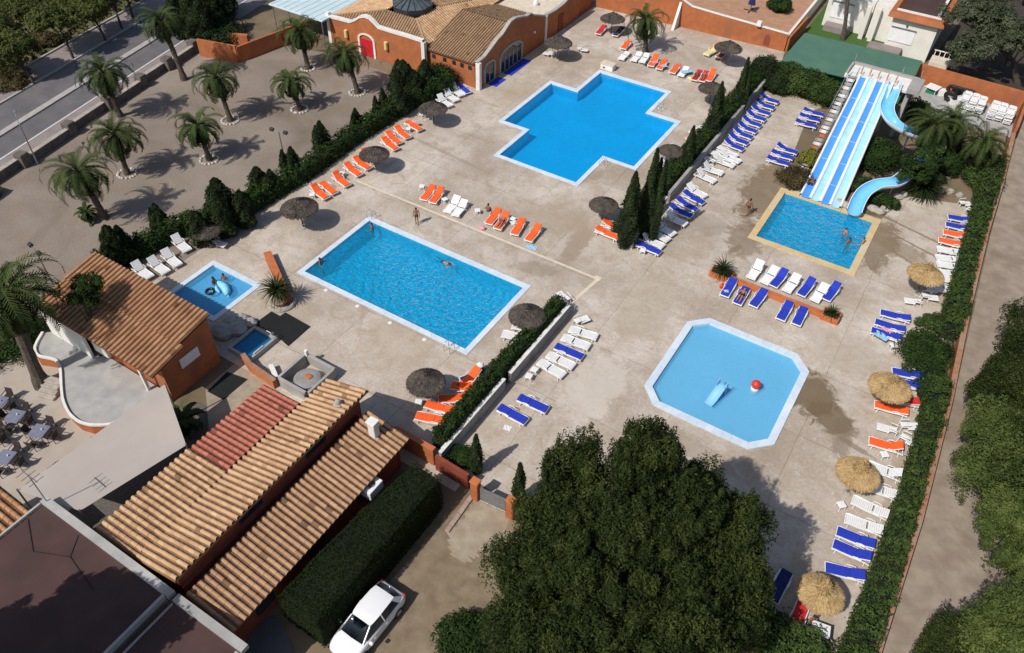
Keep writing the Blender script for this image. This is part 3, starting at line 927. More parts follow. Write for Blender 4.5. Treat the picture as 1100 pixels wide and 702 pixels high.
def hedge(label, path, width, height, leafm='leaf_hedge', dens=60, rough=.12, cat='hedge', group=None, leaf=(.16, .085), seed=1, lumps=.14):
    """clipped or loose hedge along a ground path, width and height may vary along it"""
    rng = np.random.default_rng(seed)
    path = [Vector((p[0], p[1], 0)) for p in path]
    n = len(path)
    W = width if isinstance(width, (list, tuple)) else [width] * n
    H = height if isinstance(height, (list, tuple)) else [height] * n
    root = thing('hedge', label, cat, path[0].lerp(path[-1], .5), 0, group)
    # cross-section frames
    nor = []
    for i in range(n):
        d = (path[min(i + 1, n - 1)] - path[max(0, i - 1)]).normalized(); nor.append(Vector((-d.y, d.x, 0)))
    mb = MB()
    prof = [(-.42, 0), (-.44, .6), (-.40, .86), (-.22, .93), (.22, .93), (.40, .86), (.44, .6), (.42, 0)]
    vs, fs = [], []
    for i in range(n):
        for (a, z) in prof: vs.append(path[i] + nor[i] * a * W[i] + Vector((0, 0, z * (H[i] - lumps * .75 - .03))))
    m = len(prof)
    for i in range(n - 1):
        for k in range(m):
            k2 = (k + 1) % m
            fs.append((i * m + k, i * m + k2, (i + 1) * m + k2, (i + 1) * m + k))
    fs.append(tuple(range(m))); fs.append(tuple(range(n * m - 1, (n - 1) * m - 1, -1)))
    mb.add(vs, fs); mb.build('light_blocker', 'hedge_core', root, True)  # solid dark core added inside the leaves to block light
    # leaves on the skin
    PV, PD, TT = [], [], []
    for i in range(n - 1):
        L = (path[i + 1] - path[i]).length
        per = (W[i] + W[i + 1]) / 2 + (H[i] + H[i + 1])
        k = int(L * per * dens * 1.7)
        u = rng.random(k); s = rng.random(k) * per
        w = W[i] * (1 - u) + W[i + 1] * u; h = H[i] * (1 - u) + H[i + 1] * u
        hs = np.minimum(h, s)
        left = s < h; right = s > per - h
        across = np.where(left, -.5 * w, np.where(right, .5 * w, (s - h) - .5 * w))
        z = np.where(left, s, np.where(right, per - s, h)); z = np.minimum(z, h)
        p0 = np.array(path[i]); p1 = np.array(path[i + 1]); q0 = np.array(nor[i]); q1 = np.array(nor[i + 1])
        nn = q0 * (1 - u[:, None]) + q1 * u[:, None]
        ends = np.zeros(k)
        # rounded shoulders
        zf = z / h; af = np.abs(across) / (w * .5 + 1e-6)
        rnd = np.clip((zf - .78) / .22, 0, 1) * np.clip((af - .7) / .3, 0, 1)
        across = across * (1 - .16 * rnd); z = z * (1 - .09 * rnd)
        run = i * 1.7 + u * L
        lump = lumps * (np.sin(run * 2.3 + z * 3) + np.sin(run * 5.1 + across * 3)) * .5
        pos = p0 * (1 - u[:, None]) + p1 * u[:, None] + nn * (across * (1 + .6 * lump / np.maximum(.3, w)))[:, None]
        pos[:, 2] = np.maximum(.03, z + np.where(~left & ~right, lump, 0))
        out = nn * np.where(left, -1, np.where(right, 1, 0))[:, None] + np.array([0, 0, 1.0]) * (np.where(left | right, .35, 1.0))[:, None]
        d = unit(out + rng.normal(size=(k, 3)) * .38)
        pos = pos + rng.normal(size=(k, 3)) * rough * .5
        pos[:, 2] = np.maximum(.03, pos[:, 2])
        PV.append(pos); PD.append(d); TT.append(np.clip(.5 + lump * .8 + rng.normal(size=k) * .11, 0, 1))
    for i, sg in ((0, -1), (n - 1, 1)):              # closed ends
        k = int(W[i] * H[i] * dens)
        d = (path[1] - path[0]).normalized() if i == 0 else (path[-1] - path[-2]).normalized()
        a = (rng.random(k) - .5) * W[i] * .96; z = rng.random(k) * H[i]
        pos = np.array(path[i])[None, :] + np.outer(a, np.array(nor[i])); pos[:, 2] = z
        pos += np.array(d) * sg * .05 + rng.normal(size=(k, 3)) * rough * .5
        pos[:, 2] = np.maximum(.03, pos[:, 2])
        PV.append(pos); PD.append(unit(np.array(d) * sg + rng.normal(size=(k, 3)) * .6 + np.array([0, 0, .3]))); TT.append(np.clip(.5 + rng.normal(size=k) * .17, 0, 1))
    pos = np.concatenate(PV); d = np.concatenate(PD)
    V, F = scales(pos, d, leaf[0], leaf[1], rng); TT = np.concatenate(TT)
    if lumps > .08:                                  # stray shoots above the clipped line
        tot = sum((path[i + 1] - path[i]).length for i in range(n - 1)); k = int(tot * 5)
        cs, rs = [], []
        for _ in range(k):
            i = int(rng.integers(0, n - 1)); u = rng.random(); p = path[i].lerp(path[i + 1], u); h = H[i] * (1 - u) + H[i + 1] * u; w = W[i] * (1 - u) + W[i + 1] * u
            e = rng.random() - .5; q = p + nor[i] * e * w * 1.02; g_ = .10 + .16 * rng.random()
            cs.append((q.x, q.y, h * (1 if abs(e) < .42 else .55 + .4 * rng.random()))); rs.append((g_, g_, g_ * 1.4))
        V2, F2, T2 = cloud(cs, rs, 40, (leaf[0], leaf[1] * .9), .2, rng, .5)
        F = np.concatenate([F, F2 + len(V)]); V = np.concatenate([V, V2]); TT = np.concatenate([TT, T2])
    fast_mesh('foliage', V, F, TT, leafm, root, offset=root.location)
    return root


def shrub(name, label, base, r, h, leafm='leaf_hedge', n=14, nl=220, leaf=(.2, .08), group=None, cat='shrub', seed=1, clump=.42, up=.3):
    rng = np.random.default_rng(seed)
    root = thing(name, label, cat, base, 0, group)
    rx, ry = r if isinstance(r, (tuple, list)) else (r, r)
    cs, rs = [], []
    for i in range(n):
        a = i * 2.399; f = math.sqrt((i + .5) / n)
        zz = h * (1 - clump * .8) * math.sqrt(max(0.05, 1 - (f * .92) ** 2))
        cs.append((math.cos(a) * f * rx * .8 + rng.normal() * .06 * rx, math.sin(a) * f * ry * .8 + rng.normal() * .06 * ry, zz * (.85 + .2 * rng.random())))
        q = clump * (rx + ry) * .5 * (.8 + .4 * rng.random()); rs.append((q, q, min(q, h * .5) * .9))
    V, F, T = cloud(cs, rs, nl, leaf, up, rng, .6)
    V[:, 2] = np.maximum(.02, V[:, 2])
    fast_mesh('foliage', V, F, T, leafm, root)
    mb = MB(); mb.lathe([(rx * .5, 0), (rx * .72, h * .25), (rx * .6, h * .55), (rx * .2, h * .75)], (0, 0, 0), 9, sq=(1, ry / rx), wob=.1)
    mb.build('light_blocker', 'hedge_core', root)  # unseen dark core, added so no light shows through the foliage
    return root


def spiky(name, label, base, r, h, leafm='leaf_palm', n=70, group=None, cat='plant', seed=1, w=.06, pot=None, lift=0.0):
    """rosette of strap leaves (yucca, agave, cycad)"""
    rng = np.random.default_rng(seed)
    root = thing(name, label, cat, base, 0, group)
    V, F, T = [], [], []; o = 0
    for i in range(n):
        az = i * 2.399; f = (i + .5) / n
        el = 1.4 - 1.5 * f + rng.normal() * .1; L = r * (.8 + .4 * rng.random())
        hd = np.array([math.cos(az), math.sin(az), 0]); sd = np.array([-math.sin(az), math.cos(az), 0])
        p = np.array([0, 0, h * .45 + lift]); a = el; tt = float(np.clip(.55 - .2 * f + rng.normal() * .14, 0, 1))
        for k in range(4):
            d = hd * math.cos(a) + np.array([0, 0, math.sin(a)]); q = p + d * L / 4
            w0 = w * (1 - k / 4.6); w1 = w * (1 - (k + 1) / 4.6)
            V += [p - sd * w0, p + sd * w0, q + sd * w1, q - sd * w1]; F.append([o, o + 1, o + 2, o + 3]); T.append(tt); o += 4
            p = q; a -= .28
    fast_mesh('leaves', V, F, T, leafm, root)
    mb = MB(); mb.tube([(0, 0, lift - .02), (0, 0, h * .5 + lift)], [.12, .09], 8); mb.build('stem', 'palm_bark', root)
    return root


# ---- palms of the sand lot
LOTG = 'palms on the sandy lot'
palm('tall palm by the roadside wall, nearest the left road bend', (129, 125), (110, 78), 4.8, 'a', .3, 1.08, .28)
palm('tallest palm, thick trunk standing against the stone road wall near the orange wall', (198, 86), (172, 22), 6.3, 'c', 1.2, .92, .28)
palm('palm between the orange lot wall and the double lamp post', (247.5, 130), (232, 84), 4.3, 'a', 2.2, 1.0)
palm('short palm with a ring of white stones above the lamp post', (225, 172), (212, 136), 3.4, 'b', .8, 1.0)
palm('palm left of centre on the sandy lot beside the stone wall', (137, 187), (124, 145), 4.0, 'a', 3.9, 1.02)
palm('large palm leaning over the sandy lot behind the tiled snack house', (112, 234), (84, 185), 4.8, 'c', 5.2, .98, .30)
palm('small palm in white stones nearest the pool hedge on the lot', (322, 118), (312, 88), 2.9, 'b', 4.4, .95)
palm('palm in front of the orange boundary wall of the lot', (331, 74), (322, 34), 3.9, 'a', 1.9, 1.0, .26)
palm('palm in front of the red door of the orange building', (384, 100), (371, 58), 4.2, 'c', .4, .9, .26)
palm('huge dark palm trunk rising beside the curved white terrace', (46, 414), (6, 316), 7.4, 'c', 2.7, 1.25, .42)
palm('young palm seedling at the foot of the large leaning palm', (98, 243), (92, 228), .9, 'young', 0, .8, .12)
palm('broad palm on the pool deck above the cross-shaped pool', (693, 56), (694, 22), 3.5, 'c', 3.3, .95, .28)
palm('small green palm under the pale shade sail beside the snack house', (204, 472), (195, 452), 1.3, 'young', 1, 1.1, .12)
palm('left palm of the pair above the curved water slide', (1003, 183), (1004, 136), 4.4, 'c', .9, .98, .34)
palm('middle palm of the group above the curved water slide', (1017, 183), (1026, 130), 4.8, 'c', 2.9, .88, .3)
palm('right palm of the slide group close to the orange side wall', (1052, 180), (1057, 152), 3.4, 'c', 4.9, .92, .26)
palm('bare palm trunk in front of the white villa on its green lawn', (905, 43), (912, -35), 8.0, 'b', 1, 1, .24)


def stone_ring(px, py, r, label):
    root = thing('stone_ring', label, 'stone edging', at(px, py))
    n = int(2 * math.pi * r / .3)
    for i in range(n):
        a = 2 * math.pi * i / n + random.uniform(-.08, .08)
        MB().ball((math.cos(a) * r, math.sin(a) * r, .06), (.15, .13, .12), 7, jit=.35).build('rock', 'stone_white', root)


for a in ((247.5, 130, .8, 'ring of white stones round the palm above the double lamp post'), (225, 172, .8, 'ring of white stones round the short palm on the lot'),
          (322, 118, .8, 'ring of white stones round the small palm nearest the hedge'), (384, 100, .8, 'ring of white stones round the palm by the red door'),
          (137, 187, .8, 'ring of white stones round the left palm beside the stone wall'), (331, 74, .7, 'ring of white stones round the palm at the orange boundary wall')):
    stone_ring(*a)

# ---- hedges
hedge('long dark hedge dividing the sandy lot from the pool deck', [(-50.3, 22.6), (-49.6, 26), (-49.2, 29.0), (-47.9, 31.0), (-46.9, 33.6), (-46.7, 37), (-46.4, 41), (-46.7, 47), (-46.6, 52), (-46.4, 56.5), (-45.2, 60.8)],
      [1.7, 1.6, 1.5, 1.6, 1.7, 1.6, 1.6, 1.6, 1.7, 1.9, 2.4], [1.5, 1.4, 1.3, 1.5, 1.5, 1.4, 1.3, 1.3, 1.4, 1.6, 2.0], 'leaf_hedge', 55, .2, leaf=(.22, .10), seed=2, lumps=.3)
hedge('dense dark hedge behind the low grey wall beside the rectangular pool', [(-18.75, 23.0), (-18.85, 30), (-18.7, 37.9)], 1.05, [1.75, 1.75, 1.65], 'leaf_hedge', 90, .1, seed=3)
hedge('trimmed hedge with cypresses behind the upper low grey wall', [(-19.0, 48.6), (-18.9, 60), (-18.8, 70), (-18.8, 80)], [1.6, 1.6, 1.7, 1.8], [1.3, 1.3, 1.4, 1.5], 'leaf_hedge', 70, .14, seed=4, leaf=(.18, .09), lumps=.25)
hedge('wide flat-topped hedge between the tiled roofs and the driveway', [(-17.7, 9.8), (-17.65, 12), (-17.5, 16), (-17.2, 19.8)], [3.0, 3.0, 2.7, 2.1], 2.9, 'leaf_flat', 150, .05, seed=5, lumps=.05, leaf=(.10, .06))
hedge('tall side hedge along the right boundary wall, far stretch', [(5.4, 77), (5.6, 70), (5.75, 63), (5.95, 56.5), (6.1, 53.6), (6.2, 51.0)], [1.7, 1.6, 1.35, 1.4, 1.5, 1.3], [1.7, 1.5, 1.3, 1.4, 1.6, 1.5], 'leaf_hedge_pale', 60, .14, seed=6, leaf=(.18, .09), lumps=.25)
hedge('side hedge along the right boundary wall, near stretch', [(6.5, 45.0), (6.75, 41), (6.8, 36), (6.85, 32), (6.8, 28), (6.6, 22)], [1.4, 1.15, 1.15, 1.2, 1.3, 1.6], [1.8, 1.5, 1.5, 1.6, 1.7, 1.7], 'leaf_hedge_pale', 75, .14, seed=7, leaf=(.17, .085), lumps=.3)
hedge('rough low hedge closing the pool deck at the bottom edge', [(-3, 21.2), (0.5, 22.2), (3.2, 22.6), (5.3, 22.5)], [2.2, 2.4, 2.0, 2.0], [1.5, 1.4, 1.3, 1.4], 'leaf_hedge_pale', 65, .2, seed=8, leaf=(.2, .1), lumps=.4)

# ---- cypresses and conifers
K = [((671, 266), 7.3, .92, 0, 'slim dark cypress at the near end of the upper grey wall'), ((690, 256), 8.6, .72, 2, 'tallest dark cypress with twin tips behind the upper grey wall'),
     ((735, 187), 4.9, .62, 0, 'medium cypress in the hedge beside the dark parasol near the cross-shaped pool'), ((762, 152), 6.2, .72, 0, 'pointed cypress in the middle of the upper hedge'),
     ((790, 121), 5.9, .55, 1, 'far twin-tipped cypress at the top of the upper hedge'),
     ((512, 508), 3.7, .40, 1, 'dark cypress beside the left orange gate pillar'), ((557, 540), 3.9, .42, 0, 'thin cypress beside the right orange gate pillar')]
for i, (bp, h, r, tw, lb) in enumerate(K):
    cypress('cypress', lb, at(*bp), h, r, 'cypresses by the low walls', 20 + i, 'leaf_cypress', tw)
J = [((317, 186), 2.6, .7, 'small dark conifer in the hedge below the double lamp post'), ((348, 163), 3.1, .85, 'dark conifer in the middle of the lot hedge, pointed top'),
     ((384, 140), 2.2, .6, 'small conifer above the orange loungers in the lot hedge'), ((413, 122), 2.6, .55, 'slim conifer left of the big bush beside the orange building'),
     ((281, 208), 2.6, 1.1, 'spreading conifer in the lot hedge above the parasol'), ((176, 250), 2.8, .7, 'round-topped conifer behind the white chairs by the small pool'),
     ((130, 284), 3.7, 1.15, 'bulky dark conifer behind the tiled roof of the snack house')]
for i, (bp, h, r, lb) in enumerate(J):
    cypress('conifer', lb, at(*bp), h, r, 'conifers in the lot hedge', 40 + i, 'leaf_lot', 2, 'conifer')
cypress('conifer', 'large double-crowned dark conifer in the lot hedge behind a parasol', at(243, 238), 4.2, 1.5, 'conifers in the lot hedge', 55, 'leaf_lot', 5, 'conifer')
cypress('conifer', 'big dark conifer clump against the orange building corner', at(436, 108), 4.3, 1.6, 'conifers in the lot hedge', 56, 'leaf_lot', 6, 'conifer')
shrub('shrub', 'clipped dark shrub against the sunlit orange wall with small windows', at(472, 90), (2.6, 1.5), 2.2, 'leaf_lot', 18, 260, cat='shrub', seed=57)
cypress('cypress', 'wide black-green cypress beside the road at the upper left', at(217, 42), 7.5, 1.9, None, 58, 'leaf_lot', 4)
cypress('cypress', 'second black-green cypress near the pale canopy at the top edge', at(243, 20), 7.5, 1.7, None, 59, 'leaf_lot', 3)
shrub('shrub', 'dark shrub mass in the corner behind the orange lot wall', at(238, 40), (3.2, 2.5), 1.8, 'leaf_lot', 20, 240, (.3, .12), seed=60)

# ---- big pines at the bottom
def off_at(px, py, z, base):
    p = at(px, py, z); return (p.x - base[0], p.y - base[1], z)


def pine(label, base, lobes_px, seed, leafm='leaf_pine', nclump=85, nleaf=560, clump=.74, group='tall pines at the lower edge', leaf=(.17, .065), tr=.26, name='pine_tree'):
    lobes = [off_at(px, py, z, base) + (rx, rx, rz) for px, py, z, rx, rz in lobes_px]
    h = max(l[2] for l in lobes)
    return tree(name, label, 'pine tree', (base[0], base[1], 0), h, lobes, leafm, clump, nclump, nleaf, leaf, tr, group, seed, .35, 1.6)


pine('leftmost big pine of the lower edge, overhanging the driveway', (-8.8, 15.2), [(619, 525, 9.2, 1.6, 2.4), (594, 580, 7.8, 1.9, 2.2), (566, 630, 6.2, 1.8, 2.0), (628, 610, 8.2, 2.2, 2.2)], 71, nclump=125)
pine('tallest big pine of the lower edge, its tip in front of the paddling pool', (-5.4, 18.6), [(690, 508, 10.6, 1.5, 2.5), (676, 565, 9.0, 2.1, 2.6), (722, 565, 8.8, 1.9, 2.2), (745, 532, 8.0, .9, 1.9)], 72, nclump=125)
pine('right pine of the lower edge, shading the deck beside the straw parasol', (-1.2, 19.0), [(783, 578, 7.6, 1.6, 2.0), (758, 620, 7.0, 2.0, 2.0), (792, 628, 6.4, 1.2, 1.8), (786, 668, 5.6, 1.5, 1.6)], 73, nclump=120)
pine('front pine at the bottom centre, below the tallest pine', (-4.8, 14.2), [(690, 620, 8.0, 2.5, 2.3), (650, 660, 7.2, 2.4, 2.2), (730, 670, 7.0, 2.4, 2.0), (690, 710, 6.6, 2.6, 2.0)], 74, nclump=125)
pine('front pine at the bottom left, next to the driveway hedge', (-8.6, 11.6), [(582, 690, 6.6, 2.3, 2.0), (552, 704, 5.2, 1.8, 2.0), (620, 720, 6.6, 2.4, 2.0)], 75, nclump=110)
shrub('shrub', 'dark green shrub beside the driveway below the big pines', at(497, 690), (1.5, 1.6), 1.7, 'leaf_hedge', 20, 260, seed=76)

# ---- pines right of the track
RG = 'pines along the gravel track'
pine('broad pine with pale green crown right of the gravel track', (13.6, 31.0), [(1086, 520, 3.8, 2.6, 2.1), (1076, 472, 3.4, 2.0, 1.9), (1100, 570, 3.4, 2.2, 2.0), (1058, 508, 2.6, 1.6, 1.5), (1092, 594, 3.0, 1.6, 1.4), (1098, 620, 3.0, 1.7, 1.4)], 81, 'leaf_pine_light', 120, 420, group=RG, leaf=(.17, .08), tr=.22)
pine('small dark pine between the track and the broad pine', (9.6, 41.0), [(1066, 427, 3.2, 1.2, 1.4), (1076, 408, 3.2, 1.1, 1.2)], 82, 'leaf_pine', 60, 420, group=RG, tr=.16)
pine('dark pine at the right edge above the track bend', (11.2, 46.0), [(1104, 380, 4.0, 1.8, 1.9), (1114, 350, 4.0, 1.8, 1.9), (1108, 410, 3.2, 1.8, 1.6)], 83, 'leaf_pine', 80, 420, group=RG, tr=.18)
pine('bright round pine in the lower right corner', (11.8, 23.2), [(1074, 678, 4.4, 1.5, 1.4), (1092, 692, 4.2, 1.7, 1.4), (1058, 694, 3.8, 1.1, 1.2)], 84, 'leaf_pine_light', 80, 420, group=RG, leaf=(.16, .075), tr=.2)
pine('low pine at the bottom edge between the track and the corner', (9.0, 22.2), [(1024, 694, 2.2, 1.0, 1.0), (1008, 706, 1.8, .7, .7)], 85, 'leaf_pine', 60, 420, group=RG, tr=.14)
pine('tall pine cut by the right edge, dark against the track', (15.0, 38.0), [(1130, 440, 5.0, 2.6, 2.2), (1130, 500, 4.8, 2.6, 2.2)], 86, 'leaf_pine', 90, 420, group=RG, tr=.22)

# ---- big grey-green tree of the neighbour
tree('olive_tree', 'large grey-green tree in the yard beside the white villa', 'tree', (5.2, 97, 0), 6,
     [off_at(1045, 25, 5.0, (5.2, 97)) + (3.6, 3.6, 2.4), off_at(1085, 45, 4.6, (5.2, 97)) + (3.4, 3.4, 2.2), off_at(1100, 0, 5.2, (5.2, 97)) + (4, 4, 2.6), off_at(1040, 60, 3.6, (5.2, 97)) + (2.2, 2.2, 1.5)],
     'leaf_olive', 1.0, 190, 170, (.36, .13), .3, None, 91)

# ---- trees across the road
AG = 'round trees across the road'
for i, (bp, cp, z, r, lb) in enumerate([((37, 91), (14, 55), 3.0, 2.6, 'nearest round tree across the road at the left edge'), ((79, 63), (60, 24), 3.6, 2.8, 'second round tree across the road from the left edge'),
                                        ((114, 45), (98, 14), 3.0, 1.7, 'slender round tree across the road, third from the left'), ((131, 31), (116, -10), 3.8, 2.2, 'fourth tree across the road, crown cut by the top edge'),
                                        ((143, 19), (130, -25), 4.0, 2.2, 'fifth tree across the road, only its trunk in view')]):
    b = at(*bp)
    tree('street_tree', lb, 'tree', b, z + r, [off_at(cp[0], cp[1], z, b) + (r * .85, r * .85, r * .5), (off_at(cp[0] - 8, cp[1] - 4, z - .3, b)) + (r * .6, r * .6, r * .4)], 'leaf_tree', .8, 80, 170, (.32, .16), .13, AG, 100 + i)
for i, (px, py, rx, h, lm) in enumerate([(28, 12, 3.4, 2.0, 'leaf_tree'), (2, 66, 2.2, 1.3, 'leaf_tree'), (-6, 36, 2.8, 1.8, 'leaf_tree'), (48, 46, 1.8, .9, 'leaf_brown'), (5, 88, 3.0, .8, 'leaf_brown'), (95, 4, 3.4, 1.6, 'leaf_tree'), (62, 2, 3.4, 2.0, 'leaf_tree')]):
    shrub('bush', ['tall dark bush deep in the roadside field', 'dark bush left of the nearest roadside tree', 'green bush at the very left edge of the field', 'dry brown bush between two roadside trees',
                   'low dry bush along the pale path at the left edge', 'green bush behind the slender roadside tree', 'dark bush at the top edge of the field'][i],
          at(px, py), (rx, rx * .8), h, lm, 22, 230, (.36, .15), 'bushes in the roadside field', 'bush', 110 + i)
m = MB()
rng = np.random.default_rng(5)
pts = []
for k in range(5200):
    s, o = rng.random() * 80 - 25, -12 - rng.random() ** 1.4 * 45
    q = rp(s, o); pts.append((q[0], q[1], .12 + .1 * rng.random()))
pts = np.array(pts)
V, F = leaves(pts, unit(rng.normal(size=(len(pts), 3)) + np.array([0, 0, 1.2])), .8, .35, rng)
tag(fast_mesh('grass', V, F, rng.random(len(pts)), 'leaf_brown'), 'dry grass tufts covering the field across the road', 'grass', None, 'stuff')

# ---- slide hill and deck planting
shrub('shrub', 'large dark shrub between the straight and the curved water slides', at(940, 178), (2.2, 2.4), 2.6, 'leaf_hedge', 26, 330, (.26, .1), seed=121)
shrub('shrub', 'dark shrub on the slide hill above the curved slide exit', at(925, 205), (1.2, 1.3), 1.3, 'leaf_hedge', 14, 260, (.22, .09), seed=122)
shrub('shrub', 'low green shrub inside the bend of the curved slide exit', at(947, 219), (1.5, .9), .9, 'leaf_hedge', 14, 240, (.2, .09), seed=123)
spiky('agave_plant', 'wide dark agave clump right of the curved slide exit', at(990, 210), 1.9, 1.2, 'leaf_palm', 200, seed=124, w=.09)
b = at(986, 209)
tree('large_shrub', 'tall bushy shrub in front of the hidden bend of the curved slide', 'shrub', b, 4, [off_at(986, 177, 3.3, b) + (1.25, 1.1, .9), off_at(1001, 169, 3.4, b) + (1.1, 1.0, .9), off_at(973, 187, 2.7, b) + (.65, .65, .6), off_at(995, 188, 2.4, b) + (1.2, 1.0, .8)], 'leaf_hedge', .5, 60, 200, (.22, .10), .12, None, 125)
shrub('shrub', 'tall dark shrub hiding the bend of the curved slide', at(1012, 186), (1.5, 1.2), 3.0, 'leaf_hedge', 20, 280, (.24, .1), seed=151)
shrub('shrub', 'dark shrub under the palms by the curved slide', at(1008, 172), (2.2, 1.6), 3.2, 'leaf_hedge', 16, 260, (.26, .09), seed=126)
shrub('shrub', 'brown-tipped shrub behind the curved slide bend', at(982, 130), (1.6, 1.4), 2.6, 'leaf_hedge_pale', 14, 240, (.26, .09), seed=127)
shrub('shrub', 'yellow-green bush at the left edge of the straight slides', at(868, 176), (1.0, 1.4), 1.5, 'leaf_yellow', 14, 260, (.2, .08), seed=128)
shrub('shrub', 'rounded brownish bush at the far corner of the landing pool', at(853, 196), (1.5, 1.7), 1.3, 'leaf_brown', 18, 300, (.18, .08), seed=129)
BG = 'bushes along the green roof'
for i, (px, py, rx, ry, h, lm, lb) in enumerate([(818, 88, 2.1, 1.9, 3.4, 'leaf_lot', 'dark tree-like bush at the left end of the bush row by the green roof'), (833, 98, 1.5, 1.5, 2.0, 'leaf_lot', 'dark low bush in front of the row by the grey wall end'),
                                                 (845, 93, 2.1, 1.8, 3.0, 'leaf_hedge_pale', 'light green bush, second in the row before the green roof'), (866, 102, 2.4, 1.9, 3.0, 'leaf_hedge_pale', 'light green bush in the middle of the row before the green roof'),
                                                 (888, 111, 2.0, 1.9, 2.7, 'leaf_hedge_pale', 'light green bush nearest the straight slides in the row')]):
    shrub('shrub', lb, at(px, py), (rx, ry), h, lm, 22, 330, (.24, .1), BG, seed=130 + i)
shrub('shrub', 'large round clipped bush beside the right boundary wall', at(990, 385), (1.75, 2.1), 1.7, 'leaf_hedge', 30, 420, (.16, .08), seed=141)
shrub('shrub', 'smaller brownish bush behind the large round clipped bush', at(1003, 352), (1.2, .9), 1.2, 'leaf_hedge_pale', 14, 300, (.16, .07), seed=142)
shrub('shrub', 'dark bush south of the round clipped bush by the wall', at(1000, 425), (1.0, 2.0), 1.5, 'leaf_hedge', 20, 330, (.16, .08), seed=143)
shrub('shrub', 'green shrub mass above the white chairs at the hedge end', at(1052, 196), (2.0, 2.2), 1.3, 'leaf_hedge_pale', 20, 260, (.2, .09), seed=144)
shrub('shrub', 'small garden shrub beneath the dark gate cypress', at(497, 494), (1.0, .9), .9, 'leaf_hedge', 14, 240, (.15, .07), seed=145)
shrub('shrub', 'dark planting along the left edge of the white terrace', at(8, 372), (2.3, 3.4), 1.3, 'leaf_hedge', 26, 260, (.2, .1), seed=146)
shrub('shrub', 'green shrub in the orange terrace behind the top wall', at(836, 12), (1.6, 1.4), 2.0, 'leaf_hedge', 18, 240, (.26, .11), seed=147)
b = at(112, 392)
tree('leafy_tree', 'slim leafy tree in front of the tiled snack house roof', 'tree', b, 6, [off_at(95, 311, 5.6, b) + (.95, .95, .8), off_at(90, 322, 5.2, b) + (.8, .8, .6)], 'leaf_hedge', .42, 34, 170, (.18, .08), .14, None, 150)
# ------------------------------------------------------------------ buildings and walls
def plane_pt(px, py, axis, val):
    """where the sight line through a pixel meets the vertical plane x=val or y=val"""
    d = CF * FOC + CR * (px - 550) - CU * (py - 351)
    o = Vector((0, 0, CAMH))
    t = (val - o[axis]) / d[axis]
    return o + d * t


def tile_roof(name, A, B, C, D, spacing, tl, m, parent, cap=.32, seed=0, lift=.014):
    """barrel tiles: A-B is the upper edge, D-C the eave; ribs run from A-B down to D-C"""
    rng = random.Random(seed)
    A, B, C, D = (Vector(p) for p in (A, B, C, D))
    n = max(2, round((B - A).length / spacing)); L = (D - A).length; k = max(2, round(L / tl))
    nrm = (B - A).cross(D - A).normalized()
    if nrm.z < 0: nrm = -nrm
    mb = MB()
    seg = 6
    for i in range(n):
        rowj = rng.uniform(-.02, .02)
        for j in range(k):
            t = min(1, max(.2, .55 + rng.gauss(0, .09))) if rng.random() > .025 else rng.uniform(.1, .25)
            u0, u1 = i / n, (i + 1) / n
            v0 = max(0.0, (j - .06) / k); v1 = (j + 1) / k
            rows = []
            for v, sc, hh in ((v0, .94, .0), (v1, 1.02, lift)):
                a = (A.lerp(D, v)).lerp(B.lerp(C, v), u0); b2 = (A.lerp(D, v)).lerp(B.lerp(C, v), u1)
                w = (b2 - a); sp = w.length; r = sp * cap * sc
                cc = a.lerp(b2, .5 + rowj + rng.uniform(-.018, .018))
                wd = w.normalized()
                pts = [a + nrm * .0]
                for q in range(seg + 1):
                    an = math.pi * (1 - q / seg)
                    pts.append(cc + wd * math.cos(an) * r + nrm * (math.sin(an) * r * 1.15 + hh))
                pts.append(b2 + nrm * .0)
                rows.append(pts)
            m0 = len(rows[0])
            mb.add(rows[0] + rows[1], [(q, q + 1, m0 + q + 1, m0 + q) for q in range(1, m0 - 2)], 0, t)
            mb.add(rows[0] + rows[1], [(q, q + 1, m0 + q + 1, m0 + q) for q in (0, m0 - 2)], 0, .12)  # channels painted dark for the shade between ribs
            mb.add(rows[1][1:-1] + [rows[1][1] - nrm * .02, rows[1][-2] - nrm * .02], [tuple(range(seg, -1, -1))], 0, max(0, t - .3))
    # batten board below
    th = nrm * .10
    pts = [A, B, C, D]
    mb.add([p - th * .1 for p in pts] + [p - th * 1.2 for p in pts], [(3, 2, 1, 0), (4, 5, 6, 7), (0, 1, 5, 4), (1, 2, 6, 5), (2, 3, 7, 6), (3, 0, 4, 7)], 0, .1)
    return mb.build(name, m, parent, True)


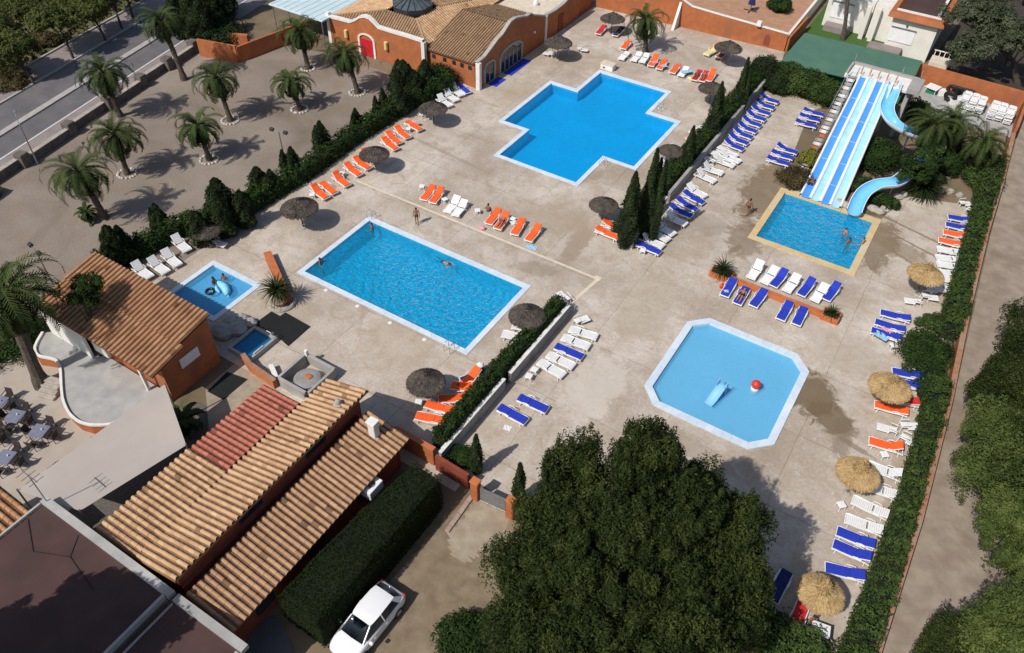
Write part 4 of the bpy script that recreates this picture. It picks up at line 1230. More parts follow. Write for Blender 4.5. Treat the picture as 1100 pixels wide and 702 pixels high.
def wall_path(name, pts, h, w, m, root, coping=None, cop_h=.06, z0=0.0, cop_over=.03, hs=None):
    """free-standing wall along ground points, with an optional coping strip on top"""
    mb, mc = MB(), MB()
    for i in range(len(pts) - 1):
        a, b2 = Vector((pts[i][0], pts[i][1], 0)), Vector((pts[i + 1][0], pts[i + 1][1], 0))
        d = (b2 - a).normalized(); nn = Vector((-d.y, d.x, 0))
        h0 = hs[i] if hs else h; h1 = hs[i + 1] if hs else h
        e = d * .002
        q = [a + nn * w / 2 + e, a - nn * w / 2 + e, b2 - nn * w / 2 - e, b2 + nn * w / 2 - e]
        hh = [h0, h0, h1, h1]
        lo = [Vector((p.x, p.y, z0)) for p in q]; hi = [Vector((p.x, p.y, z)) for p, z in zip(q, hh)]
        mb.add(lo + hi, [(0, 1, 5, 4), (1, 2, 6, 5), (2, 3, 7, 6), (3, 0, 4, 7), (4, 5, 6, 7)])
        if coping:
            wo = w / 2 + cop_over
            q = [a + nn * wo + e, a - nn * wo + e, b2 - nn * wo - e, b2 + nn * wo - e]
            lo = [Vector((p.x, p.y, z + .003)) for p, z in zip(q, hh)]; hi = [Vector((p.x, p.y, z + cop_h)) for p, z in zip(q, hh)]
            mc.add(lo + hi, [(3, 2, 1, 0), (0, 1, 5, 4), (1, 2, 6, 5), (2, 3, 7, 6), (3, 0, 4, 7), (4, 5, 6, 7)])
    mb.build(name, m, root, True)
    if coping: mc.build('coping', coping, root, True)


# ---- low grey walls with pale caps beside the hedges
g = thing('low_wall', 'low grey rendered wall beside the dense hedge, bare white loungers in front', 'wall', (-18.1, 30, 0))
wall_path('wall', [(-18.15, 22.2), (-18.1, 29.4)], 1.05, .22, 'render_grey', g, 'trim_white', .05)
wall_path('wall', [(-18.05, 30.0), (-18.0, 38.0)], 1.05, .22, 'render_grey', g, 'trim_white', .05)
g = thing('low_wall', 'long low grey wall behind the row of blue loungers, cypresses behind it', 'wall', (-17.7, 64, 0))
wall_path('wall', [(-17.65, 47.8), (-17.7, 54.6)], 1.0, .22, 'render_grey', g, 'trim_white', .05)
wall_path('wall', [(-17.7, 55.3), (-17.7, 80.6)], 1.0, .22, 'render_grey', g, 'render_grey', .05)
MB().box((-17.62, 47.75, .58), (.34, .34, 1.16)).build('end_post', 'trim_white', g, True)

# ---- orange walls
g = thing('boundary_wall', 'low orange wall with terracotta top along the right gravel track', 'wall', (7, 55, 0))
wall_path('wall', [(6.15, 83.4), (6.45, 73.2), (6.5, 65.1), (6.85, 54.5), (7.4, 44.1), (7.65, 33.4), (7.5, 24.3), (7.3, 14)], .95, .26, 'wall_orange', g, 'brick_strip', .05, 0, .05)
g = thing('boundary_wall', 'tall orange wall behind the stacked loungers beside the villa yard', 'wall', (1, 90.7, 0))
wall_path('wall', [(-4.5, 90.9), (6.1, 90.5)], 2.1, .25, 'wall_orange', g)
wall_path('side_wall', [(6.25, 90.3), (6.2, 83.5)], 2.1, .25, 'wall_orange', g, None, hs=[2.1, 1.5])
g = thing('boundary_wall', 'long orange wall with white coping closing the far side of the deck', 'wall', (-30, 89.5, 0))
TW = [(-42.3, 88.6), (-31.6, 89.3), (-30.2, 89.4), (-27.4, 89.5), (-18.7, 90.0)]
wall_path('wall', TW, 2.3, .25, 'wall_orange', g, 'trim_white', .09, 0, .05, [3.2, 3.2, 2.6, 2.45, 2.0])
MB().add([(x, y, z) for x in (-31.75, -31.45) for y, z in ((89.1, 0), (87.7, 0), (89.1, 2.9))], [(0, 2, 1), (3, 4, 5), (0, 1, 4, 3), (1, 2, 5, 4), (2, 0, 3, 5)]).build('buttress', 'trim_white', g, True)
MB().box((-22.1, 89.55, 2.55), (.5, .42, .55)).build('lantern', 'trim_white', g, True)
nb = MB(); nb.add([(-20.85 + .35 * math.cos(a), 89.72, 1.0 + .5 * math.sin(a)) for a in [math.pi * k / 8 for k in range(9)]] + [(-21.2, 89.72, .25), (-20.5, 89.72, .25)], [(0, 1, 2, 3, 4, 5, 6, 7, 8, 9, 10)])
nb.build('niche', 'wall_maroon', g, True)
wall_path('side_wall', [(-18.55, 90.1), (-18.5, 97)], 1.6, .25, 'wall_orange', g)
g = thing('garden_wall', 'white garden wall between the orange terrace and the lawn', 'wall', (-18.9, 97, 0))
wall_path('wall', [(-18.95, 90.6), (-19.4, 112)], 1.5, .3, 'wall_white', g)
sheet('terrace', [(-44, 89.8), (-19.2, 90.4), (-19.6, 120), (-46, 120)], .01, 'terrace_tan')

W0, W1, W2, W3 = at(216, 60), at(257, 67.5), at(311, 46.5), at(336, 37)
g = thing('boundary_wall', 'orange wall around the upper corner of the sandy lot, one face sunlit', 'wall', tuple(W1))
wall_path('wall', [W0, W1], 1.9, .25, 'wall_orange', g); wall_path('wall', [W1, W2, W3], 1.75, .25, 'wall_orange', g)
g = thing('boundary_wall', 'short orange wall stub in the yard behind the lot wall', 'wall', tuple(at(256, 44)))
wall_path('wall', [at(247, 46), at(268, 48)], 1.1, .5, 'wall_orange', g)

# ---- stone wall with pillars along the road
g = thing('stone_wall', 'dark stone wall with square pillars and pale coping along the road', 'wall', rp(10, 2.2) + (0,))
PS = [-12, -5.4, .6, 6.3, 11.6, 16.4, 20.6, 25.0]
for i in range(len(PS) - 1):
    of = 2.05 if i % 2 else 2.45
    wall_path('wall', [rp(PS[i] + .45, of), rp(PS[i + 1] - .45, of)], .8, .34, 'stone', g, 'stone_light', .08, 0, .06)
for s in PS:
    p = rp(s, 2.3)
    MB().bbox((p[0], p[1], .65), (.9, .9, 1.3), math.atan2(RD.y, RD.x), .04).build('pillar', 'stone', g, True)

# ---- snack house with the curved terrace
g = thing('snack_house', 'orange snack house with brown barrel tile roof beside the toddler pool', 'building', (-41, 18.3, 0))
MB().box((-41.2, 18.75, 1.7), (11.1, 4.1, 3.4)).build('wall', 'wall_orange', g, True)
mb = MB(); mb.add([(-35.62, 16.7, 3.40), (-35.62, 20.8, 3.40), (-35.62, 20.8, 4.15), (-35.66, 16.7, 3.40), (-35.66, 20.8, 3.40), (-35.66, 20.8, 4.15)], [(0, 1, 2), (5, 4, 3), (1, 4, 5, 2), (0, 2, 5, 3)])
mb.build('gable', 'wall_orange', g, True)
tile_roof('roof', (-46.9, 21.05, 4.5), (-35.5, 21.05, 4.5), (-35.5, 18.3, 4.02), (-46.9, 18.3, 4.02), .385, .42, 'tile_orange', g, seed=1)
tile_roof('roof', (-46.9, 18.4, 3.96), (-35.15, 18.4, 3.96), (-35.15, 15.75, 3.46), (-46.9, 15.75, 3.46), .385, .42, 'tile_orange', g, seed=2)
MB().box((-44.5, 16.0, 2.0), (4.3, .16, 2.3)).build('front_wall', 'wall_white', g, True)
MB().box((-41.5, 16.35, 2.35), (1.4, .2, 1.9)).build('front_panel', 'wall_white', g, True)
for x in (-46.4, -37.0):
    MB().bbox((x, 16.1, 1.6), (.2, .2, 3.2)).build('column', 'wall_white', g, True)
MB().bbox((-35.58, 18.75, 2.35), (.08, 1.5, .8)).build('wall_panel', 'shutter_white', g, True)
MB().box((-44.4, 16.66, 1.9), (3.0, .06, 1.5)).build('serving_hatch', 'glass_dark', g, True)

TP = P([(37, 372), (40, 384), (62, 387.5), (66, 398), (66.5, 415), (68, 431), (74, 445), (84, 454), (97, 458), (113, 458), (134, 455)], .8)
g = thing('terrace_platform', 'raised curved grey terrace with white rim and orange sides in front of the snack house', 'terrace', (-40, 14, 0))
outer = [(p.x, p.y) for p in TP]
poly = outer + [(-35.9, 13.2), (-35.75, 16.6), (-46.4, 16.6), (-47.2, 15.6)]
mb = MB(); mb.prism(poly, 0, .8); mb.build('sides', 'wall_orange', g, True)
mb = MB(); mb.prism(inset(list(reversed(poly)) if sum(poly[i][0] * poly[(i + 1) % len(poly)][1] - poly[(i + 1) % len(poly)][0] * poly[i][1] for i in range(len(poly))) < 0 else poly, .02), .79, .83)
mb.build('floor', 'terrace_floor', g, True)
rim = []
for i in range(len(TP) - 1):
    for k in range(4): rim.append(Vector(TP[i]).lerp(Vector(TP[i + 1]), k / 4))
rim.append(TP[-1]); rim = [Vector((-47.2, 15.6, .8))] + rim + [Vector((-36.6, 13.0, .8))]
for q in range(2): rim = [rim[0]] + [(rim[i - 1] + rim[i] * 2 + rim[i + 1]) / 4 for i in range(1, len(rim) - 1)] + [rim[-1]]
wall_path('rim', rim, .98, .16, 'trim_white', g, None, z0=.84)
wall_path('rim', [(-35.85, 13.3), (-35.6, 15.4)], 1.0, .16, 'trim_white', g, None, z0=.84)
st = thing('stone_steps', 'short flight of pale stone steps up to the curved terrace', 'steps', tuple(at(54, 424)))
b0 = at(63, 414); b1 = at(50, 428)
for k in range(4):
    c2 = b0.lerp(b1, (k + .5) / 4); MB().bbox((c2.x, c2.y, .36 - .09 * k), (.5, 1.3, .72 - .18 * k), math.atan2(b1.y - b0.y, b1.x - b0.x), .03).build('step', 'stone_light', st, True)

# ---- long tiled house in the middle
g = thing('tiled_house', 'long maroon house with two levels of beige barrel tiles and a red section', 'building', (-24, 14, 0))
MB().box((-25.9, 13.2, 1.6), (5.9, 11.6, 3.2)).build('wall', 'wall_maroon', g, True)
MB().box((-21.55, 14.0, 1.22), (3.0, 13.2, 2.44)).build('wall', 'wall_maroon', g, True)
mb = MB(); mb.box((-23.15, 14.2, 2.2), (.2, 13.6, 4.2)); mb.build('clerestory_wall', 'wall_maroon', g, True)
mb = MB(); mb.add([(x, y, z) for y in (21.0, 21.18) for x, z in ((-26.0, 0), (-23.2, 0), (-23.2, 4.2), (-26.0, 3.35))], [(0, 1, 2, 3), (7, 6, 5, 4), (0, 4, 5, 1), (1, 5, 6, 2), (2, 6, 7, 3), (3, 7, 4, 0)])
mb.build('end_wall', 'wall_maroon', g, True)
mb = MB(); mb.add([(x, y, z) for y in (20.55, 20.72) for x, z in ((-23.0, 0), (-20.0, 0), (-20.0, 2.5), (-23.0, 3.1))], [(0, 1, 2, 3), (7, 6, 5, 4), (0, 4, 5, 1), (1, 5, 6, 2), (2, 6, 7, 3), (3, 7, 4, 0)])
mb.build('end_wall', 'wall_maroon', g, True)
tile_roof('roof', (-29.3, 13.4, 3.22), (-29.3, 7.15, 3.22), (-26.1, 7.15, 3.42), (-26.1, 13.4, 3.42), .36, .45, 'tile_beige', g, seed=3)
tile_roof('roof', (-29.15, 19.2, 3.30), (-29.15, 13.45, 3.30), (-26.1, 13.45, 3.50), (-26.1, 19.2, 3.50), .36, .45, 'tile_red', g, seed=4)
tile_roof('roof', (-22.75, 7.15, 4.5), (-22.75, 21.6, 4.5), (-26.0, 21.6, 3.52), (-26.0, 7.15, 3.52), .36, .45, 'tile_beige', g, seed=5)
tile_roof('roof', (-22.55, 7.2, 3.25), (-22.55, 21.2, 3.25), (-19.5, 21.2, 2.6), (-19.5, 7.2, 2.6), .36, .42, 'tile_low', g, seed=6)
for y in (17.2, 12.2):
    MB().box((-23.03, y, 3.75), (.06, 1.6, .5)).build('window', 'glass_dark', g, True)
for y in (9.5, 13.5, 17.5):
    w = MB().box((-20.02, y, 1.3), (.06, 1.2, 1.1)).build('window', 'glass_dark', g, True)
c = at(402, 466, 3.1)
MB().bbox((c.x, c.y, 3.45), (.5, .45, 1.5), 0, .03).bbox((c.x, c.y, 4.24), (.62, .56, .10), 0, .02).build('chimney', 'trim_white', g, True)
c = at(364, 437, 4.1)
mb = MB(); mb.bbox((c.x, c.y, 4.2), (.5, .5, .5), .3, .05); mb.ball((c.x, c.y, 4.55), .2, 8); mb.bbox((c.x + .45, c.y - .25, 4.25), (.3, .3, .3), .5, .03); mb.build('vent_cowl', 'concrete_grey', g, True)

g = thing('courtyard_wall', 'low orange wall between the tiled house and the big hedge end', 'wall', (-20, 21.9, 0))
wall_path('wall', [(-21.4, 21.95), (-18.35, 21.95)], 1.5, .28, 'wall_orange', g, 'curb_orange', .05)
g = thing('courtyard_wall', 'wall painted maroon for shade, running from the grey wall to the left gate pillar', 'wall', (-17, 21.7, 0))
wall_path('wall', [(-18.1, 21.75), (-15.65, 21.65)], 1.35, .22, 'wall_maroon', g)  # maroon stands in for the hedge's shade on the orange wall
for px, py, lb in ((511, 535, 'left orange pillar of the grey sliding gate'), (548.5, 555, 'orange pillar of the grey gate, closest to the pines')):
    p = at(px, py)
    g = thing('gate_pillar', lb, 'gate pillar', tuple(p), 0)
    MB().bbox((0, 0, .85), (.5, .42, 1.7), 0, .03).build('shaft', 'wall_orange', g)
    MB().bbox((0, 0, 1.74), (.58, .5, .10), 0, .03).build('cap', 'curb_orange', g)
pa, pb = at(512, 537), at(547, 553)
g = thing('driveway_gate', 'pale grey metal sliding gate between two orange pillars', 'gate', tuple((pa + pb) / 2), 0)
g.rotation_euler.z = math.atan2(pb.y - pa.y, pb.x - pa.x); L = (pb - pa).length - .5
MB().bbox((0, 0, .78), (L, .05, 1.25), 0, .01).build('panel', 'metal_grey', g)
MB().box((0, 0, 1.43), (L, .07, .06)).box((0, 0, .13), (L, .07, .06)).build('rail', 'steel', g)
g = thing('courtyard_wall', 'small orange wall piece to the side of the gate under the pines', 'wall', tuple(at(556, 556)))
wall_path('wall', [at(553, 556), at(566, 560)], .9, .25, 'wall_orange', g)

# ---- flat brown roofs at the lower left
g = thing('flat_roof_building', 'low building with flat dark brown roof and pale parapet strips', 'building', (-27, 2, 0))
MB().box((-27.8, .9, 1.85), (9.2, 11.4, 3.7)).build('wall', 'wall_cream', g, True)
MB().box((-20.5, .9, 1.78), (4.6, 11.4, 3.56)).build('wall', 'wall_cream', g, True)
MB().box((-27.8, .9, 3.735), (9.16, 11.36, .05)).build('roof', 'dark_roof', g, True)
MB().box((-20.5, .9, 3.60), (4.56, 11.36, .05)).build('roof', 'dark_roof', g, True)
wall_path('parapet', [(-32.6, 6.75), (-22.75, 6.75)], 3.93, .42, 'concrete_grey', g, None, z0=3.6)
wall_path('parapet', [(-22.55, 6.78), (-17.9, 6.78)], 3.82, .42, 'concrete_grey', g, None, z0=3.5)
wall_path('parapet', [(-22.95, 6.5), (-22.95, -4.8)], 4.05, .16, 'concrete_grey', g, None, z0=3.7)
wall_path('parapet', [(-22.45, 6.5), (-22.45, -4.8)], 3.72, .08, 'concrete_grey', g, None, z0=3.6)
wall_path('parapet', [(-32.55, 6.5), (-32.55, -4.8)], 3.86, .12, 'concrete_grey', g, None, z0=3.7)
wall_path('parapet', [(-18.1, 6.5), (-18.1, -4.8)], 3.75, .2, 'concrete_grey', g, None, z0=3.5)
mb = MB(); mb.tube([(-32.3, 5.6, 3.78), (-30.4, 4.6, 3.78), (-28.6, 5.4, 3.78), (-26.2, 4.9, 3.78)], .02, 5); mb.tube([(-28.6, 5.4, 3.78), (-29.3, 6.4, 3.78)], .02, 5)
mb.build('cable', 'rubber_black', g, True)
ant = thing('roof_antenna', 'thin metal aerial at the corner of the flat brown roof', 'aerial', (-32.3, 6.75, 3.95))
MB().tube([(0, 0, 0), (0, 0, 2.4)], .03, 6).build('mast', 'metal_grey', ant)
mb = MB(); mb.tube([(-.5, 0, 2.3), (.7, 0, 2.3)], .03, 5); [mb.tube([(x, -.4, 2.3), (x, .4, 2.3)], .02, 5) for x in (-.4, 0, .35, .65)]; mb.build('antenna_arm', 'metal_grey', ant)
tree('pine_tree', 'pine beyond the frame whose shadow darkens the flat brown roof', 'pine tree', (-27.2, -3.0, 0), 12,
     [(0, 0, 11.0, 2.4, 2.4, 1.8), (-1.6, -2.2, 10.2, 2.0, 2.0, 1.6), (2.0, 1.2, 11.0, 2.0, 2.0, 1.7), (1.2, -2.4, 10.4, 2.4, 2.0, 1.6)], 'leaf_pine', .8, 190, 200, (.32, .18), .3, None, 160)
g = thing('tiled_roof', 'corner of an orange tiled roof at the left picture edge', 'building', (-35, 4, 0))
MB().box((-35.2, 3.7, 1.5), (3.8, 3.8, 3.0)).build('wall', 'wall_cream', g, True)
tile_roof('roof', (-37.4, 6.1, 3.55), (-37.4, 1.6, 3.55), (-32.95, 1.6, 3.15), (-32.95, 6.1, 3.15), .40, .45, 'tile_orange', g, seed=9)

# ---- shade sail
g = thing('shade_sail', 'large pale beige shade sail stretched beside the snack house', 'shade sail', (-32, 11, 0))
cs = [at(177, 413, 3.6), at(200, 478.5, 3.4), at(86, 549, 3.5), at(19, 527, 3.3)]
n = 12; vs = []
for i in range(n + 1):
    for j in range(n + 1):
        u, v = i / n, j / n
        p = cs[0].lerp(cs[1], u).lerp(cs[3].lerp(cs[2], u), v)
        edge = .10 * (math.sin(math.pi * u) * (1 - 2 * v) * .0)
        p.z -= .22 * math.sin(math.pi * u) * math.sin(math.pi * v)
        vs.append(p)
fs = [(i * (n + 1) + j, (i + 1) * (n + 1) + j, (i + 1) * (n + 1) + j + 1, i * (n + 1) + j + 1) for i in range(n) for j in range(n)]
mb = MB(); mb.add(vs, fs); mb.add([p - Vector((0, 0, .012)) for p in vs], [tuple(reversed(f)) for f in fs]); mb.build('cloth', 'sail_cloth', g, True, True)
for p in cs: MB().tube([(p.x, p.y, 0), (p.x, p.y, p.z + .12)], .05, 8).build('post', 'metal_grey', g, True)

# ---- orange building with the glass lantern
g = thing('clubhouse', 'orange clubhouse with curved white parapet, red door and glass roof lantern', 'building', (-55, 68, 0))
YF = 62.1
cur = [plane_pt(x, y, 1, YF) for x, y in ((352, 17.5), (364, 20.5), (375, 23.5), (381, 21.5), (386, 18.3), (391, 17.6), (396, 19.3), (401, 24), (406, 29.5), (420, 34), (437, 39), (454, 44.5))]
x0, x1 = cur[0].x, cur[-1].x
fr = [(p.x, p.z) for p in cur]
mb = MB(); k = len(fr)
mb.add([(x, YF, 0) for x, z in fr] + [(x, YF, z) for x, z in fr] + [(x, YF + .3, z) for x, z in fr], [(i, i + 1, k + i + 1, k + i) for i in range(k - 1)] + [(k + i, k + i + 1, 2 * k + i + 1, 2 * k + i) for i in range(k - 1)])
mb.build('front_wall', 'wall_orange', g, True)
mb = MB()
for i in range(k - 1):
    a, b2 = fr[i], fr[i + 1]
    mb.add([(a[0], YF - .06, a[1] - .16), (b2[0], YF - .06, b2[1] - .16), (b2[0], YF - .06, b2[1] + .12), (a[0], YF - .06, a[1] + .12), (a[0], YF + .36, a[1] - .16), (b2[0], YF + .36, b2[1] - .16), (b2[0], YF + .36, b2[1] + .12), (a[0], YF + .36, a[1] + .12)],
           [(0, 1, 2, 3), (7, 6, 5, 4), (3, 2, 6, 7), (1, 0, 4, 5)])
for x in (x0, x1): mb.box((x, YF + .12, 1.8), (.42, .42, 3.6))
mb.build('parapet_trim', 'trim_white', g, True)
MB().box(((x0 + x1) / 2, YF + 8.2, 1.55), (x1 - x0 - .1, 15.6, 3.1)).build('wall', 'wall_maroon', g, True)
e0, e1, f0, f1 = (x0 + .1, YF + .36, 3.12), (x1 + .1, YF + .36, 3.12), (x0 + .1, 80, 3.12), (x1 + .1, 80, 3.12)
SX, SY, SR, SZ = -53.7, 66.6, 2.0, 4.55
p = [(SX - SR, SY - SR, SZ), (SX + SR, SY - SR, SZ), (SX + SR, SY + SR, SZ), (SX - SR, SY + SR, SZ)]


def flat_tiles(name, pts, m, seed, sp=.32, tl=.45):
    """hip face: parallel ribs running straight down, each starting where the hip cuts it"""
    A, B, C, D = (Vector(q) for q in pts)       # A-B upper edge, D-C eave
    rng = random.Random(seed)
    ex = (C - D).normalized(); L = (C - D).length
    ua, ub = (A - D).dot(ex), (B - D).dot(ex)
    up = (A - D) - ex * ua; H = up.length; upn = up / H; nrm = ex.cross(upn)
    if nrm.z < 0: nrm = -nrm
    mb = MB(); n = int(L / sp); seg = 5
    for i in range(n):
        u = (i + .5) * L / n
        h = H * (u / ua if u < ua else ((L - u) / (L - ub) if u > ub else 1)); k = max(1, round(h / tl))
        for q in range(k):
            t = min(1, max(.2, .55 + rng.gauss(0, .10))); rows = []
            for f, sc, hh in ((1 - (q + 1) / k, 1.02, .012), (1 - max(0, q - .05) / k, .94, 0)):
                c = D + ex * (u + rng.uniform(-.006, .006)) + upn * (h * f); r = L / n * .34 * sc
                rows.append([c - ex * (L / n * .5)] + [c + ex * (-math.cos(math.pi * w / seg) * r) + nrm * (math.sin(math.pi * w / seg) * r + hh) for w in range(seg + 1)] + [c + ex * (L / n * .5)])
            m0 = len(rows[0])
            mb.add(rows[1] + rows[0], [(w, w + 1, m0 + w + 1, m0 + w) for w in range(1, m0 - 2)], 0, t)
            mb.add(rows[1] + rows[0], [(w, w + 1, m0 + w + 1, m0 + w) for w in (0, m0 - 2)], 0, .08)  # dark channel tint imitates the shade beside each rib
    d = nrm * .03
    mb.add([p_ - d for p_ in (A, B, C, D)] + [p_ - d * 5 for p_ in (A, B, C, D)], [(0, 1, 2, 3), (7, 6, 5, 4), (0, 4, 5, 1), (1, 5, 6, 2), (2, 6, 7, 3), (3, 7, 4, 0)], 0, .1)
    for a_, b_ in ((A, D), (B, C)): mb.tube([a_ + nrm * .06, b_ + nrm * .06], .11, 6, tint=.5)
    return mb.build(name, m, g, True)


mb = MB()
flat_tiles('roof', (p[0], p[1], e1, e0), 'tile_brown', 21)  # front hip face in a darker brown tile
flat_tiles('roof', (p[1], p[2], f1, e1), 'tile_beige', 22)
flat_tiles('roof', (p[3], p[0], e0, f0), 'tile_beige', 23)
flat_tiles('roof', (p[2], p[3], f0, f1), 'tile_beige', 24)
# glass lantern
L1 = [(SX + SR * 1.12 * math.cos(a), SY + SR * 1.12 * math.sin(a)) for a in [math.pi / 8 + math.pi / 4 * q for q in range(8)]]
mb = MB(); mb.prism(L1, SZ - .1, SZ + .55); mb.build('lantern_curb', 'metal_dark', g, True)
mb = MB(); mb.add([(x, y, SZ + .56) for x, y in L1] + [(SX, SY, SZ + 1.55)], [(q, (q + 1) % 8, 8) for q in range(8)])
gl = mb.build('lantern_glass', 'glass_roof', g, True)
for q in range(16):
    if q % 2: a, b2 = L1[q // 2], L1[(q // 2 + 1) % 8]; s = Vector(((a[0] + b2[0]) / 2, (a[1] + b2[1]) / 2, SZ + .6))
    else: s = Vector((L1[q // 2][0], L1[q // 2][1], SZ + .6))
    MB().tube([s, (SX, SY, SZ + 1.6)], .05, 5).build('lantern_rib', 'metal_dark', g, True)
MB().ball((SX, SY, SZ + 1.7), (.38, .38, .2), 10).build('lantern_cap', 'trim_white', g, True)
# red door with white surround, lamps on the front
dc = plane_pt(394, 54, 1, YF)
dx0, dx1 = plane_pt(388, 50, 1, YF).x, plane_pt(402, 55, 1, YF).x
MB().box(((dx0 + dx1) / 2, YF - .03, .95), (dx1 - dx0, .10, 1.9)).build('door', 'door_red', g, True)
mb = MB()
for x in (dx0 - .14, dx1 + .14): mb.box((x, YF - .05, 1.0), (.26, .16, 2.0))
w = dx1 - dx0
for q in range(8):
    a0, a1 = math.pi * q / 8, math.pi * (q + 1) / 8
    rr, ri = w / 2 + .27, w / 2
    cx = (dx0 + dx1) / 2
    pts = [(cx + r * math.cos(a), 1.9 + r * .55 * math.sin(a)) for r, a in ((ri, a0), (rr, a0), (rr, a1), (ri, a1))]
    mb.add([(x, YF - .13, z) for x, z in pts] + [(x, YF + .02, z) for x, z in pts], [(0, 1, 2, 3), (0, 4, 5, 1), (1, 5, 6, 2), (2, 6, 7, 3)])
mb.build('door_surround', 'trim_white', g, True)
for px, py in ((371.5, 36), (414.5, 49)):
    q = plane_pt(px, py, 1, YF - .2); MB().tube([(q.x, YF - .2, q.z - .45), (q.x, YF - .2, q.z + .35)], .2, 8).build('wall_lamp', 'towel_yellow', g, True)

g = thing('clubhouse_wing', 'orange clubhouse wing with stepped gable, arched windows and worn brown tiles', 'building', (-45, 68, 0))
XW = -42.6
MB().box((-46.0, 67.0, 1.35), (6.7, 8.5, 2.7)).build('wall', 'wall_orange', g, True)
# side wall outline, read off along the plane of the wall
prof = [plane_pt(x, y, 0, XW) for x, y in ((512.5, 69), (521, 62), (530, 50), (535, 43), (540, 38), (545, 30), (549, 24), (554, 20.5), (560, 19), (566, 18.5), (571, 15), (573, 17), (586, 18), (597, 12), (606, 5), (612, -2), (624, -10))]
prof = [(q.y, max(2.4, q.z)) for q in prof]
k = len(prof); mb = MB()
mb.add([(XW, y, 0) for y, z in prof] + [(XW, y, z) for y, z in prof] + [(XW - .3, y, z) for y, z in prof] + [(XW - .3, y, 0) for y, z in prof],
       [(i, i + 1, k + i + 1, k + i) for i in range(k - 1)] + [(k + i, k + i + 1, 2 * k + i + 1, 2 * k + i) for i in range(k - 1)] + [(2 * k + i, 2 * k + i + 1, 3 * k + i + 1, 3 * k + i) for i in range(k - 1)])
mb.build('gable_wall', 'wall_orange', g, True)
mb = MB()
for i in range(k - 1):
    a, b2 = prof[i], prof[i + 1]
    mb.add([(XW + .06, a[0], a[1] - .02), (XW + .06, b2[0], b2[1] - .02), (XW + .06, b2[0], b2[1] + .14), (XW + .06, a[0], a[1] + .14), (XW - .36, a[0], a[1] - .02), (XW - .36, b2[0], b2[1] - .02), (XW - .36, b2[0], b2[1] + .14), (XW - .36, a[0], a[1] + .14)],
           [(0, 1, 2, 3), (7, 6, 5, 4), (3, 2, 6, 7), (1, 0, 4, 5)])
mb.build('coping', 'kerb_pale', g, True)
MB().bbox((XW + .06, 62.75, 1.45), (.5, .42, 2.9), 0, .02).build('corner_post', 'trim_white', g, True)
q = plane_pt(586, 30, 0, XW); MB().bbox((XW + .06, q.y, 1.5), (.2, .3, 3.0), 0, .02).build('corner_post', 'trim_white', g, True)
tile_roof('roof', (-49.3, 69.4, 4.5), (XW - .38, 69.4, 4.5), (XW - .38, 62.5, 2.75), (-49.3, 62.5, 2.75), .32, .42, 'tile_brown', g, .33, 31)
tile_roof('roof', (XW - .38, 69.5, 4.46), (-49.3, 69.5, 4.46), (-49.3, 76.0, 2.9), (XW - .38, 76.0, 2.9), .32, .42, 'tile_brown', g, .33, 32)
MB().box((-46.2, 82.4, 1.4), (6.6, 12.4, 2.8)).build('wall', 'wall_orange', g, True)
MB().box((-46.2, 82.4, 2.84), (6.56, 12.36, .06)).build('flat_roof', 'drain_pale', g, True)
for y, r in ((78.6, .34), (80.6, .45)):
    MB().lathe([(r, 2.88), (r, 3.15), (r * .6, 3.4), (r * .2, 3.5)], (-45.2, y, 0), 12).build('roof_vent', 'trim_white', g, True)
for x in (-48.2, -46.8, -45.6, -44.6, -43.6):
    MB().box((x, 62.73, 2.1), (.42, .06, .42)).build('window', 'glass_dark', g, True)


def arch(y0, y1, h, rise, panes):
    f = MB(); n2 = 10
    c2 = (y0 + y1) / 2; hw = (y1 - y0) / 2
    ar = [(c2 - hw * math.cos(math.pi * q / n2), h + rise * math.sin(math.pi * q / n2)) for q in range(n2 + 1)]
    ou = [(y0, 0)] + ar + [(y1, 0)]
    k2 = len(ou)
    gm = MB(); gm.add([(XW + .03, y, z) for y, z in ou], [tuple(range(k2))]); o = gm.build('window', 'glass_dark', g, True)
    for i in range(k2 - 1):
        a, b2 = Vector((0, *ou[i])), Vector((0, *ou[i + 1]))
        d = (b2 - a).normalized(); nn = Vector((0, -d.z, d.y)) * .22
        a2, b3 = a - d * .02, b2 + d * .02
        q = [a2, b3, b3 + nn, a2 + nn]
        f.add([(XW + .11, v.y, v.z) for v in q] + [(XW - .02, v.y, v.z) for v in q], [(0, 1, 2, 3), (0, 4, 5, 1), (2, 6, 7, 3), (1, 5, 6, 2)])
    fo = f.build('frame', 'kerb_pale', g, True)
    fo.parent = o; fo.location = o.location
    for j in range(1, panes):
        yy = y0 + (y1 - y0) * j / panes
        MB().box((XW + .05, yy, h * .5 + .1), (.04, .09, h)).build('mullion', 'kerb_pale', g, True)


arch(64.0, 65.7, 1.75, .35, 2)
arch(67.0, 71.2, 1.6, .75, 5)
q = plane_pt(573.5, 34.5, 0, XW)
MB().ball((XW + .1, q.y, q.z), .17, 8).build('wall_lamp', 'trim_white', g, True)
MB().box((XW + .04, 80.0, 1.0), (.08, 1.1, 2.0)).build('door', 'wall_maroon', g, True)
for y0, y1, lb in ((64.2, 66.2, 'blue mat on the ground in front of the small arched window'), (67.2, 71.4, 'long blue mat on the ground below the wide arched window')):
    mb = MB(); mb.bbox((XW + .75, (y0 + y1) / 2, .012), (1.1, y1 - y0, .02), 0, .005)
    o = thing('floor_mat', lb, 'mat', (XW + .75, (y0 + y1) / 2, 0)); mb.build('mat', 'fabric_blue', o, True)

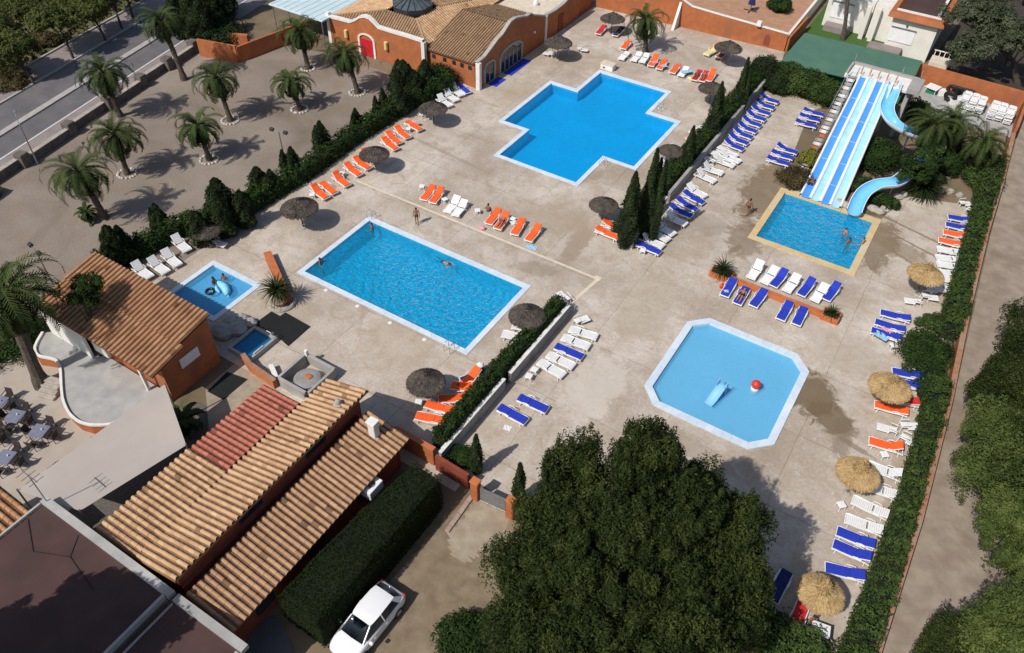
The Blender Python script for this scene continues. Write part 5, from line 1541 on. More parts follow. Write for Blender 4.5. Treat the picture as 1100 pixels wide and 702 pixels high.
g = thing('canopy', 'pale turquoise flat canopy on thin posts at the top edge', 'canopy', (-66, 64, 0))
mb = MB(); mb.bbox((-65.7, 66.7, 3.15), (8.0, 12.0, .16), 0, .03); mb.build('roof', 'awning_pale', g, True)
for i in range(9): MB().box((-69.3 + i * .9, 66.7, 3.25), (.05, 11.9, .04)).build('seam', 'awning_pale', g, True)
for x in (-69.3, -66.9, -64.4, -62.0):
    MB().tube([(x, 60.9, 0), (x, 60.9, 3.1)], .06, 8).build('post', 'metal_grey', g, True)

# ---- white villa
g = thing('villa', 'white villa with orange roof edge, white shutters and a porch on a lawn', 'house', (-9, 100, 0))
MB().box((-6.9, 101.0, 2.1), (4.8, 9.2, 4.2)).build('wall', 'wall_white', g, True)
MB().box((-14.6, 104.2, 1.9), (5.2, 9.0, 3.8)).build('wall', 'wall_white', g, True)
MB().box((-10.6, 103.2, 2.0), (2.5, 8.0, 4.0)).build('wall', 'wall_white', g, True)
mb = MB()
for (cx, cy, sx, sy) in ((-6.9, 96.25, 6.0, .9), (-4.3, 101.2, .9, 9.0), (-9.5, 101.2, .9, 9.0)): mb.add([(cx - sx / 2, cy - sy / 2, 4.2), (cx + sx / 2, cy - sy / 2, 4.2), (cx + sx / 2, cy + sy / 2, 4.2), (cx - sx / 2, cy + sy / 2, 4.2)] + [(cx - sx / 2 + .25, cy - sy / 2 + .25, 4.75), (cx + sx / 2 - .25, cy - sy / 2 + .25, 4.75), (cx + sx / 2 - .25, cy + sy / 2 - .05, 4.75), (cx - sx / 2 + .25, cy + sy / 2 - .05, 4.75)], [(3, 2, 1, 0), (4, 5, 6, 7), (0, 1, 5, 4), (1, 2, 6, 5), (2, 3, 7, 6), (3, 0, 4, 7)])
mb.build('roof_edge', 'wall_orange', g, True)
MB().box((-6.9, 96.85, 4.80), (4.7, .3, .16)).box((-4.95, 101.3, 4.80), (.3, 8.4, .16)).build('parapet', 'trim_white', g, True)
MB().box((-6.9, 101.2, 4.26), (4.3, 8.4, .08)).build('roof', 'dark_roof', g, True)
for x0_, x1_, y_, z0_, z1_ in ((-9.1, -6.5, 96.36, 1.5, 3.0), (-16.6, -14.2, 99.66, 1.2, 3.0)):
    w = MB().box(((x0_ + x1_) / 2, y_, (z0_ + z1_) / 2), (x1_ - x0_, .08, z1_ - z0_)).build('window', 'shutter_white', g, True)
    MB().box(((x0_ + x1_) / 2, y_ - .02, z1_ + .07), (x1_ - x0_ + .1, .16, .12)).build('lintel', 'metal_grey', g, True)
MB().bbox((-9.0, 95.4, .5), (3.6, 1.7, 1.0), 0, .03).build('porch', 'pave_pink', g, True)
MB().bbox((-15.2, 98.9, .35), (3.0, 1.3, .7), 0, .03).build('porch', 'pave_pink', g, True)
for x in (-12.3, -11.2): MB().bbox((x, 98.6, 1.9), (.5, .5, 3.8), 0, .03).build('column', 'wall_white', g, True)
MB().ball((-7.6, 96.3, 3.45), .12, 6).build('wall_lamp', 'metal_dark', g, True)
g = thing('garden_steps', 'cream wall block with pale railing beside the villa', 'wall', (-3.2, 95, 0))
MB().box((-3.0, 94.6, .7), (1.9, 2.0, 1.4)).build('block', 'wall_cream', g, True)
for x in (-3.8, -3.3, -2.8, -2.3): MB().box((x, 95.5, 1.7), (.07, .07, .6)).build('baluster', 'trim_white', g, True)
MB().box((-3.0, 95.5, 2.02), (1.9, .1, .08)).build('handrail', 'trim_white', g, True)

g = thing('green_shed', 'long low shed with dark green sheet roof behind the slides', 'shed', (-10.8, 87.5, 0))
MB().box((-10.8, 87.2, .95), (12.0, 5.4, 1.8)).build('wall', 'plastic_green', g, True)
mb = MB(); mb.add([(-17.3, 82.9, 1.9), (-4.45, 83.9, 1.9), (-4.45, 87.4, 2.3), (-17.2, 86.9, 2.3), (-4.45, 90.4, 2.62), (-17.0, 90.0, 2.62)], [(0, 1, 2, 3), (3, 2, 4, 5)]); mb.add([(x, y, z - .06) for x, y, z in mb.v[:6]], [(3, 2, 1, 0), (5, 4, 2, 3)])
mb.build('roof', 'green_sheet', g, True)

# ---- water slides
def slide_z(s):
    """height along the straight slide, s=0 at the platform, 1 at the water"""
    return 5.0 * (1 - s) ** 1.15 * (1 - .04 * math.sin(s * 6.28 * 1.5)) + .10


g = thing('water_slide', 'straight four-lane water slide in blue and white stripes', 'water slide', (-6.6, 63, 0))
Y0, Y1 = 77.4, 62.6
ns = 40


def sx(s, u):
    c2 = -7.0 + .5 * s; hw = 1.52 + .22 * s
    return c2 + (u - .5) * 2 * hw


lane_m = ['slide_blue', 'slide_pale', 'slide_blue', 'slide_pale']
for k in range(4):
    mb = MB(); rows = []
    for i in range(ns + 1):
        s = i / ns; y = Y0 + (Y1 - Y0) * s; z = slide_z(s)
        u0, u1 = k / 4 + .018, (k + 1) / 4 - .018
        rows.append([(sx(s, u0), y, z + .10), (sx(s, u0 + .03), y, z + .02), (sx(s, (u0 + u1) / 2), y, z), (sx(s, u1 - .03), y, z + .02), (sx(s, u1), y, z + .10)])
    vs = [q for r in rows for q in r]
    mb.add(vs, [(i * 5 + j, (i + 1) * 5 + j, (i + 1) * 5 + j + 1, i * 5 + j + 1) for i in range(ns) for j in range(4)])
    mb.build('lane', lane_m[k], g, True, True)
for k in range(5):
    mb = MB(); vs = []
    wdt = .035 if k in (0, 4) else (.046 if k in (1, 2) else .04)
    for i in range(ns + 1):
        s = i / ns; y = Y0 + (Y1 - Y0) * s; z = slide_z(s); u = k / 4
        hh = .30 if k in (0, 4) else .17
        for du, dz in ((-wdt, -.05), (-wdt, .08), (-wdt * .5, hh), (wdt * .5, hh), (wdt, .08), (wdt, -.05)): vs.append((sx(s, u + du), y, z + dz))
    mb.add(vs, [(i * 6 + j, (i + 1) * 6 + j, (i + 1) * 6 + j + 1, i * 6 + j + 1) for i in range(ns) for j in range(5)])
    mb.build('divider', 'slide_white', g, True, True)
for s in (.16, .33, .5, .67, .84):
    MB().tube([(sx(s, .02), Y0 + (Y1 - Y0) * s, slide_z(s) + .012), (sx(s, .98), Y0 + (Y1 - Y0) * s, slide_z(s) + .012)], .014, 5).build('seam', 'metal_grey', g, True)
mb = MB(); vs = []
for i in range(ns + 1):
    s = i / ns; y = Y0 + (Y1 - Y0) * s; z = slide_z(s) - .06; vs += [(sx(s, 0), y, z), (sx(s, 1), y, z)]
mb.add(vs, [(i * 2, i * 2 + 1, i * 2 + 3, i * 2 + 2) for i in range(ns)]); mb.build('underside', 'slide_white', g, True)
for s in (.1, .3, .5, .7):
    for u in (.15, .85):
        x, y, z = sx(s, u), Y0 + (Y1 - Y0) * s, slide_z(s); MB().tube([(x, y, 0), (x, y, z - .05)], .09, 8).build('support', 'steel', g, True)

g = thing('slide_platform', 'grey launch platform with railings and a side stair above the slides', 'platform', (-7, 79, 0))
MB().bbox((-6.6, 78.7, 4.85), (6.6, 2.6, .3), 0, .03).build('deck', 'trim_white', g, True)
wall_path('parapet', [(-9.8, 80.1), (-3.4, 80.1)], 5.2, .4, 'concrete_grey', g, None, z0=5.0)
wall_path('parapet', [(-9.75, 79.8), (-9.75, 77.6)], 5.3, .18, 'concrete_grey', g, None, z0=5.0)
MB().bbox((-3.55, 78.3, 5.2), (1.1, 2.6, .5), 0, .03).build('side_slab', 'concrete_grey', g, True)
for x in (-9.4, -3.9):
    for y in (77.8, 80.1): MB().box((x, y, 2.4), (.35, .35, 4.7)).build('leg', 'concrete_grey', g, True)
for k in range(5):
    x = -8.55 + k * .80; MB().tube([(x, 77.5, 5.0), (x, 77.5, 5.75), (x, 78.3, 5.75), (x, 78.3, 5.0)], .03, 6).build('start_rail', 'curb_orange', g, True)
MB().tube([(-9.75, 80.1, 5.2), (-9.75, 80.1, 6.1)], .03, 6).tube([(-3.5, 80.1, 5.2), (-3.5, 80.1, 6.1)], .03, 6).tube([(-5.2, 80.1, 5.2), (-5.2, 80.1, 6.0)], .03, 6).build('railing_post', 'steel', g, True)
for k in range(24):
    s = k / 23; MB().box((-9.25 + .1 * s, 67.0 + 10.4 * s, .2 + 4.75 * s), (.72, .44, .09)).build('tread', ['trim_white', 'concrete_grey', 'curb_orange'][k % 3 if k < 10 else k % 2], g, True)
for xx in (-9.65, -8.86):
    MB().tube([(xx, 66.8, 1.0), (xx + .1, 77.6, 5.9)], .03, 6).build('handrail', 'steel', g, True)
    for k in range(7):
        s = k / 6; MB().tube([(xx + .1 * s, 66.9 + 10.4 * s, .15 + 4.7 * s), (xx + .1 * s, 66.9 + 10.4 * s, 1.05 + 4.75 * s)], .022, 5).build('baluster', 'steel', g, True)

g = thing('water_slide', 'curved pale blue flume that bends behind the palms and ends in the landing pool', 'water slide', tuple(at(915, 228)))
cp = [at(961, 92, 4.9), at(955, 108, 4.5), at(951, 121, 4.1), at(957, 134, 3.7), at(970, 143, 3.3), at(986, 149, 3.0), at(1000, 153, 2.8), at(1006, 160, 2.6), at(1002, 169, 2.3), at(990, 177, 2.05), at(976, 188, 1.75), at(962, 199, 1.5), at(943, 202, 1.25), at(929, 209, .95), at(921, 219, .6), at(916, 231, .3)]
path = []
for i in range(len(cp) - 1):                       # Catmull-Rom
    p0, p1, p2, p3 = cp[max(0, i - 1)], cp[i], cp[i + 1], cp[min(len(cp) - 1, i + 2)]
    for k in range(5):
        t = k / 5
        path.append(.5 * ((2 * p1) + (p2 - p0) * t + (2 * p0 - 5 * p1 + 4 * p2 - p3) * t * t + (3 * p1 - p0 - 3 * p2 + p3) * t ** 3))
path.append(cp[-1])
inn, out = [], []
m_ = 10
for i, q in enumerate(path):
    d = (path[min(i + 1, len(path) - 1)] - path[max(i - 1, 0)]).normalized(); sd = d.cross(Vector((0, 0, 1))).normalized(); up = sd.cross(d)
    for k in range(m_ + 1):
        a = math.pi * (1.0 + k / m_)
        v = sd * math.cos(a) * .58 + up * (math.sin(a) * .52 + .5)
        inn.append(q + v); out.append(q + v * 1.0 + (sd * math.cos(a) + up * math.sin(a)) * .06)
w_ = m_ + 1; L_ = len(path)
fs = [(i * w_ + k, (i + 1) * w_ + k, (i + 1) * w_ + k + 1, i * w_ + k + 1) for i in range(L_ - 1) for k in range(m_)]
MB().add(inn, fs).build('channel', 'slide_sky', g, True, True)
mb = MB(); mb.add(out, [tuple(reversed(f)) for f in fs])
mb.add([inn[i * w_ + e] for i in range(L_) for e in (0,)] + [out[i * w_] for i in range(L_)], [(i, i + 1, L_ + i + 1, L_ + i) for i in range(L_ - 1)])
mb.add([inn[i * w_ + m_] for i in range(L_)] + [out[i * w_ + m_] for i in range(L_)], [(i, i + 1, L_ + i + 1, L_ + i) for i in range(L_ - 1)])
mb.build('shell', 'slide_white', g, True, True)
for i in (8, 22, 34, 46, 56):
    q = path[min(i, L_ - 1)]; MB().tube([(q.x, q.y, 0), (q.x, q.y, q.z - .02)], .08, 8).build('support', 'steel', g, True)

g = thing('rock_edging', 'pale rock edging along the planting beside the curved slide exit', 'rocks', tuple(at(955, 222)))
for px, py, s in ((908, 222, .5), (902, 219, .45), (937, 226, .55), (944, 229, .5), (950, 226, .45), (953, 220, .4), (958, 216, .4), (964, 213, .4), (970, 211, .35), (1030, 212, .3), (1020, 208, .3), (1010, 207, .3), (1000, 207, .3)):
    q = at(px, py); MB().ball((q.x, q.y, .15), (s, s * .8, .34), 9, jit=.3).build('rock', 'stone_light', g, True)
sheet('planting_bed', P([(838, 200), (946, 233), (952, 222), (972, 211), (1035, 211), (1062, 190), (1090, 128), (985, 82), (870, 120)]), .006, 'earth')
sheet('slide_yard', P([(975, 118), (1085, 148), (1092, 118), (990, 85)]), .010, 'terrace_floor')
# ------------------------------------------------------------------ loungers, chairs, tables
CUSH = {'orange': 'fabric_orange', 'blue': 'fabric_blue', 'navy': 'fabric_navy', 'red': 'fabric_red', 'white': None, 'yellow': 'towel_yellow'}
_mesh = {}


def part(name, key, fn, m, parent, smooth=False):
    """one mesh shared by every repeat of the same part"""
    k = (name, key, m)
    if k not in _mesh:
        o = fn().build(name, m, parent, False, smooth); _mesh[k] = o.data
        return o
    o = bpy.data.objects.new(name, _mesh[k]); COL.objects.link(o); o.parent = parent
    return o


def lounger_maker(ang, colr, towel=None):
    def make():
        root = bpy.data.objects.new('sun_lounger', None); COL.objects.link(root); root['category'] = 'sun lounger'
        a = R(ang); hx = .22                        # hinge; foot end at x=-.97
        rot = Matrix.Rotation(-a, 3, 'Y')

        def frame():
            mb = MB()
            for s in (-1, 1):
                y = s * .325
                pts = [(-.97, y, .27), (-.8, y, .335), (-.4, y, .30), (0, y, .285), (.4, y, .31), (.75, y, .30), (.95, y, .25)]
                for p, q in zip(pts, pts[1:]):
                    d = Vector(q) - Vector(p); mb.bbox((Vector(p) + Vector(q)) / 2, (d.length + .02, .05, .085), ax=Matrix.Rotation(-math.atan2(d.z, d.x), 3, 'Y'), bev=.012)
                mb.tube([(.02, y * 1.08, .30), (.08, y * 1.12, .46), (.30, y * 1.12, .50), (.52, y * 1.10, .44), (.56, y * 1.05, .30)], .028, 6)
            mb.bbox((-.955, 0, .27), (.06, .66, .07)); mb.bbox((.93, 0, .25), (.05, .64, .06))
            for x in np.arange(-.87, .18, .105): mb.bbox((float(x), 0, .315), (.098, .62, .022), bev=.006)
            return mb

        def back():
            mb = MB()
            for i, x in enumerate(np.arange(.05, .73, .108)):
                c = rot @ Vector((float(x), 0, .015)); mb.bbox((hx + c.x, 0, .315 + c.z), (.101, .60, .022), ax=rot, bev=.006)
            for s in (-.29, .29):
                c = rot @ Vector((.37, s, 0)); mb.bbox((hx + c.x, s, .315 + c.z), (.76, .045, .04), ax=rot, bev=.01)
            if ang > 5:
                e = rot @ Vector((.5, 0, 0)); mb.box((hx + e.x + .06, 0, (.3 + .315 + e.z) / 2), (.03, .4, max(.05, e.z)), 0)
            return mb

        part('frame', 0, frame, 'white_plastic', root); part('backrest', ang, back, 'white_plastic', root)
        for x in (-.74, .70):
            for s in (-1, 1):
                part('leg', (x, s), lambda: MB().tube([(x, s * .315, .30), (x * 1.04, s * .33, 0)], [.042, .032], 6), 'white_plastic', root)
        cm = CUSH.get(colr)
        if cm:
            def cush():
                mb = MB()
                mb.bbox((-.37, 0, .365), (1.17, .575, .065), bev=.03)
                c = rot @ Vector((.385, 0, .055)); mb.bbox((hx + c.x, 0, .315 + c.z), (.77, .575, .065), ax=rot, bev=.03)
                c = rot @ Vector((.66, 0, .10)); mb.bbox((hx + c.x, 0, .315 + c.z), (.2, .50, .05), ax=rot, bev=.02)
                return mb
            part('cushion', ang, cush, cm, root)
        return root
    return make


LOOK = {'orange': 'orange cushioned lounger', 'blue': 'blue cushioned lounger', 'white': 'bare white lounger', 'navy': 'navy cushioned lounger', 'red': 'red covered lounger', 'yellow': 'yellow covered lounger'}


def lounger(hp, fp, colr, ang, label, group, zero=False):
    """hp, fp: ground-plan points of head and foot"""
    d = hp - fp; c = (hp + fp) / 2
    return place(('lounger', ang, colr), lounger_maker(ang, colr), (c.x, c.y, 0), math.atan2(d.y, d.x), label, group, 1.08)


def row(ox, oy, s, items, where, end, group, z=.33):
    q = Z(ox, oy, s)
    for i, it in enumerate(items):
        hx, hy, fx, fy, colr, ang = it[:6]
        extra = it[6] if len(it) > 6 else None
        lb = extra if extra else f'{LOOK[colr]}, {ORD[i]} from the {end} {where}'
        if ang in (12, 25) and random.random() < .3: ang = random.choice((0, 25, 38))
        lounger(q(hx, hy, z), q(fx, fy, z), colr, ang, lb, group)


G1 = 'loungers along the lot hedge'
row(320, 130, 7.8, [(120, 560, 245, 650, 'orange', 25), (195, 515, 315, 610, 'orange', 25), (295, 450, 430, 550, 'orange', 25), (395, 370, 525, 460, 'orange', 25), (470, 320, 605, 405, 'orange', 25),
                    (540, 265, 650, 345, 'orange', 25), (705, 155, 835, 245, 'orange', 25), (740, 105, 860, 195, 'orange', 25), (815, 60, 935, 150, 'orange', 25), (905, 5, 1035, 80, 'orange', 25)],
    'in the lot hedge row', 'near end', G1)
row(390, 80, 7.8, [(625, 195, 735, 270, 'white', 45), (680, 148, 790, 225, 'white', 45), (735, 105, 835, 180, 'white', 45), (790, 80, 890, 160, 'blue', 0)],
    'in the shade by the clubhouse', 'dark parasol', 'loungers by the clubhouse corner')
G2 = 'loungers behind the rectangular pool'
row(440, 190, 7.8, [(215, 70, 100, 210, 'orange', 12), (285, 92, 175, 235, 'orange', 12), (420, 180, 300, 305, 'white', 12), (475, 205, 370, 335, 'white', 12), (760, 268, 645, 410, 'orange', 12),
                    (825, 315, 725, 445, 'orange', 12), (955, 350, 865, 500, 'orange', 12), (1095, 410, 980, 550, 'orange', 12)], 'beyond the rippled pool', 'lot side', G2)
G3 = 'loungers beside the cross-shaped pool'
row(630, 30, 7.8, [(150, -5, 95, 50, 'red', 12, 'red covered lounger under the parasol at the far orange wall'), (300, 10, 235, 65, 'navy', 12, 'dark covered lounger left of the broad palm trunk'),
                   (370, 105, 295, 185, 'orange', 12, 'orange lounger alone in front of the broad palm trunk'), (360, 190, 275, 275, 'white', 12), (460, 200, 380, 290, 'white', 12), (522, 205, 450, 308, 'white', 12),
                   (600, 235, 520, 340, 'orange', 12), (675, 262, 590, 365, 'orange', 12), (785, 295, 700, 395, 'orange', 12), (858, 315, 770, 425, 'white', 12), (955, 365, 895, 445, 'red', 12),
                   (1010, 372, 960, 455, 'red', 12), (1065, 375, 1020, 445, 'orange', 12)], 'below the broad palm', 'pump box', G3)
row(750, 20, 7.8, [(150, 255, 65, 305, 'yellow', 12, 'pale yellow covered lounger under the parasol by the long orange wall'), (190, 215, 110, 265, 'orange', 12, 'orange lounger under the parasol by the long orange wall'),
                   (250, 270, 160, 330, 'red', 12, 'pink-red covered lounger beside the pale yellow one')], 'x', 'x', 'loungers under the wall parasol')
row(640, 165, 7.8, [(665, 20, 570, 70, 'white', 12), (640, 60, 545, 115, 'white', 12), (600, 95, 520, 150, 'white', 12)], 'behind the upper hedge', 'far end', 'loungers between pool and upper hedge')
row(740, 90, 7.8, [(120, 410, -10, 470, 'orange', 12, 'orange lounger partly hidden behind the medium cypress'), (130, 365, 30, 410, 'white', 12, 'white lounger partly hidden behind the medium cypress'),
                   (270, 215, 215, 260, 'orange', 12, 'orange lounger peeking out from under the far dark parasol')], 'x', 'x', 'loungers hidden by the cypresses')
row(630, 210, 7.8, [(90, 285, 260, 355, 'orange', 12, 'orange lounger in front of the slim cypress, nearer one of two'), (145, 230, 310, 295, 'orange', 12, 'orange lounger in front of the slim cypress, farther one of two')], 'x', 'x', 'loungers in front of the slim cypress')
GW = 'loungers along the upper grey wall'
row(630, 210, 7.8, [(425, 400, 620, 485, 'blue', 0), (455, 345, 645, 430, 'white', 45), (510, 285, 690, 380, 'white', 45), (565, 235, 735, 330, 'white', 45), (655, 165, 835, 245, 'white', 45),
                    (695, 100, 885, 180, 'blue', 20), (755, 40, 925, 125, 'blue', 20), (815, -15, 980, 65, 'blue', 20), (855, -70, 985, 5, 'white', 30), (915, -190, 1075, -115, 'white', 45), (975, -240, 1130, -185, 'white', 45),
                    (1080, -305, 1225, -250, 'white', 30), (1150, -340, 1260, -290, 'white', 30)],
    'along the upper grey wall', 'near end', GW)
row(740, 90, 7.8, [(225, 600, 340, 655, 'white', 12), (260, 545, 385, 605, 'white', 12)] + [(295 + 36 * i, 490 - 47.5 * i, 455 + 38 * i, 555 - 49 * i, 'blue', 30) for i in range(9)],
    'of the far blue row', 'lower end', GW)
row(850, 110, 7.8, [(40, 165, 205, 205, 'blue', 12), (75, 115, 235, 155, 'blue', 12), (108, 70, 265, 110, 'blue', 12)], 'of the trio by the slide bushes', 'near side', 'blue trio by the bushes')
row(740, 90, 7.8, [(670, 630, 825, 675, 'blue', 12), (705, 580, 860, 625, 'blue', 12), (740, 530, 900, 580, 'blue', 12)], 'of the trio by the yellow bush', 'near side', 'blue trio by the yellow bush')
GP = 'loungers at the orange planter'
row(760, 270, 7.8, [(225, 230, 130, 390, 'blue', 12), (330, 300, 240, 450, 'blue', 12), (480, 330, 375, 465, 'blue', 12), (690, 430, 605, 580, 'blue', 12), (815, 465, 735, 625, 'blue', 12)],
    'on the near side of the planter', 'left', GP)
row(760, 270, 7.8, [(440, 115, 365, 220, 'white', 50), (570, 155, 470, 265, 'white', 30), (650, 175, 545, 295, 'blue', 30), (750, 220, 660, 335, 'white', 30), (880, 245, 775, 375, 'blue', 30), (985, 300, 895, 415, 'white', 30), (1085, 290, 990, 405, 'blue', 30)],
    'on the far side of the planter', 'left', GP)
GR = 'loungers along the right hedge'
row(960, 200, 7.8, [(660, 295, 470, 262, 'blue', 12), (645, 365, 450, 325, 'blue', 12), (625, 430, 430, 390, 'orange', 12), (590, 500, 390, 455, 'orange', 12), (575, 560, 385, 530, 'white', 12), (570, 620, 370, 600, 'white', 12),
                    (575, 680, 385, 655, 'white', 12), (545, 740, 380, 720, 'white', 12), (520, 790, 400, 775, 'white', 12), (485, 870, 320, 850, 'white', 12)], 'beside the right hedge', 'far end', GR)
row(910, 320, 7.8, [(505, 180, 300, 128, 'blue', 12), (465, 275, 250, 205, 'blue', 12), (440, 345, 215, 275, 'blue', 12)], 'by the round bush', 'far side', 'loungers by the round bush')
row(890, 390, 7.8, [(775, 115, 560, 75, 'blue', 12, 'blue cushioned lounger half under the middle straw parasol, farther one'), (755, 200, 540, 150, 'blue', 12, 'blue cushioned lounger half under the middle straw parasol, nearer one'),
                    (735, 335, 500, 300, 'red', 12, 'red lounger in the shade edge of the middle straw parasol'), (665, 420, 385, 345, 'orange', 12, 'orange lounger just below the middle straw parasol')], 'x', 'x', 'loungers at the middle straw parasol')
row(880, 470, 7.8, [(700, 110, 425, 30, 'orange', 12, 'orange lounger above the ragged straw parasol'), (660, 325, 440, 240, 'white', 12, 'white lounger behind the ragged straw parasol, farther one'), (620, 480, 400, 400, 'white', 12, 'white lounger behind the ragged straw parasol, nearer one'),
                    (560, 650, 295, 525, 'white', 12, 'white lounger below the ragged straw parasol, armrests up')], 'x', 'x', 'loungers at the ragged straw parasol')
row(820, 550, 7.8, [(985, 160, 700, 55, 'white', 12, 'white lounger directly above the pair of bright blue ones'), (915, 280, 630, 165, 'blue', 12, 'bright blue lounger, upper one of the pair near the lowest parasol'), (890, 400, 595, 270, 'blue', 12, 'bright blue lounger, lower one of the pair near the lowest parasol'),
                    (825, 540, 540, 470, 'blue', 12, 'bright blue lounger half under the lowest straw parasol'), (175, 545, 95, 700, 'navy', 0, 'dark blue lounger in the shade of the pines'), (260, 960, 330, 790, 'red', 0, 'dark red covered lounger in deep shade beside the lowest parasol')], 'x', 'x', 'loungers at the lowest straw parasol')
GL = 'loungers along the lower hedge'
row(440, 380, 7.8, [(260, 560, 105, 530, 'orange', 12), (340, 480, 175, 430, 'orange', 12), (450, 370, 300, 380, 'orange', 12), (530, 290, 420, 275, 'orange', 12), (530, 190, 470, 240, 'orange', 30), (590, 175, 510, 205, 'navy', 12)],
    'on the pool side of the dense hedge', 'near end', GL)
row(540, 320, 7.8, [(185, 340, 45, 310, 'white', 12, 'bare white lounger half hidden by the dense hedge, nearer one'), (265, 265, 130, 240, 'white', 12, 'bare white lounger half hidden by the dense hedge, farther one')], 'x', 'x', GL)
row(540, 320, 7.8, [(300, 530, 515, 655, 'white', 0), (370, 470, 600, 580, 'white', 0), (435, 400, 680, 505, 'blue', 0), (495, 325, 730, 415, 'white', 0), (565, 260, 785, 330, 'white', 0)],
    'before the lower grey wall', 'near end', 'loungers before the lower grey wall')
row(440, 380, 7.8, [(745, 445, 985, 575, 'blue', 0, 'bright blue lounger nearest the gate, before the lower grey wall'), (915, 365, 1155, 475, 'blue', 0, 'bright blue lounger, second from the gate, before the lower grey wall')], 'x', 'x', 'loungers before the lower grey wall')
row(140, 230, 7.8, [(360, 200, 490, 315, 'white', 50), (290, 335, 395, 425, 'white', 50), (180, 405, 290, 480, 'white', 50), (30, 430, 170, 535, 'white', 50)], 'by the toddler pool', 'parasol', 'loungers by the toddler pool')

# stacked loungers beside the slides
GS = 'white loungers stacked by the orange wall'
for k, (bx, by, lb) in enumerate(((.95, 88.3, 'left'), (1.73, 88.2, 'second'), (2.51, 88.1, 'third'), (3.75, 87.7, 'fourth'), (4.53, 87.6, 'fifth'), (5.31, 87.5, 'right-hand'))):
    b = Vector((bx, by, 0))
    for j in range(7):
        o = place(('lounger', 0, 'navy' if j < 2 else 'white'), lounger_maker(0, 'navy' if j < 2 else 'white'), (b.x + random.uniform(-.06, .06), b.y + random.uniform(-.12, .12), .16 * j), R(90) + random.uniform(-.05, .05),
                  f'{"navy padded" if j < 2 else "white"} lounger, {ORD[6 - j]} from the top of the {lb} lounger stack', GS)


# ---- chairs and tables
def chair_maker():
    root = bpy.data.objects.new('plastic_chair', None); COL.objects.link(root); root['category'] = 'chair'

    def seat(): return MB().bbox((0, 0, .43), (.46, .46, .03), bev=.06)

    def back():
        mb = MB()
        for i in range(5): mb.bbox((.235 + .02, -.17 + i * .085, .66), (.022, .06, .42), ax=Matrix.Rotation(R(12), 3, 'Y'), bev=.01)
        mb.bbox((.30, 0, .88), (.03, .46, .07), bev=.02)
        return mb

    def arms():
        mb = MB()
        for s in (-1, 1): mb.tube([(.27, s * .25, .72), (0, s * .28, .66), (-.22, s * .27, .64), (-.24, s * .26, .42)], .026, 6)
        return mb
    part('seat', 0, seat, 'white_plastic', root); part('backrest', 0, back, 'white_plastic', root); part('armrests', 0, arms, 'white_plastic', root)
    for x in (-.2, .2):
        for y in (-.2, .2): part('leg', (x, y), lambda: MB().tube([(x, y, .43), (x * 1.3, y * 1.25, 0)], [.03, .022], 6), 'white_plastic', root)
    return root


def table_maker(w, d, h, m='white_plastic', lm='white_plastic'):
    def make():
        root = bpy.data.objects.new('side_table', None); COL.objects.link(root); root['category'] = 'table'
        part('tabletop', (w, d, h), lambda: MB().bbox((0, 0, h - .02), (w, d, .045), bev=.03), m, root)
        for x in (-1, 1):
            for y in (-1, 1): part('leg', (w, d, h, x, y), lambda: MB().tube([(x * w * .38, y * d * .38, h - .04), (x * w * .46, y * d * .46, 0)], [.03, .022], 6), lm, root)
        return root
    return make


def chair(px, py, rz, label, group='white plastic chairs on the deck'):
    return place('chair', chair_maker, at(px, py), R(rz), label, group)


def table(px, py, label, rz=0, group='white side tables among the loungers', w=.46):
    return place(('table', w), table_maker(w, w, .42 if w < .7 else .72), at(px, py), R(rz), label, group)


for px, py, rz, lb in [(454, 127, 60, 'white chair left of the dark parasol by the clubhouse bush'), (466, 126, 200, 'white chair at the table of the parasol by the clubhouse bush, nearest the pole'), (459, 122, 100, 'white chair behind the table of the parasol by the clubhouse bush'),
                       (592, 62, 180, 'stacked-looking white chair left of the parasol near the clubhouse wall'), (597, 61, 190, 'white chair next to the parasol pole near the clubhouse wall'), (622, 56, 20, 'white chair right of the shaded table near the clubhouse wall'),
                       (225, 264, 200, 'left white chair under the dark parasol above the toddler pool'), (233, 264, 10, 'right white chair under the dark parasol above the toddler pool'), (231, 257, 60, 'white chair behind the pair under the dark parasol'),
                       (608, 325, 160, 'white chair at the end of the dense hedge'), (620, 349, 60, 'white chair leaning at the far end of the bare lounger row'),
                       (1032, 222, 30, 'upper white chair of the pair at the far end of the right hedge'), (1040, 229, -20, 'lower white chair of the pair at the far end of the right hedge'),
                       (984, 328, 200, 'white chair standing alone below the far straw parasol'), (992, 322, 20, 'white chair beside the far straw parasol, between lone chair and loungers'), (998, 317, 60, 'white chair partly under the far straw parasol'),
                       (969, 461, 30, 'white chair of three below the middle straw parasol, farthest'), (957, 466, 190, 'white chair of three below the middle straw parasol, leftmost'), (969, 474, -10, 'white chair of three below the middle straw parasol, nearest'),
                       (1017, 316, -20, 'white chair tucked against the hedge beside the yellow float'),
                       (720, 163, 40, 'white chair between the cross-shaped pool and the upper hedge'), (772, 168, 200, 'white chair at the lower end of the upper wall row'), (765, 177, 160, 'white chair against the upper grey wall below the white pair')]:
    chair(px, py, rz, lb)
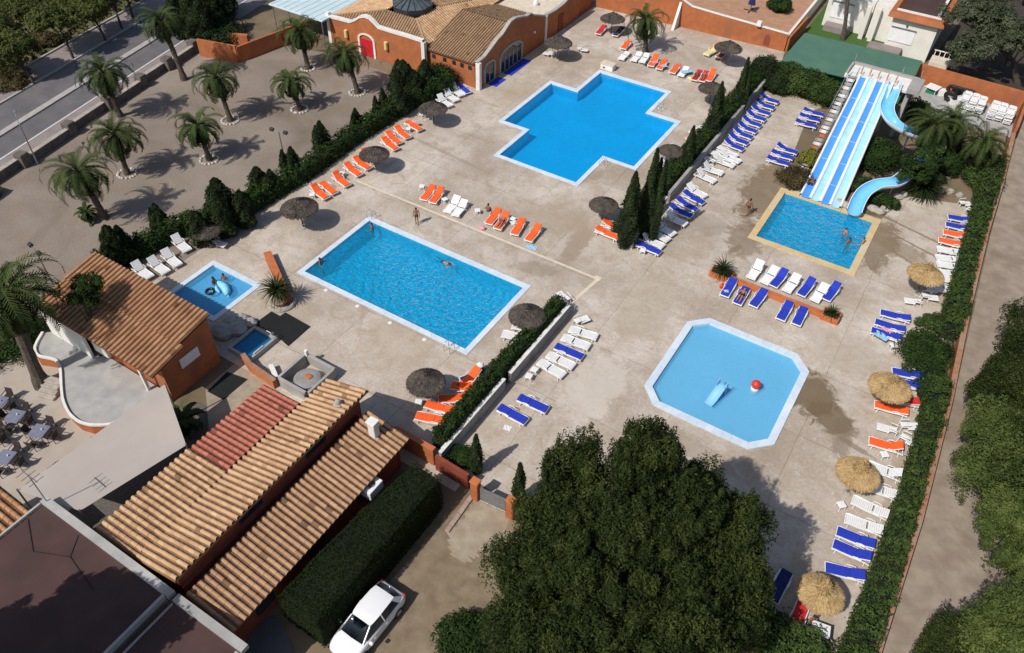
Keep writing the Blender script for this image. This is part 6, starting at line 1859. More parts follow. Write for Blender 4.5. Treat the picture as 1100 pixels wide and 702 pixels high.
for px, py, lb in [(453.5, 204, 'white side table left of the orange pair beyond the rippled pool'), (478, 218, 'white side table between the orange pair and the white pair'), (513, 230, 'white side table right of the white pair beyond the rippled pool'),
                   (551, 239, 'white side table with a towel among the orange loungers'), (368, 190, 'white side table between orange loungers of the lot hedge row'), (336, 213, 'white side table at the near end of the lot hedge row'),
                   (439, 142, 'white side table near the far end of the lot hedge row'), (574, 401, 'white side table at the lower grey wall, farther of two'), (568, 408, 'white side table at the lower grey wall, nearer of two'),
                   (690, 273, 'white side table at the near end of the upper grey wall row'), (958, 375, 'white side table beside the round clipped bush'), (948, 492, 'white side table above the ragged straw parasol'),
                   (902, 546, 'white side table left of the loungers below the ragged parasol'), (450, 436, 'white side table in the house shade near the big dark parasol')]:
    table(px, py, lb, random.uniform(0, 90))
table(461, 129, 'white round-cornered table under the dark parasol by the clubhouse bush', 30, 'white dining tables under parasols', .9)
table(607, 58, 'shaded blue-grey table under the parasol near the clubhouse wall', 30, 'white dining tables under parasols', .9)
g = thing('air_conditioner', 'white air conditioner box on the wall between tiled roof and hedge', 'air conditioner', (-19.55, 17.6, 2.0))
MB().bbox((0, 0, 0), (.8, 1.15, .62), 0, .03).build('case', 'shutter_white', g); MB().lathe([(.26, .312), (.26, .325)], (0, 0, 0), 16).build('fan_grille', 'metal_grey', g)
MB().box((-.3, -.4, -.36), (.3, .05, .1)).box((-.3, .4, -.36), (.3, .05, .1)).build('bracket', 'metal_grey', g)
t = place('framed_table', table_maker(.95, .8, .7, 'white_plastic', 'metal_dark'), at(878, 683), R(10), 'white table with dark frame below the lowest straw parasol')
MB().bbox((0, -.40, .71), (1.0, .05, .06)).bbox((.47, 0, .71), (.05, .8, .06)).build('table_edge', 'metal_dark', t)

# towels lying on things
for hx, hy, rz, m_, z, w, l, lb in [(552, 239.5, -40, 'towel_white', .43, .5, .55, 'white towel on the table among the orange loungers'), (571, 266, 15, 'towel_sky', .01, .9, .5, 'sky blue towel on the deck near the pale drain line'),
                                    (780, 313, 30, 'towel_white', .42, .35, .3, 'white towel folded on the left blue lounger at the planter'), (446, 130.5, 20, 'towel_pink', .62, .4, .5, 'pink towel on the last lounger of the lot hedge row'),
                                    (738, 77, 59, 'towel_sky', .42, 1.3, .6, 'blue and white towel on a lounger below the broad palm'), (713, 71, 59, 'towel_sky', .42, .7, .6, 'blue towel on an orange lounger below the broad palm'), (703, 67, 59, 'towel_pink', .42, .7, .6, 'pink towel on an orange lounger below the broad palm'),
                                    (953, 355, -15, 'towel_pink', .42, .8, .4, 'pink towel on a blue lounger by the round bush'), (947, 361, -15, 'towel_sky', .42, 1.0, .62, 'pale towel covering the nearest blue lounger by the round bush'),
                                    (545, 460, 10, 'towel_white', .01, .5, .4, 'white cloth dropped on the deck below the two blue loungers')]:
    p = at(hx, hy, z)
    mb = MB(); nn = 8; vs = [(l_ * w / nn - w / 2, q * l / nn - l / 2, .012 + .012 * math.sin(l_ * 1.7 + q) + (.0)) for l_ in range(nn + 1) for q in range(nn + 1)]
    mb.add(vs + [(x, y, z2 - .012) for x, y, z2 in vs], [(i * 9 + j, (i + 1) * 9 + j, (i + 1) * 9 + j + 1, i * 9 + j + 1) for i in range(nn) for j in range(nn)] + [tuple(81 + v for v in (i * 9 + j + 1, (i + 1) * 9 + j + 1, (i + 1) * 9 + j, i * 9 + j)) for i in range(nn) for j in range(nn)])
    o = mb.build('towel', m_); o.location = p; o.rotation_euler.z = R(rz); tag(o, lb, 'towel', 'towels on the deck')


# ------------------------------------------------------------------ parasols
def parasol_maker(kind, rad, tuft, seed):
    def make():
        root = bpy.data.objects.new('thatched_parasol', None); COL.objects.link(root); root['category'] = 'parasol'
        rng = np.random.default_rng(seed)
        straw = 'thatch_straw' if kind == 'straw' else 'thatch_grey'
        zr, za = 2.0, 2.0 + rad * .52
        MB().tube([(0, 0, 0), (0, 0, za - .02)], .055, 10).build('pole', 'wood_post', root, smooth=True)
        MB().lathe([(.26, 0), (.26, .06), (.12, .10), (.08, .12)], (0, 0, 0), 16).build('base', 'concrete_grey', root)
        mb = MB(); mb.lathe([(rad * 1.0, zr), (rad * .99, zr + .05), (rad * .7, zr + (za - zr) * .36), (rad * .35, zr + (za - zr) * .74), (.05, za)], (0, 0, 0), 28, wob=.012)
        mb.build('canopy', straw, root)
        for k in range(8):
            a = k * math.pi / 4; MB().tube([(.05, 0, za - .12), (rad * .95, 0, zr - .03)], .02, 5)
        n = 2600 if kind == 'straw' else 2000
        rr = np.sqrt(rng.random(n)) * rad * 1.02; a = rng.random(n) * 6.283
        z = zr + (za - zr) * (1 - rr / rad) * (1 + .12 * np.sin(np.pi * np.clip(rr / rad, 0, 1)))
        layer = .03 * np.sin(rr / rad * 16) + .035
        pos = np.stack([np.cos(a) * rr, np.sin(a) * rr, z + layer], 1)
        sl = (za - zr) / rad
        d = np.stack([np.cos(a), np.sin(a), np.full(n, -sl * .85)], 1) + rng.normal(size=(n, 3)) * np.array([.12, .12, .06])
        V, F = leaves(pos, d, .30, .05, rng)
        tt = np.clip(.5 + .12 * np.sin(rr / rad * 16) + .10 * np.sin(a * 4) + rng.normal(size=n) * .13, 0, 1)
        fast_mesh('thatch', V, F, tt, straw, root)
        m_ = 420; a = rng.random(m_) * 6.283
        pos = np.stack([np.cos(a) * rad * 1.02, np.sin(a) * rad * 1.02, zr - .03 + rng.random(m_) * .05], 1)
        d = np.stack([np.cos(a) * .55, np.sin(a) * .55, -np.ones(m_)], 1) + rng.normal(size=(m_, 3)) * .2
        V, F = leaves(pos, d, .24, .05, rng); fast_mesh('fringe', V, F, np.clip(rng.random(m_), 0, 1), straw, root)
        if tuft:
            m_ = 500; a = rng.random(m_) * 6.283; u = rng.random(m_)
            rb = tuft * .5
            pos = np.stack([np.cos(a) * rb * (1 - u * .75), np.sin(a) * rb * (1 - u * .75), za - .12 + u * tuft], 1)
            d = np.stack([np.cos(a) * .5, np.sin(a) * .5, 1.0 - 1.6 * rng.random(m_)], 1)
            V, F = leaves(pos, d, .30, .05, rng); fast_mesh('tuft', V, F, np.clip(.35 + .3 * rng.random(m_), 0, 1), straw, root)
            MB().lathe([(rb * .85, za - .15), (rb * .5, za + tuft * .45), (.03, za + tuft * .95)], (0, 0, 0), 12).build('cap', straw, root)
        return root
    return make


PG = 'dark thatched parasols'
for cx, cy, w, lb in [(465, 113, 29.5, 'dark parasol beside the big bush at the clubhouse corner'), (401.4, 161, 31, 'dark parasol in the middle of the lot hedge loungers'), (321, 221, 37, 'dark parasol at the near end of the lot hedge loungers'),
                      (219, 240, 28, 'dark parasol above the toddler pool against the hedge'), (457, 405, 42, 'big dark parasol near the tiled house and the dense hedge'), (566.5, 334, 40, 'dark parasol at the far end of the dense hedge'),
                      (649.5, 214, 31, 'dark parasol beside the slim cypress'), (722.5, 155, 26, 'dark parasol at the near right corner of the cross-shaped pool'), (766, 91.5, 27, 'dark parasol right of the red loungers below the palm'),
                      (783, 49.5, 25.6, 'dark parasol in front of the long orange wall'), (658.5, 17, 24, 'dark parasol at the far wall left of the broad palm'), (600, 44, 27, 'dark parasol near the arched clubhouse windows')]:
    c = at(cx, cy, 2.25)
    d = (Vector((0, 0, CAMH)) - c).length
    rad = w / 2 * d / FOC * .97
    place(('parasol', 'grey'), parasol_maker('grey', 1.45, .16, 5), (c.x, c.y, 0), random.uniform(0, 6), lb, PG, rad / 1.45 if abs(rad / 1.45 - 1) > .06 else 1.0)
SG = 'pale straw parasols'
for i, (cx, cy, w, tf, lb) in enumerate([(995.5, 293, 36, .55, 'straw parasol farthest along the right hedge'), (957, 414, 43.6, .55, 'straw parasol in the middle beside the round clipped bush'),
                                         (922.5, 507, 45, .85, 'ragged straw parasol with a thick top tuft'), (883, 636, 47, .75, 'lowest straw parasol, half shaded by the pines')]):
    c = at(cx, cy, 2.2); d = (Vector((0, 0, CAMH)) - c).length; rad = w / 2 * d / FOC * .89
    o = parasol_maker('straw', rad, tf, 60 + i)(); o.location = (c.x, c.y, 0); tag(o, lb, None, SG)

# ------------------------------------------------------------------ planters, curbs, small deck things
g = thing('planter_curb', 'long low orange planter curb with raised boxes at both ends', 'planter', (-6, 48.5, 0))
mb = MB(); mb.bbox((-5.8, 48.45, .16), (8.4, .55, .32), 0, .02); mb.build('curb', 'curb_orange', g, True)
for x in (-10.1, -1.55):
    b = MB(); b.box((x, 48.05, .24), (1.75 if x < -5 else 1.3, .1, .48)); b.box((x, 49.0, .24), (1.75 if x < -5 else 1.3, .1, .48)); h = .82 if x < -5 else .6
    b.box((x - h, 48.52, .24), (.1, .84, .478)); b.box((x + h, 48.52, .24), (.1, .84, .478)); b.build('box', 'curb_orange', g, True)
    MB().box((x, 48.52, .2), (h * 2 - .1, .8, .3)).build('soil', 'soil_dark', g, True)
spiky('yucca_plant', 'green yucca in the left box of the orange planter', (-10.1, 48.5, 0), 1.15, .9, 'leaf_palm', 95, cat='plant', seed=171, lift=.3)
spiky('yucca_plant', 'small yucca in the end box of the orange planter nearest the slides', (-1.6, 48.5, 0), .75, .6, 'leaf_palm', 50, cat='plant', seed=172, lift=.3)

g = thing('divider_wall', 'red-orange topped low wall between the toddler pool and the rippled pool', 'wall', tuple(at(297, 297)))
a, b2 = at(287, 271, .5), at(309, 322, .5)
wall_path('wall', [a, b2], .5, .55, 'wall_maroon', g, 'curb_orange', .05)
pp = at(301, 326)
g = thing('plant_pot', 'wide pale round pot holding a yucca by the rippled pool', 'pot', tuple(pp))
MB().lathe([(.42, 0), (.60, .32), (.62, .40), (.54, .40), (.50, .34)], (0, 0, 0), 20).build('pot', 'terra_pot', g)
MB().lathe([(.50, .30), (.50, .335)], (0, 0, 0), 18).build('soil', 'soil_dark', g)
spiky('yucca_plant', 'bushy yucca in the round pot by the rippled pool', tuple(pp), 1.45, 1.6, 'leaf_palm', 150, cat='plant', seed=173, lift=.55)
p = at(304, 329); g = thing('bench_kerb', 'curved pale kerb around the yucca pot', 'kerb', tuple(p)); MB().tube([(math.cos(a) * .95 - .3, math.sin(a) * .95 + .2, .1) for a in [R(-110 + 14 * k) for k in range(13)]], .14, 6).build('kerb', 'concrete_grey', g)

# foot bath with rocks
g = thing('foot_bath', 'small dark blue foot bath with pale rim beside black mats', 'pool', (-34.9, 23.1, 0))
mb = MB()
for c_, s_ in (((-34.95, 24.3, .2), (2.2, .2, .4)), ((-34.95, 21.9, .2), (2.2, .2, .4)), ((-35.95, 23.1, .2), (.2, 2.2, .398)), ((-33.95, 23.1, .2), (.2, 2.2, .398))): mb.bbox(c_, s_, 0, .02)
mb.build('rim', 'concrete_grey', g, True); MB().box((-34.95, 23.1, .04), (1.8, 2.2, .06)).build('basin', 'pool_tile', g, True)
MB().add([(-35.84, 22.01, .24), (-34.06, 22.01, .24), (-34.06, 24.19, .24), (-35.84, 24.19, .24)], [(0, 1, 2, 3)]).build('water', 'water_dark', g, True)
mb = MB(); mb.tube([(-34.0, 22.3, .5), (-34.0, 23.2, .5)], .04, 6); mb.tube([(-34.0, 24.1, .4), (-34.0, 24.1, 1.0), (-34.4, 24.1, 1.0)], .03, 6); mb.build('handrail', 'trim_white', g, True)
for i, (x, y, s) in enumerate(((-37.6, 22.8, .9), (-36.9, 23.6, .8), (-37.9, 23.9, .7), (-36.7, 24.6, .55), (-37.4, 24.5, .6))):
    MB().ball((0, 0, s * .3), (s, s * .85, s * .55), 11, jit=.16).build('rock', 'concrete_grey', tag_o := thing('rock', f'pale artificial rock beside the foot bath, {ORD[i]} counted from the snack house', 'rock', (x, y, 0), 0, 'rocks at the foot bath'))
for pts, lb in (([(-36.5, 24.7), (-35.0, 24.72), (-34.0, 26.3), (-36.4, 26.35)], 'black mat lying next to the foot bath, left one'), ([(-35.6, 25.0), (-32.9, 24.4), (-32.95, 26.7), (-35.45, 26.8)], 'large black mat lying next to the foot bath, nearer the rippled pool')):
    mb = MB(); mb.prism(pts, .02 if 'left' in lb else .05, .04 if 'left' in lb else .08); o = thing('ground_mat', lb, 'mat', (pts[0][0], pts[0][1], 0)); mb.build('mat', 'net_black', o, True)
# tub
g = thing('tub_enclosure', 'sunken concrete enclosure with a round drum behind the tiled house', 'enclosure', (-29.6, 22.7, 0))
mb = MB()
for c_, s_ in (((-30.75, 22.75, .45), (.2, 2.6, .9)), ((-29.5, 24.05, .45), (2.7, .2, .9)), ((-28.2, 22.75, .45), (.2, 2.4, .9)), ((-29.5, 21.45, .45), (2.3, .2, .9))): mb.bbox(c_, s_, 0, .02)
mb.build('wall', 'concrete_grey', g, True)
MB().lathe([(.85, 0), (.9, .55), (.7, .6), (.1, .62)], (-29.35, 22.6, 0), 20).build('drum', 'render_grey', g, True)
MB().ball((-29.3, 22.7, .66), (.3, .25, .06), 8, jit=.4).build('rust_lid', 'curb_orange', g, True)
MB().bbox((-30.6, 24.0, 1.05), (.22, .22, .5), 0, .02).build('corner_post', 'trim_white', g, True)
p = at(295, 403); g = thing('bench', 'small white bench against the low red wall near the enclosure', 'bench', tuple(p), R(-30))
MB().bbox((0, 0, .44), (1.3, .34, .05), 0, .02).build('seat', 'trim_white', g)
for x in (-.5, .5): MB().bbox((x, 0, .21), (.07, .3, .42), 0, .01).build('leg', 'trim_white', g)
g = thing('low_wall', 'sloping red-capped low wall from the foot bath to the red tile roof', 'wall', tuple(at(275, 405)))
wall_path('wall', [at(263, 388), at(270, 398), at(297, 417)], .7, .28, 'curb_orange', g, 'brick_strip', .05)
g = thing('bin', 'terracotta bin with a white lid at the dense hedge by the pool corner', 'bin', tuple(at(516, 400)))
MB().lathe([(.2, 0), (.26, .7), (.27, .74)], (0, 0, 0), 14).build('body', 'terra_pot', g); MB().lathe([(.27, .745), (.2, .85), (.05, .9)], (0, 0, 0), 14).build('lid', 'trim_white', g)
g = thing('pump_box', 'white pump box at the far corner of the cross-shaped pool', 'box', tuple(at(653, 74)), 0)
MB().bbox((0, 0, .3), (1.5, .9, .6), 0, .05).build('body', 'trim_white', g); MB().bbox((0, 0, .63), (1.6, 1.0, .06), 0, .03).build('lid', 'drain_pale', g); MB().lathe([(.14, -.02), (.14, .02)], (-.3, -.46, .3), 12).build('hatch', 'metal_dark', g)
for px, py, lb in ((350, 312, 'white cap of a deck drain left of the rippled pool'), (384, 329, 'white cap of a deck drain at the middle of the near pool edge'), (419, 347, 'white cap of a deck drain near the big dark parasol'), (456, 365, 'white cap of a deck drain at the near corner of the rippled pool')):
    o = MB().lathe([(.16, 0), (.16, .02), (.12, .03)], (0, 0, 0), 12).build('drain_cap', 'trim_white'); o.location = at(px, py); tag(o, lb, 'drain cap', 'white drain caps along the pool')

# play things in the paddling pool
p = at(768, 427); g = thing('toddler_slide', 'small pale blue toy slide standing in the paddling pool', 'slide', (p.x, p.y, -.4), math.radians(78))
mb = MB(); vs = []
for i in range(15):
    s = i / 14; x = -1.05 + 2.1 * s; z = .45 + .95 * (.5 - .5 * math.cos(s * math.pi)) if s < .82 else 1.38
    for y, dz in ((-.42, .22), (-.36, .02), (0, 0), (.36, .02), (.42, .22)): vs.append((x, y, z + dz))
mb.add(vs, [(i * 5 + j, (i + 1) * 5 + j, (i + 1) * 5 + j + 1, i * 5 + j + 1) for i in range(14) for j in range(4)]); mb.build('chute', 'play_blue', g, smooth=True)
for y in (-.38, .38):
    MB().tube([(.95, y, 0), (.95, y, 2.0), (.62, y, 2.0), (.55, y, 1.4)], .05, 6).build('rail', 'play_blue', g)
    MB().tube([(-.2, y, 0), (-.2, y, .75)], .05, 6).build('leg', 'play_blue', g)
for k in range(3): MB().box((1.02, 0, .35 + k * .33), (.16, .7, .05)).build('step', 'play_blue', g)
g.scale = (.80, .80, .74)
p = at(811, 417); g = thing('water_mushroom', 'red ball-topped water spout on a white base in the paddling pool', 'fountain', (p.x, p.y, -.4))
MB().lathe([(.35, 0), (.35, .55), (.2, .6)], (0, 0, 0), 14).build('base', 'trim_white', g); MB().ball((0, 0, .95), (.42, .42, .40), 14).build('ball', 'plastic_red', g, smooth=True)
for k in range(8):
    a = k * math.pi / 4; MB().ball((.36 * math.cos(a), .36 * math.sin(a), 1.05), .07, 6).build('nozzle', 'plastic_red', g)
g.scale = (.78, .78, .80)

# floats, rings and odds by the slide yard
RGp = 'black inflatable rings by the orange wall'
for i, (px, py) in enumerate(((1025, 94), (1031, 96), (1037, 98), (1043, 100), (1021, 104))):
    p = at(px, py, .7); p.y = min(p.y, 89.7); g = thing('swim_ring', f'black inflatable ring leaning in the row by the orange wall, {ORD[i]} from the slides' if i < 4 else 'black inflatable ring lying in front of the ring row', 'swim ring', (p.x, p.y, 0), R(80), RGp)
    mb = MB(); tilt = Matrix.Rotation(R(70), 3, 'Y')
    for q in range(20):
        a0, a1 = 2 * math.pi * q / 20, 2 * math.pi * (q + 1) / 20
        for w in range(8):
            b0, b1 = 2 * math.pi * w / 8, 2 * math.pi * (w + 1) / 8
            f = lambda a, b: tilt @ Vector(((.5 + .2 * math.cos(b)) * math.cos(a), (.5 + .2 * math.cos(b)) * math.sin(a), .2 * math.sin(b))) + Vector((0, 0, .72))
            mb.add([f(a0, b0), f(a1, b0), f(a1, b1), f(a0, b1)], [(0, 1, 2, 3)])
    mb.build('ring', 'float_black', g, smooth=True); MB().tube([(.1, .5, .9), (.2, .52, 1.05), (.1, .55, 1.2)], .02, 5).build('grip', 'float_black', g)
table(1000, 100, 'long white counter beside the launch platform', -15, 'white yard tables', 1.3)
for i, (px, py, m_, lb) in enumerate(((1001, 96, 'plastic_green', 'green plastic tub in the slide yard'), (1016, 92, 'white_plastic', 'white plastic crate in front of the black rings'), (1026, 108, 'white_plastic', 'white plastic crate behind the slide palms'), (1033, 106, 'towel_white', 'pale crate next to the stacked loungers'))):
    p = at(px, py, .4); p.y = min(p.y, 89.6); g = thing('crate', lb, 'crate', (p.x, p.y, 0), .3 * i, 'plastic crates in the slide yard')
    mb = MB(); mb.bbox((0, 0, .03), (.9, .7, .05))
    for q, s in (((.43, 0, .3), (.04, .7, .55)), ((-.43, 0, .3), (.04, .7, .55)), ((0, .33, .3), (.82, .04, .55)), ((0, -.33, .3), (.82, .04, .55))): mb.box(q, s)
    mb.build('box', m_, g); MB().bbox((.02, 0, .33), (.78, .58, .4), 0, .1).build('contents', 'net_black' if i == 0 else m_, g)
p = at(1024.5, 306); g = thing('beach_ball', 'yellow inflatable ball against the right hedge', 'ball', (p.x, p.y, 0))
MB().ball((0, 0, .42), .42, 16).build('ball', 'float_yellow', g, smooth=True); MB().ball((.05, -.1, .83), .04, 6).build('valve', 'trim_white', g)

# ---- patio furniture at the far left
PGp = 'patio tables with slate cloths'; CG = 'dark wicker patio chairs'
k = 0
for ti, (px, py, lb) in enumerate(((3, 440, 'slate-clothed patio table at the left picture edge, farthest'), (21, 455, 'slate-clothed patio table, second from the terrace wall'), (47, 471, 'slate-clothed patio table nearest the curved terrace'),
                                   (11, 499, 'slate-clothed patio table closest to the shade sail'), (-8, 474, 'slate-clothed patio table cut by the left picture edge'))):
    p = at(px, py)
    def mk():
        root = bpy.data.objects.new('patio_table', None); COL.objects.link(root); root['category'] = 'table'
        MB().bbox((0, 0, .74), (1.0, 1.0, .05), 0, .02).build('tabletop', 'cloth_slate', root)
        for x in (-.42, .42):
            for y in (-.42, .42): MB().tube([(x, y, .72), (x, y, 0)], .028, 6).build('leg', 'metal_dark', root)
        MB().lathe([(.05, .77), (.05, .86), (.03, .9)], (.15, .1, 0), 8).build('glass', 'white_plastic', root)
        return root
    place('patio_table', mk, p, R(20), lb, PGp)
    for q in range(4):
        a = R(20 + 90 * q)
        def mc():
            root = bpy.data.objects.new('patio_chair', None); COL.objects.link(root); root['category'] = 'chair'
            MB().bbox((0, 0, .42), (.5, .5, .06), 0, .03).build('seat', 'wicker_dark', root)
            MB().bbox((.25, 0, .68), (.05, .5, .5), 0, .02, ax=Matrix.Rotation(R(10), 3, 'Y')).build('backrest', 'wicker_dark', root)
            for s in (-.26, .26): MB().tube([(.24, s, .66), (-.2, s, .64), (-.24, s, .42)], .025, 6).build('armrest', 'wicker_dark', root)
            for x in (-.22, .22):
                for y in (-.22, .22): MB().tube([(x, y, .42), (x * 1.1, y * 1.1, 0)], .022, 6).build('leg', 'metal_dark', root)
            return root
        wh = ['right', 'far', 'left', 'near'][q]
        tb = ['farthest patio table', 'patio table second from the terrace', 'patio table nearest the curved terrace', 'patio table closest to the sail', 'patio table cut by the picture edge'][ti]
        place('patio_chair', mc, (p.x + .78 * math.cos(a), p.y + .78 * math.sin(a), 0), a, f'dark wicker chair on the {wh} side of the {tb}', CG)

# ---- lamps
def flood_lamp(px, py, h, label, rz):
    root = thing('flood_lamp', label, 'lamp', at(px, py), R(rz))
    MB().tube([(0, 0, 0), (0, 0, h)], [.07, .045], 8).build('pole', 'metal_grey', root); MB().tube([(-.7, 0, h), (.7, 0, h)], .035, 6).build('crossbar', 'metal_grey', root)
    for x in (-.7, .7): MB().bbox((x, 0, h + .05), (.4, .3, .22), 0, .04, ax=Matrix.Rotation(R(25), 3, 'X')).build('lamp_head', 'metal_dark', root)


flood_lamp(307, 178, 3.5, 'double floodlight post in the hedge between conifers', 10)
flood_lamp(57, 306, 3.4, 'double floodlight post behind the snack house roof', -10)
p = at(41, 177); g = thing('street_lamp', 'thin curved street lamp at the roadside wall', 'lamp', tuple(p), R(150))
MB().tube([(0, 0, 0), (0, 0, 4.0), (.2, 0, 4.5), (.9, 0, 4.75)], [.07, .05, .04, .03], 8).build('pole', 'metal_grey', g); MB().bbox((1.1, 0, 4.75), (.5, .2, .1), 0, .03).build('lamp_head', 'metal_grey', g)

# old curved border on the patio and mats in the house shade
g = thing('border_edging', 'curved dark line of old edging stones on the sandy patio', 'edging', tuple(at(75, 493)))
pp = P([(100, 470), (97, 480), (88, 487), (75, 493), (62, 498), (52, 506), (45, 516)])
for a, b2 in zip(pp, pp[1:]):
    for k in range(4):
        c = a.lerp(b2, (k + .5) / 4); MB().ball((c.x, c.y, .04), (.16, .13, .10), 7, jit=.4).build('stone', 'stone', g, True)
mb = MB(); mb.prism([(p.x, p.y) for p in P([(223, 421), (244, 400), (266, 408), (240, 430)])], .02, .05)
o = thing('ground_mat', 'dark net mat lying in the shade of the snack house end wall', 'mat', tuple(at(243, 415))); mb.build('mat', 'net_black', o, True)

# bags left on the deck
for i, (px, py, rz, m_, lb) in enumerate(((518, 247, 20, 'towel_pink', 'small pink beach bag at the foot of the orange loungers'), (776, 309, 50, 'plastic_red', 'red and dark bag on the deck left of the first planter lounger'), (771, 65, 10, 'metal_dark', 'dark bag beside the yellow lounger by the orange wall'),
                                          (695, 71, 30, 'metal_dark', 'small dark bag on the deck below the broad palm loungers'), (741, 86, 0, 'towel_yellow', 'yellow-green bag at the foot of the striped towel lounger'), (963, 365, 40, 'wicker_dark', 'brown bag beside the towel loungers by the round bush'), (865, 652, 10, 'cloth_slate', 'grey bag in the shade beside the lowest straw parasol'))):
    p = at(px, py); g = thing('beach_bag', lb, 'bag', tuple(p), R(rz), 'bags on the deck')
    MB().lathe([(.20, 0), (.24, .12), (.20, .28), (.12, .32)], (0, 0, 0), 10, wob=.08, sq=(1.2, .7)).build('bag', m_, g, smooth=True)
    MB().tube([(-.12, 0, .30), (-.08, 0, .46), (.08, 0, .46), (.12, 0, .30)], .015, 5).build('handle', m_, g)
# ------------------------------------------------------------------ cars
def car(label, loc, rz, paint, group=None, scale=1.0):
    mat(paint[0], paint[1], paint[2], .22, 1.0, spec=.6, bmp=0)
    pm = paint[0]
    root = thing('parked_car', label, 'car', loc, rz, group)
    # body: cross-sections from rear (x=-2.05) to nose (x=2.05)
    S = [(-2.05, .66, .42, .72), (-1.98, .80, .30, .90), (-1.70, .86, .24, .96), (-1.2, .88, .22, .98), (-.4, .88, .20, .97), (.5, .88, .20, .96), (1.0, .87, .22, .92), (1.5, .85, .24, .86), (1.85, .78, .28, .76), (2.04, .58, .36, .62)]
    mb = MB(); vs = []
    for x, w, zb, zt in S:
        m1 = zb + (zt - zb) * .55
        for y, z in ((-w * .86, zb), (-w, zb + .12), (-w * 1.0, m1), (-w * .94, zt - .04), (-w * .80, zt), (0, zt + .035), (w * .80, zt), (w * .94, zt - .04), (w, m1), (w, zb + .12), (w * .86, zb)): vs.append((x, y, z))
    k = 11
    mb.add(vs, [(i * k + j, i * k + (j + 1) % k, (i + 1) * k + (j + 1) % k, (i + 1) * k + j) for i in range(len(S) - 1) for j in range(k)] + [tuple(range(k - 1, -1, -1)), tuple(range((len(S) - 1) * k, len(S) * k))])
    o_ = mb.build('body', pm, root, smooth=True); sb_ = o_.modifiers.new('sub', 'SUBSURF'); sb_.levels = sb_.render_levels = 2
    # greenhouse
    belt = [(-1.78, .74), (-1.3, .79), (0, .80), (.55, .78), (1.02, .70)]
    roof = [(-1.42, .56), (-1.1, .61), (-.2, .63), (.15, .60), (.32, .55)]
    zb, zr = .95, [1.38, 1.44, 1.46, 1.43, 1.39]
    mb = MB(); rv = []
    for (x, w), z in zip(roof, zr): rv += [(x, -w, z), (x, -w * .6, z + .035), (x, 0, z + .045), (x, w * .6, z + .035), (x, w, z)]
    fs = [(i * 5 + j, (i + 1) * 5 + j, (i + 1) * 5 + j + 1, i * 5 + j + 1) for i in range(4) for j in range(4)]
    mb.add(rv, fs); mb.add([(x, y, z - .04) for x, y, z in rv], [tuple(reversed(f)) for f in fs]); mb.build('roof', pm, root, smooth=True)

    def quad(name, pts, m, th=.012):
        b = MB(); sm = name in ('windscreen', 'rear_window'); pts = [Vector(p) for p in pts]; nn = (pts[1] - pts[0]).cross(pts[2] - pts[0]).normalized() * th
        n_ = len(pts); b.add([p + nn for p in pts] + [p - nn for p in pts], [tuple(range(n_)), tuple(range(2 * n_ - 1, n_ - 1, -1))] + [(i, (i + 1) % n_, n_ + (i + 1) % n_, n_ + i) for i in range(n_)]); return b.build(name, m, root, smooth=sm)
    quad('windscreen', [(1.06, -.68, .93), (1.10, 0, .96), (1.06, .68, .93), (.33, .53, 1.385), (.34, 0, 1.43), (.33, -.53, 1.385)], 'glass_dark')
    quad('rear_window', [(-1.80, .66, 1.0), (-1.84, 0, 1.01), (-1.80, -.66, 1.0), (-1.43, -.53, 1.375), (-1.44, 0, 1.42), (-1.43, .53, 1.375)], 'glass_dark')
    for s in (-1, 1):
        quad('side_window', [(-1.45, s * .775, .97), (-.42, s * .80, .975), (-.40, s * .625, 1.43), (-1.18, s * .60, 1.40)], 'glass_dark')
        quad('side_window', [(-.36, s * .80, .975), (.86, s * .74, .955), (.24, s * .585, 1.395), (-.34, s * .625, 1.43)], 'glass_dark')
        b = MB(); b.tube([(1.08, s * .70, .93), (.33, s * .555, 1.395)], .035, 6); b.tube([(-.39, s * .805, .96), (-.37, s * .63, 1.44)], .03, 6)
        b.add([(-1.82, s * .68, .96), (-1.48, s * .785, .96), (-1.20, s * .605, 1.41), (-1.43, s * .55, 1.385)], [(0, 1, 2, 3), (3, 2, 1, 0)]); b.build('pillar', pm, root)
        m_ = MB(); m_.bbox((.80, s * .98, .98), (.16, .2, .14), 0, .04); m_.build('mirror', pm, root)
        quad('headlight', [(1.60, s * .60, .80), (1.92, s * .45, .70), (1.90, s * .70, .66), (1.62, s * .80, .75)], 'steel')
        quad('tail_light', [(-2.03, s * .50, .84), (-2.0, s * .76, .88), (-1.92, s * .80, .70), (-2.03, s * .62, .70)], 'plastic_red')
        for x in (-1.28, 1.28):
            w = MB(); w.tube([(x, s * .68, .31), (x, s * .90, .31)], .31, 18); wo = w.build('wheel', 'rubber_black', root)
            r_ = MB(); r_.tube([(x, s * .87, .31), (x, s * .915, .31)], .19, 14); ro = r_.build('rim', 'steel', root); ro.parent = wo
        for x in (-.4, .45): MB().bbox((x, s * .905, .80), (.14, .02, .03)).build('door_handle', pm, root)
    MB().bbox((-2.06, 0, .58), (.03, .45, .12), 0, .005).build('number_plate', 'trim_white', root)
    root.scale = (scale,) * 3
    return root


car('white hatchback parked on the dirt driveway beside the flat-topped hedge', (-15.2, 11.75, 0), R(-91), ('car_paint_white', (.80, .80, .81), (.78, .78, .79)), None, 1.07)
p = at(-2, 212); car('dark grey car parked by the stone wall, only its rear in view', (p.x - .35, p.y - 1.5, 0), math.atan2(-RD.y, -RD.x), ('car_paint_grey', (.10, .095, .09), (.09, .085, .08)))

# ------------------------------------------------------------------ people
BONES = [('pelvis', 'chest', .145, .155), ('chest', 'neck', .15, .062), ('neck', 'head', .058, .098), ('head', 'crown', .098, .07)]


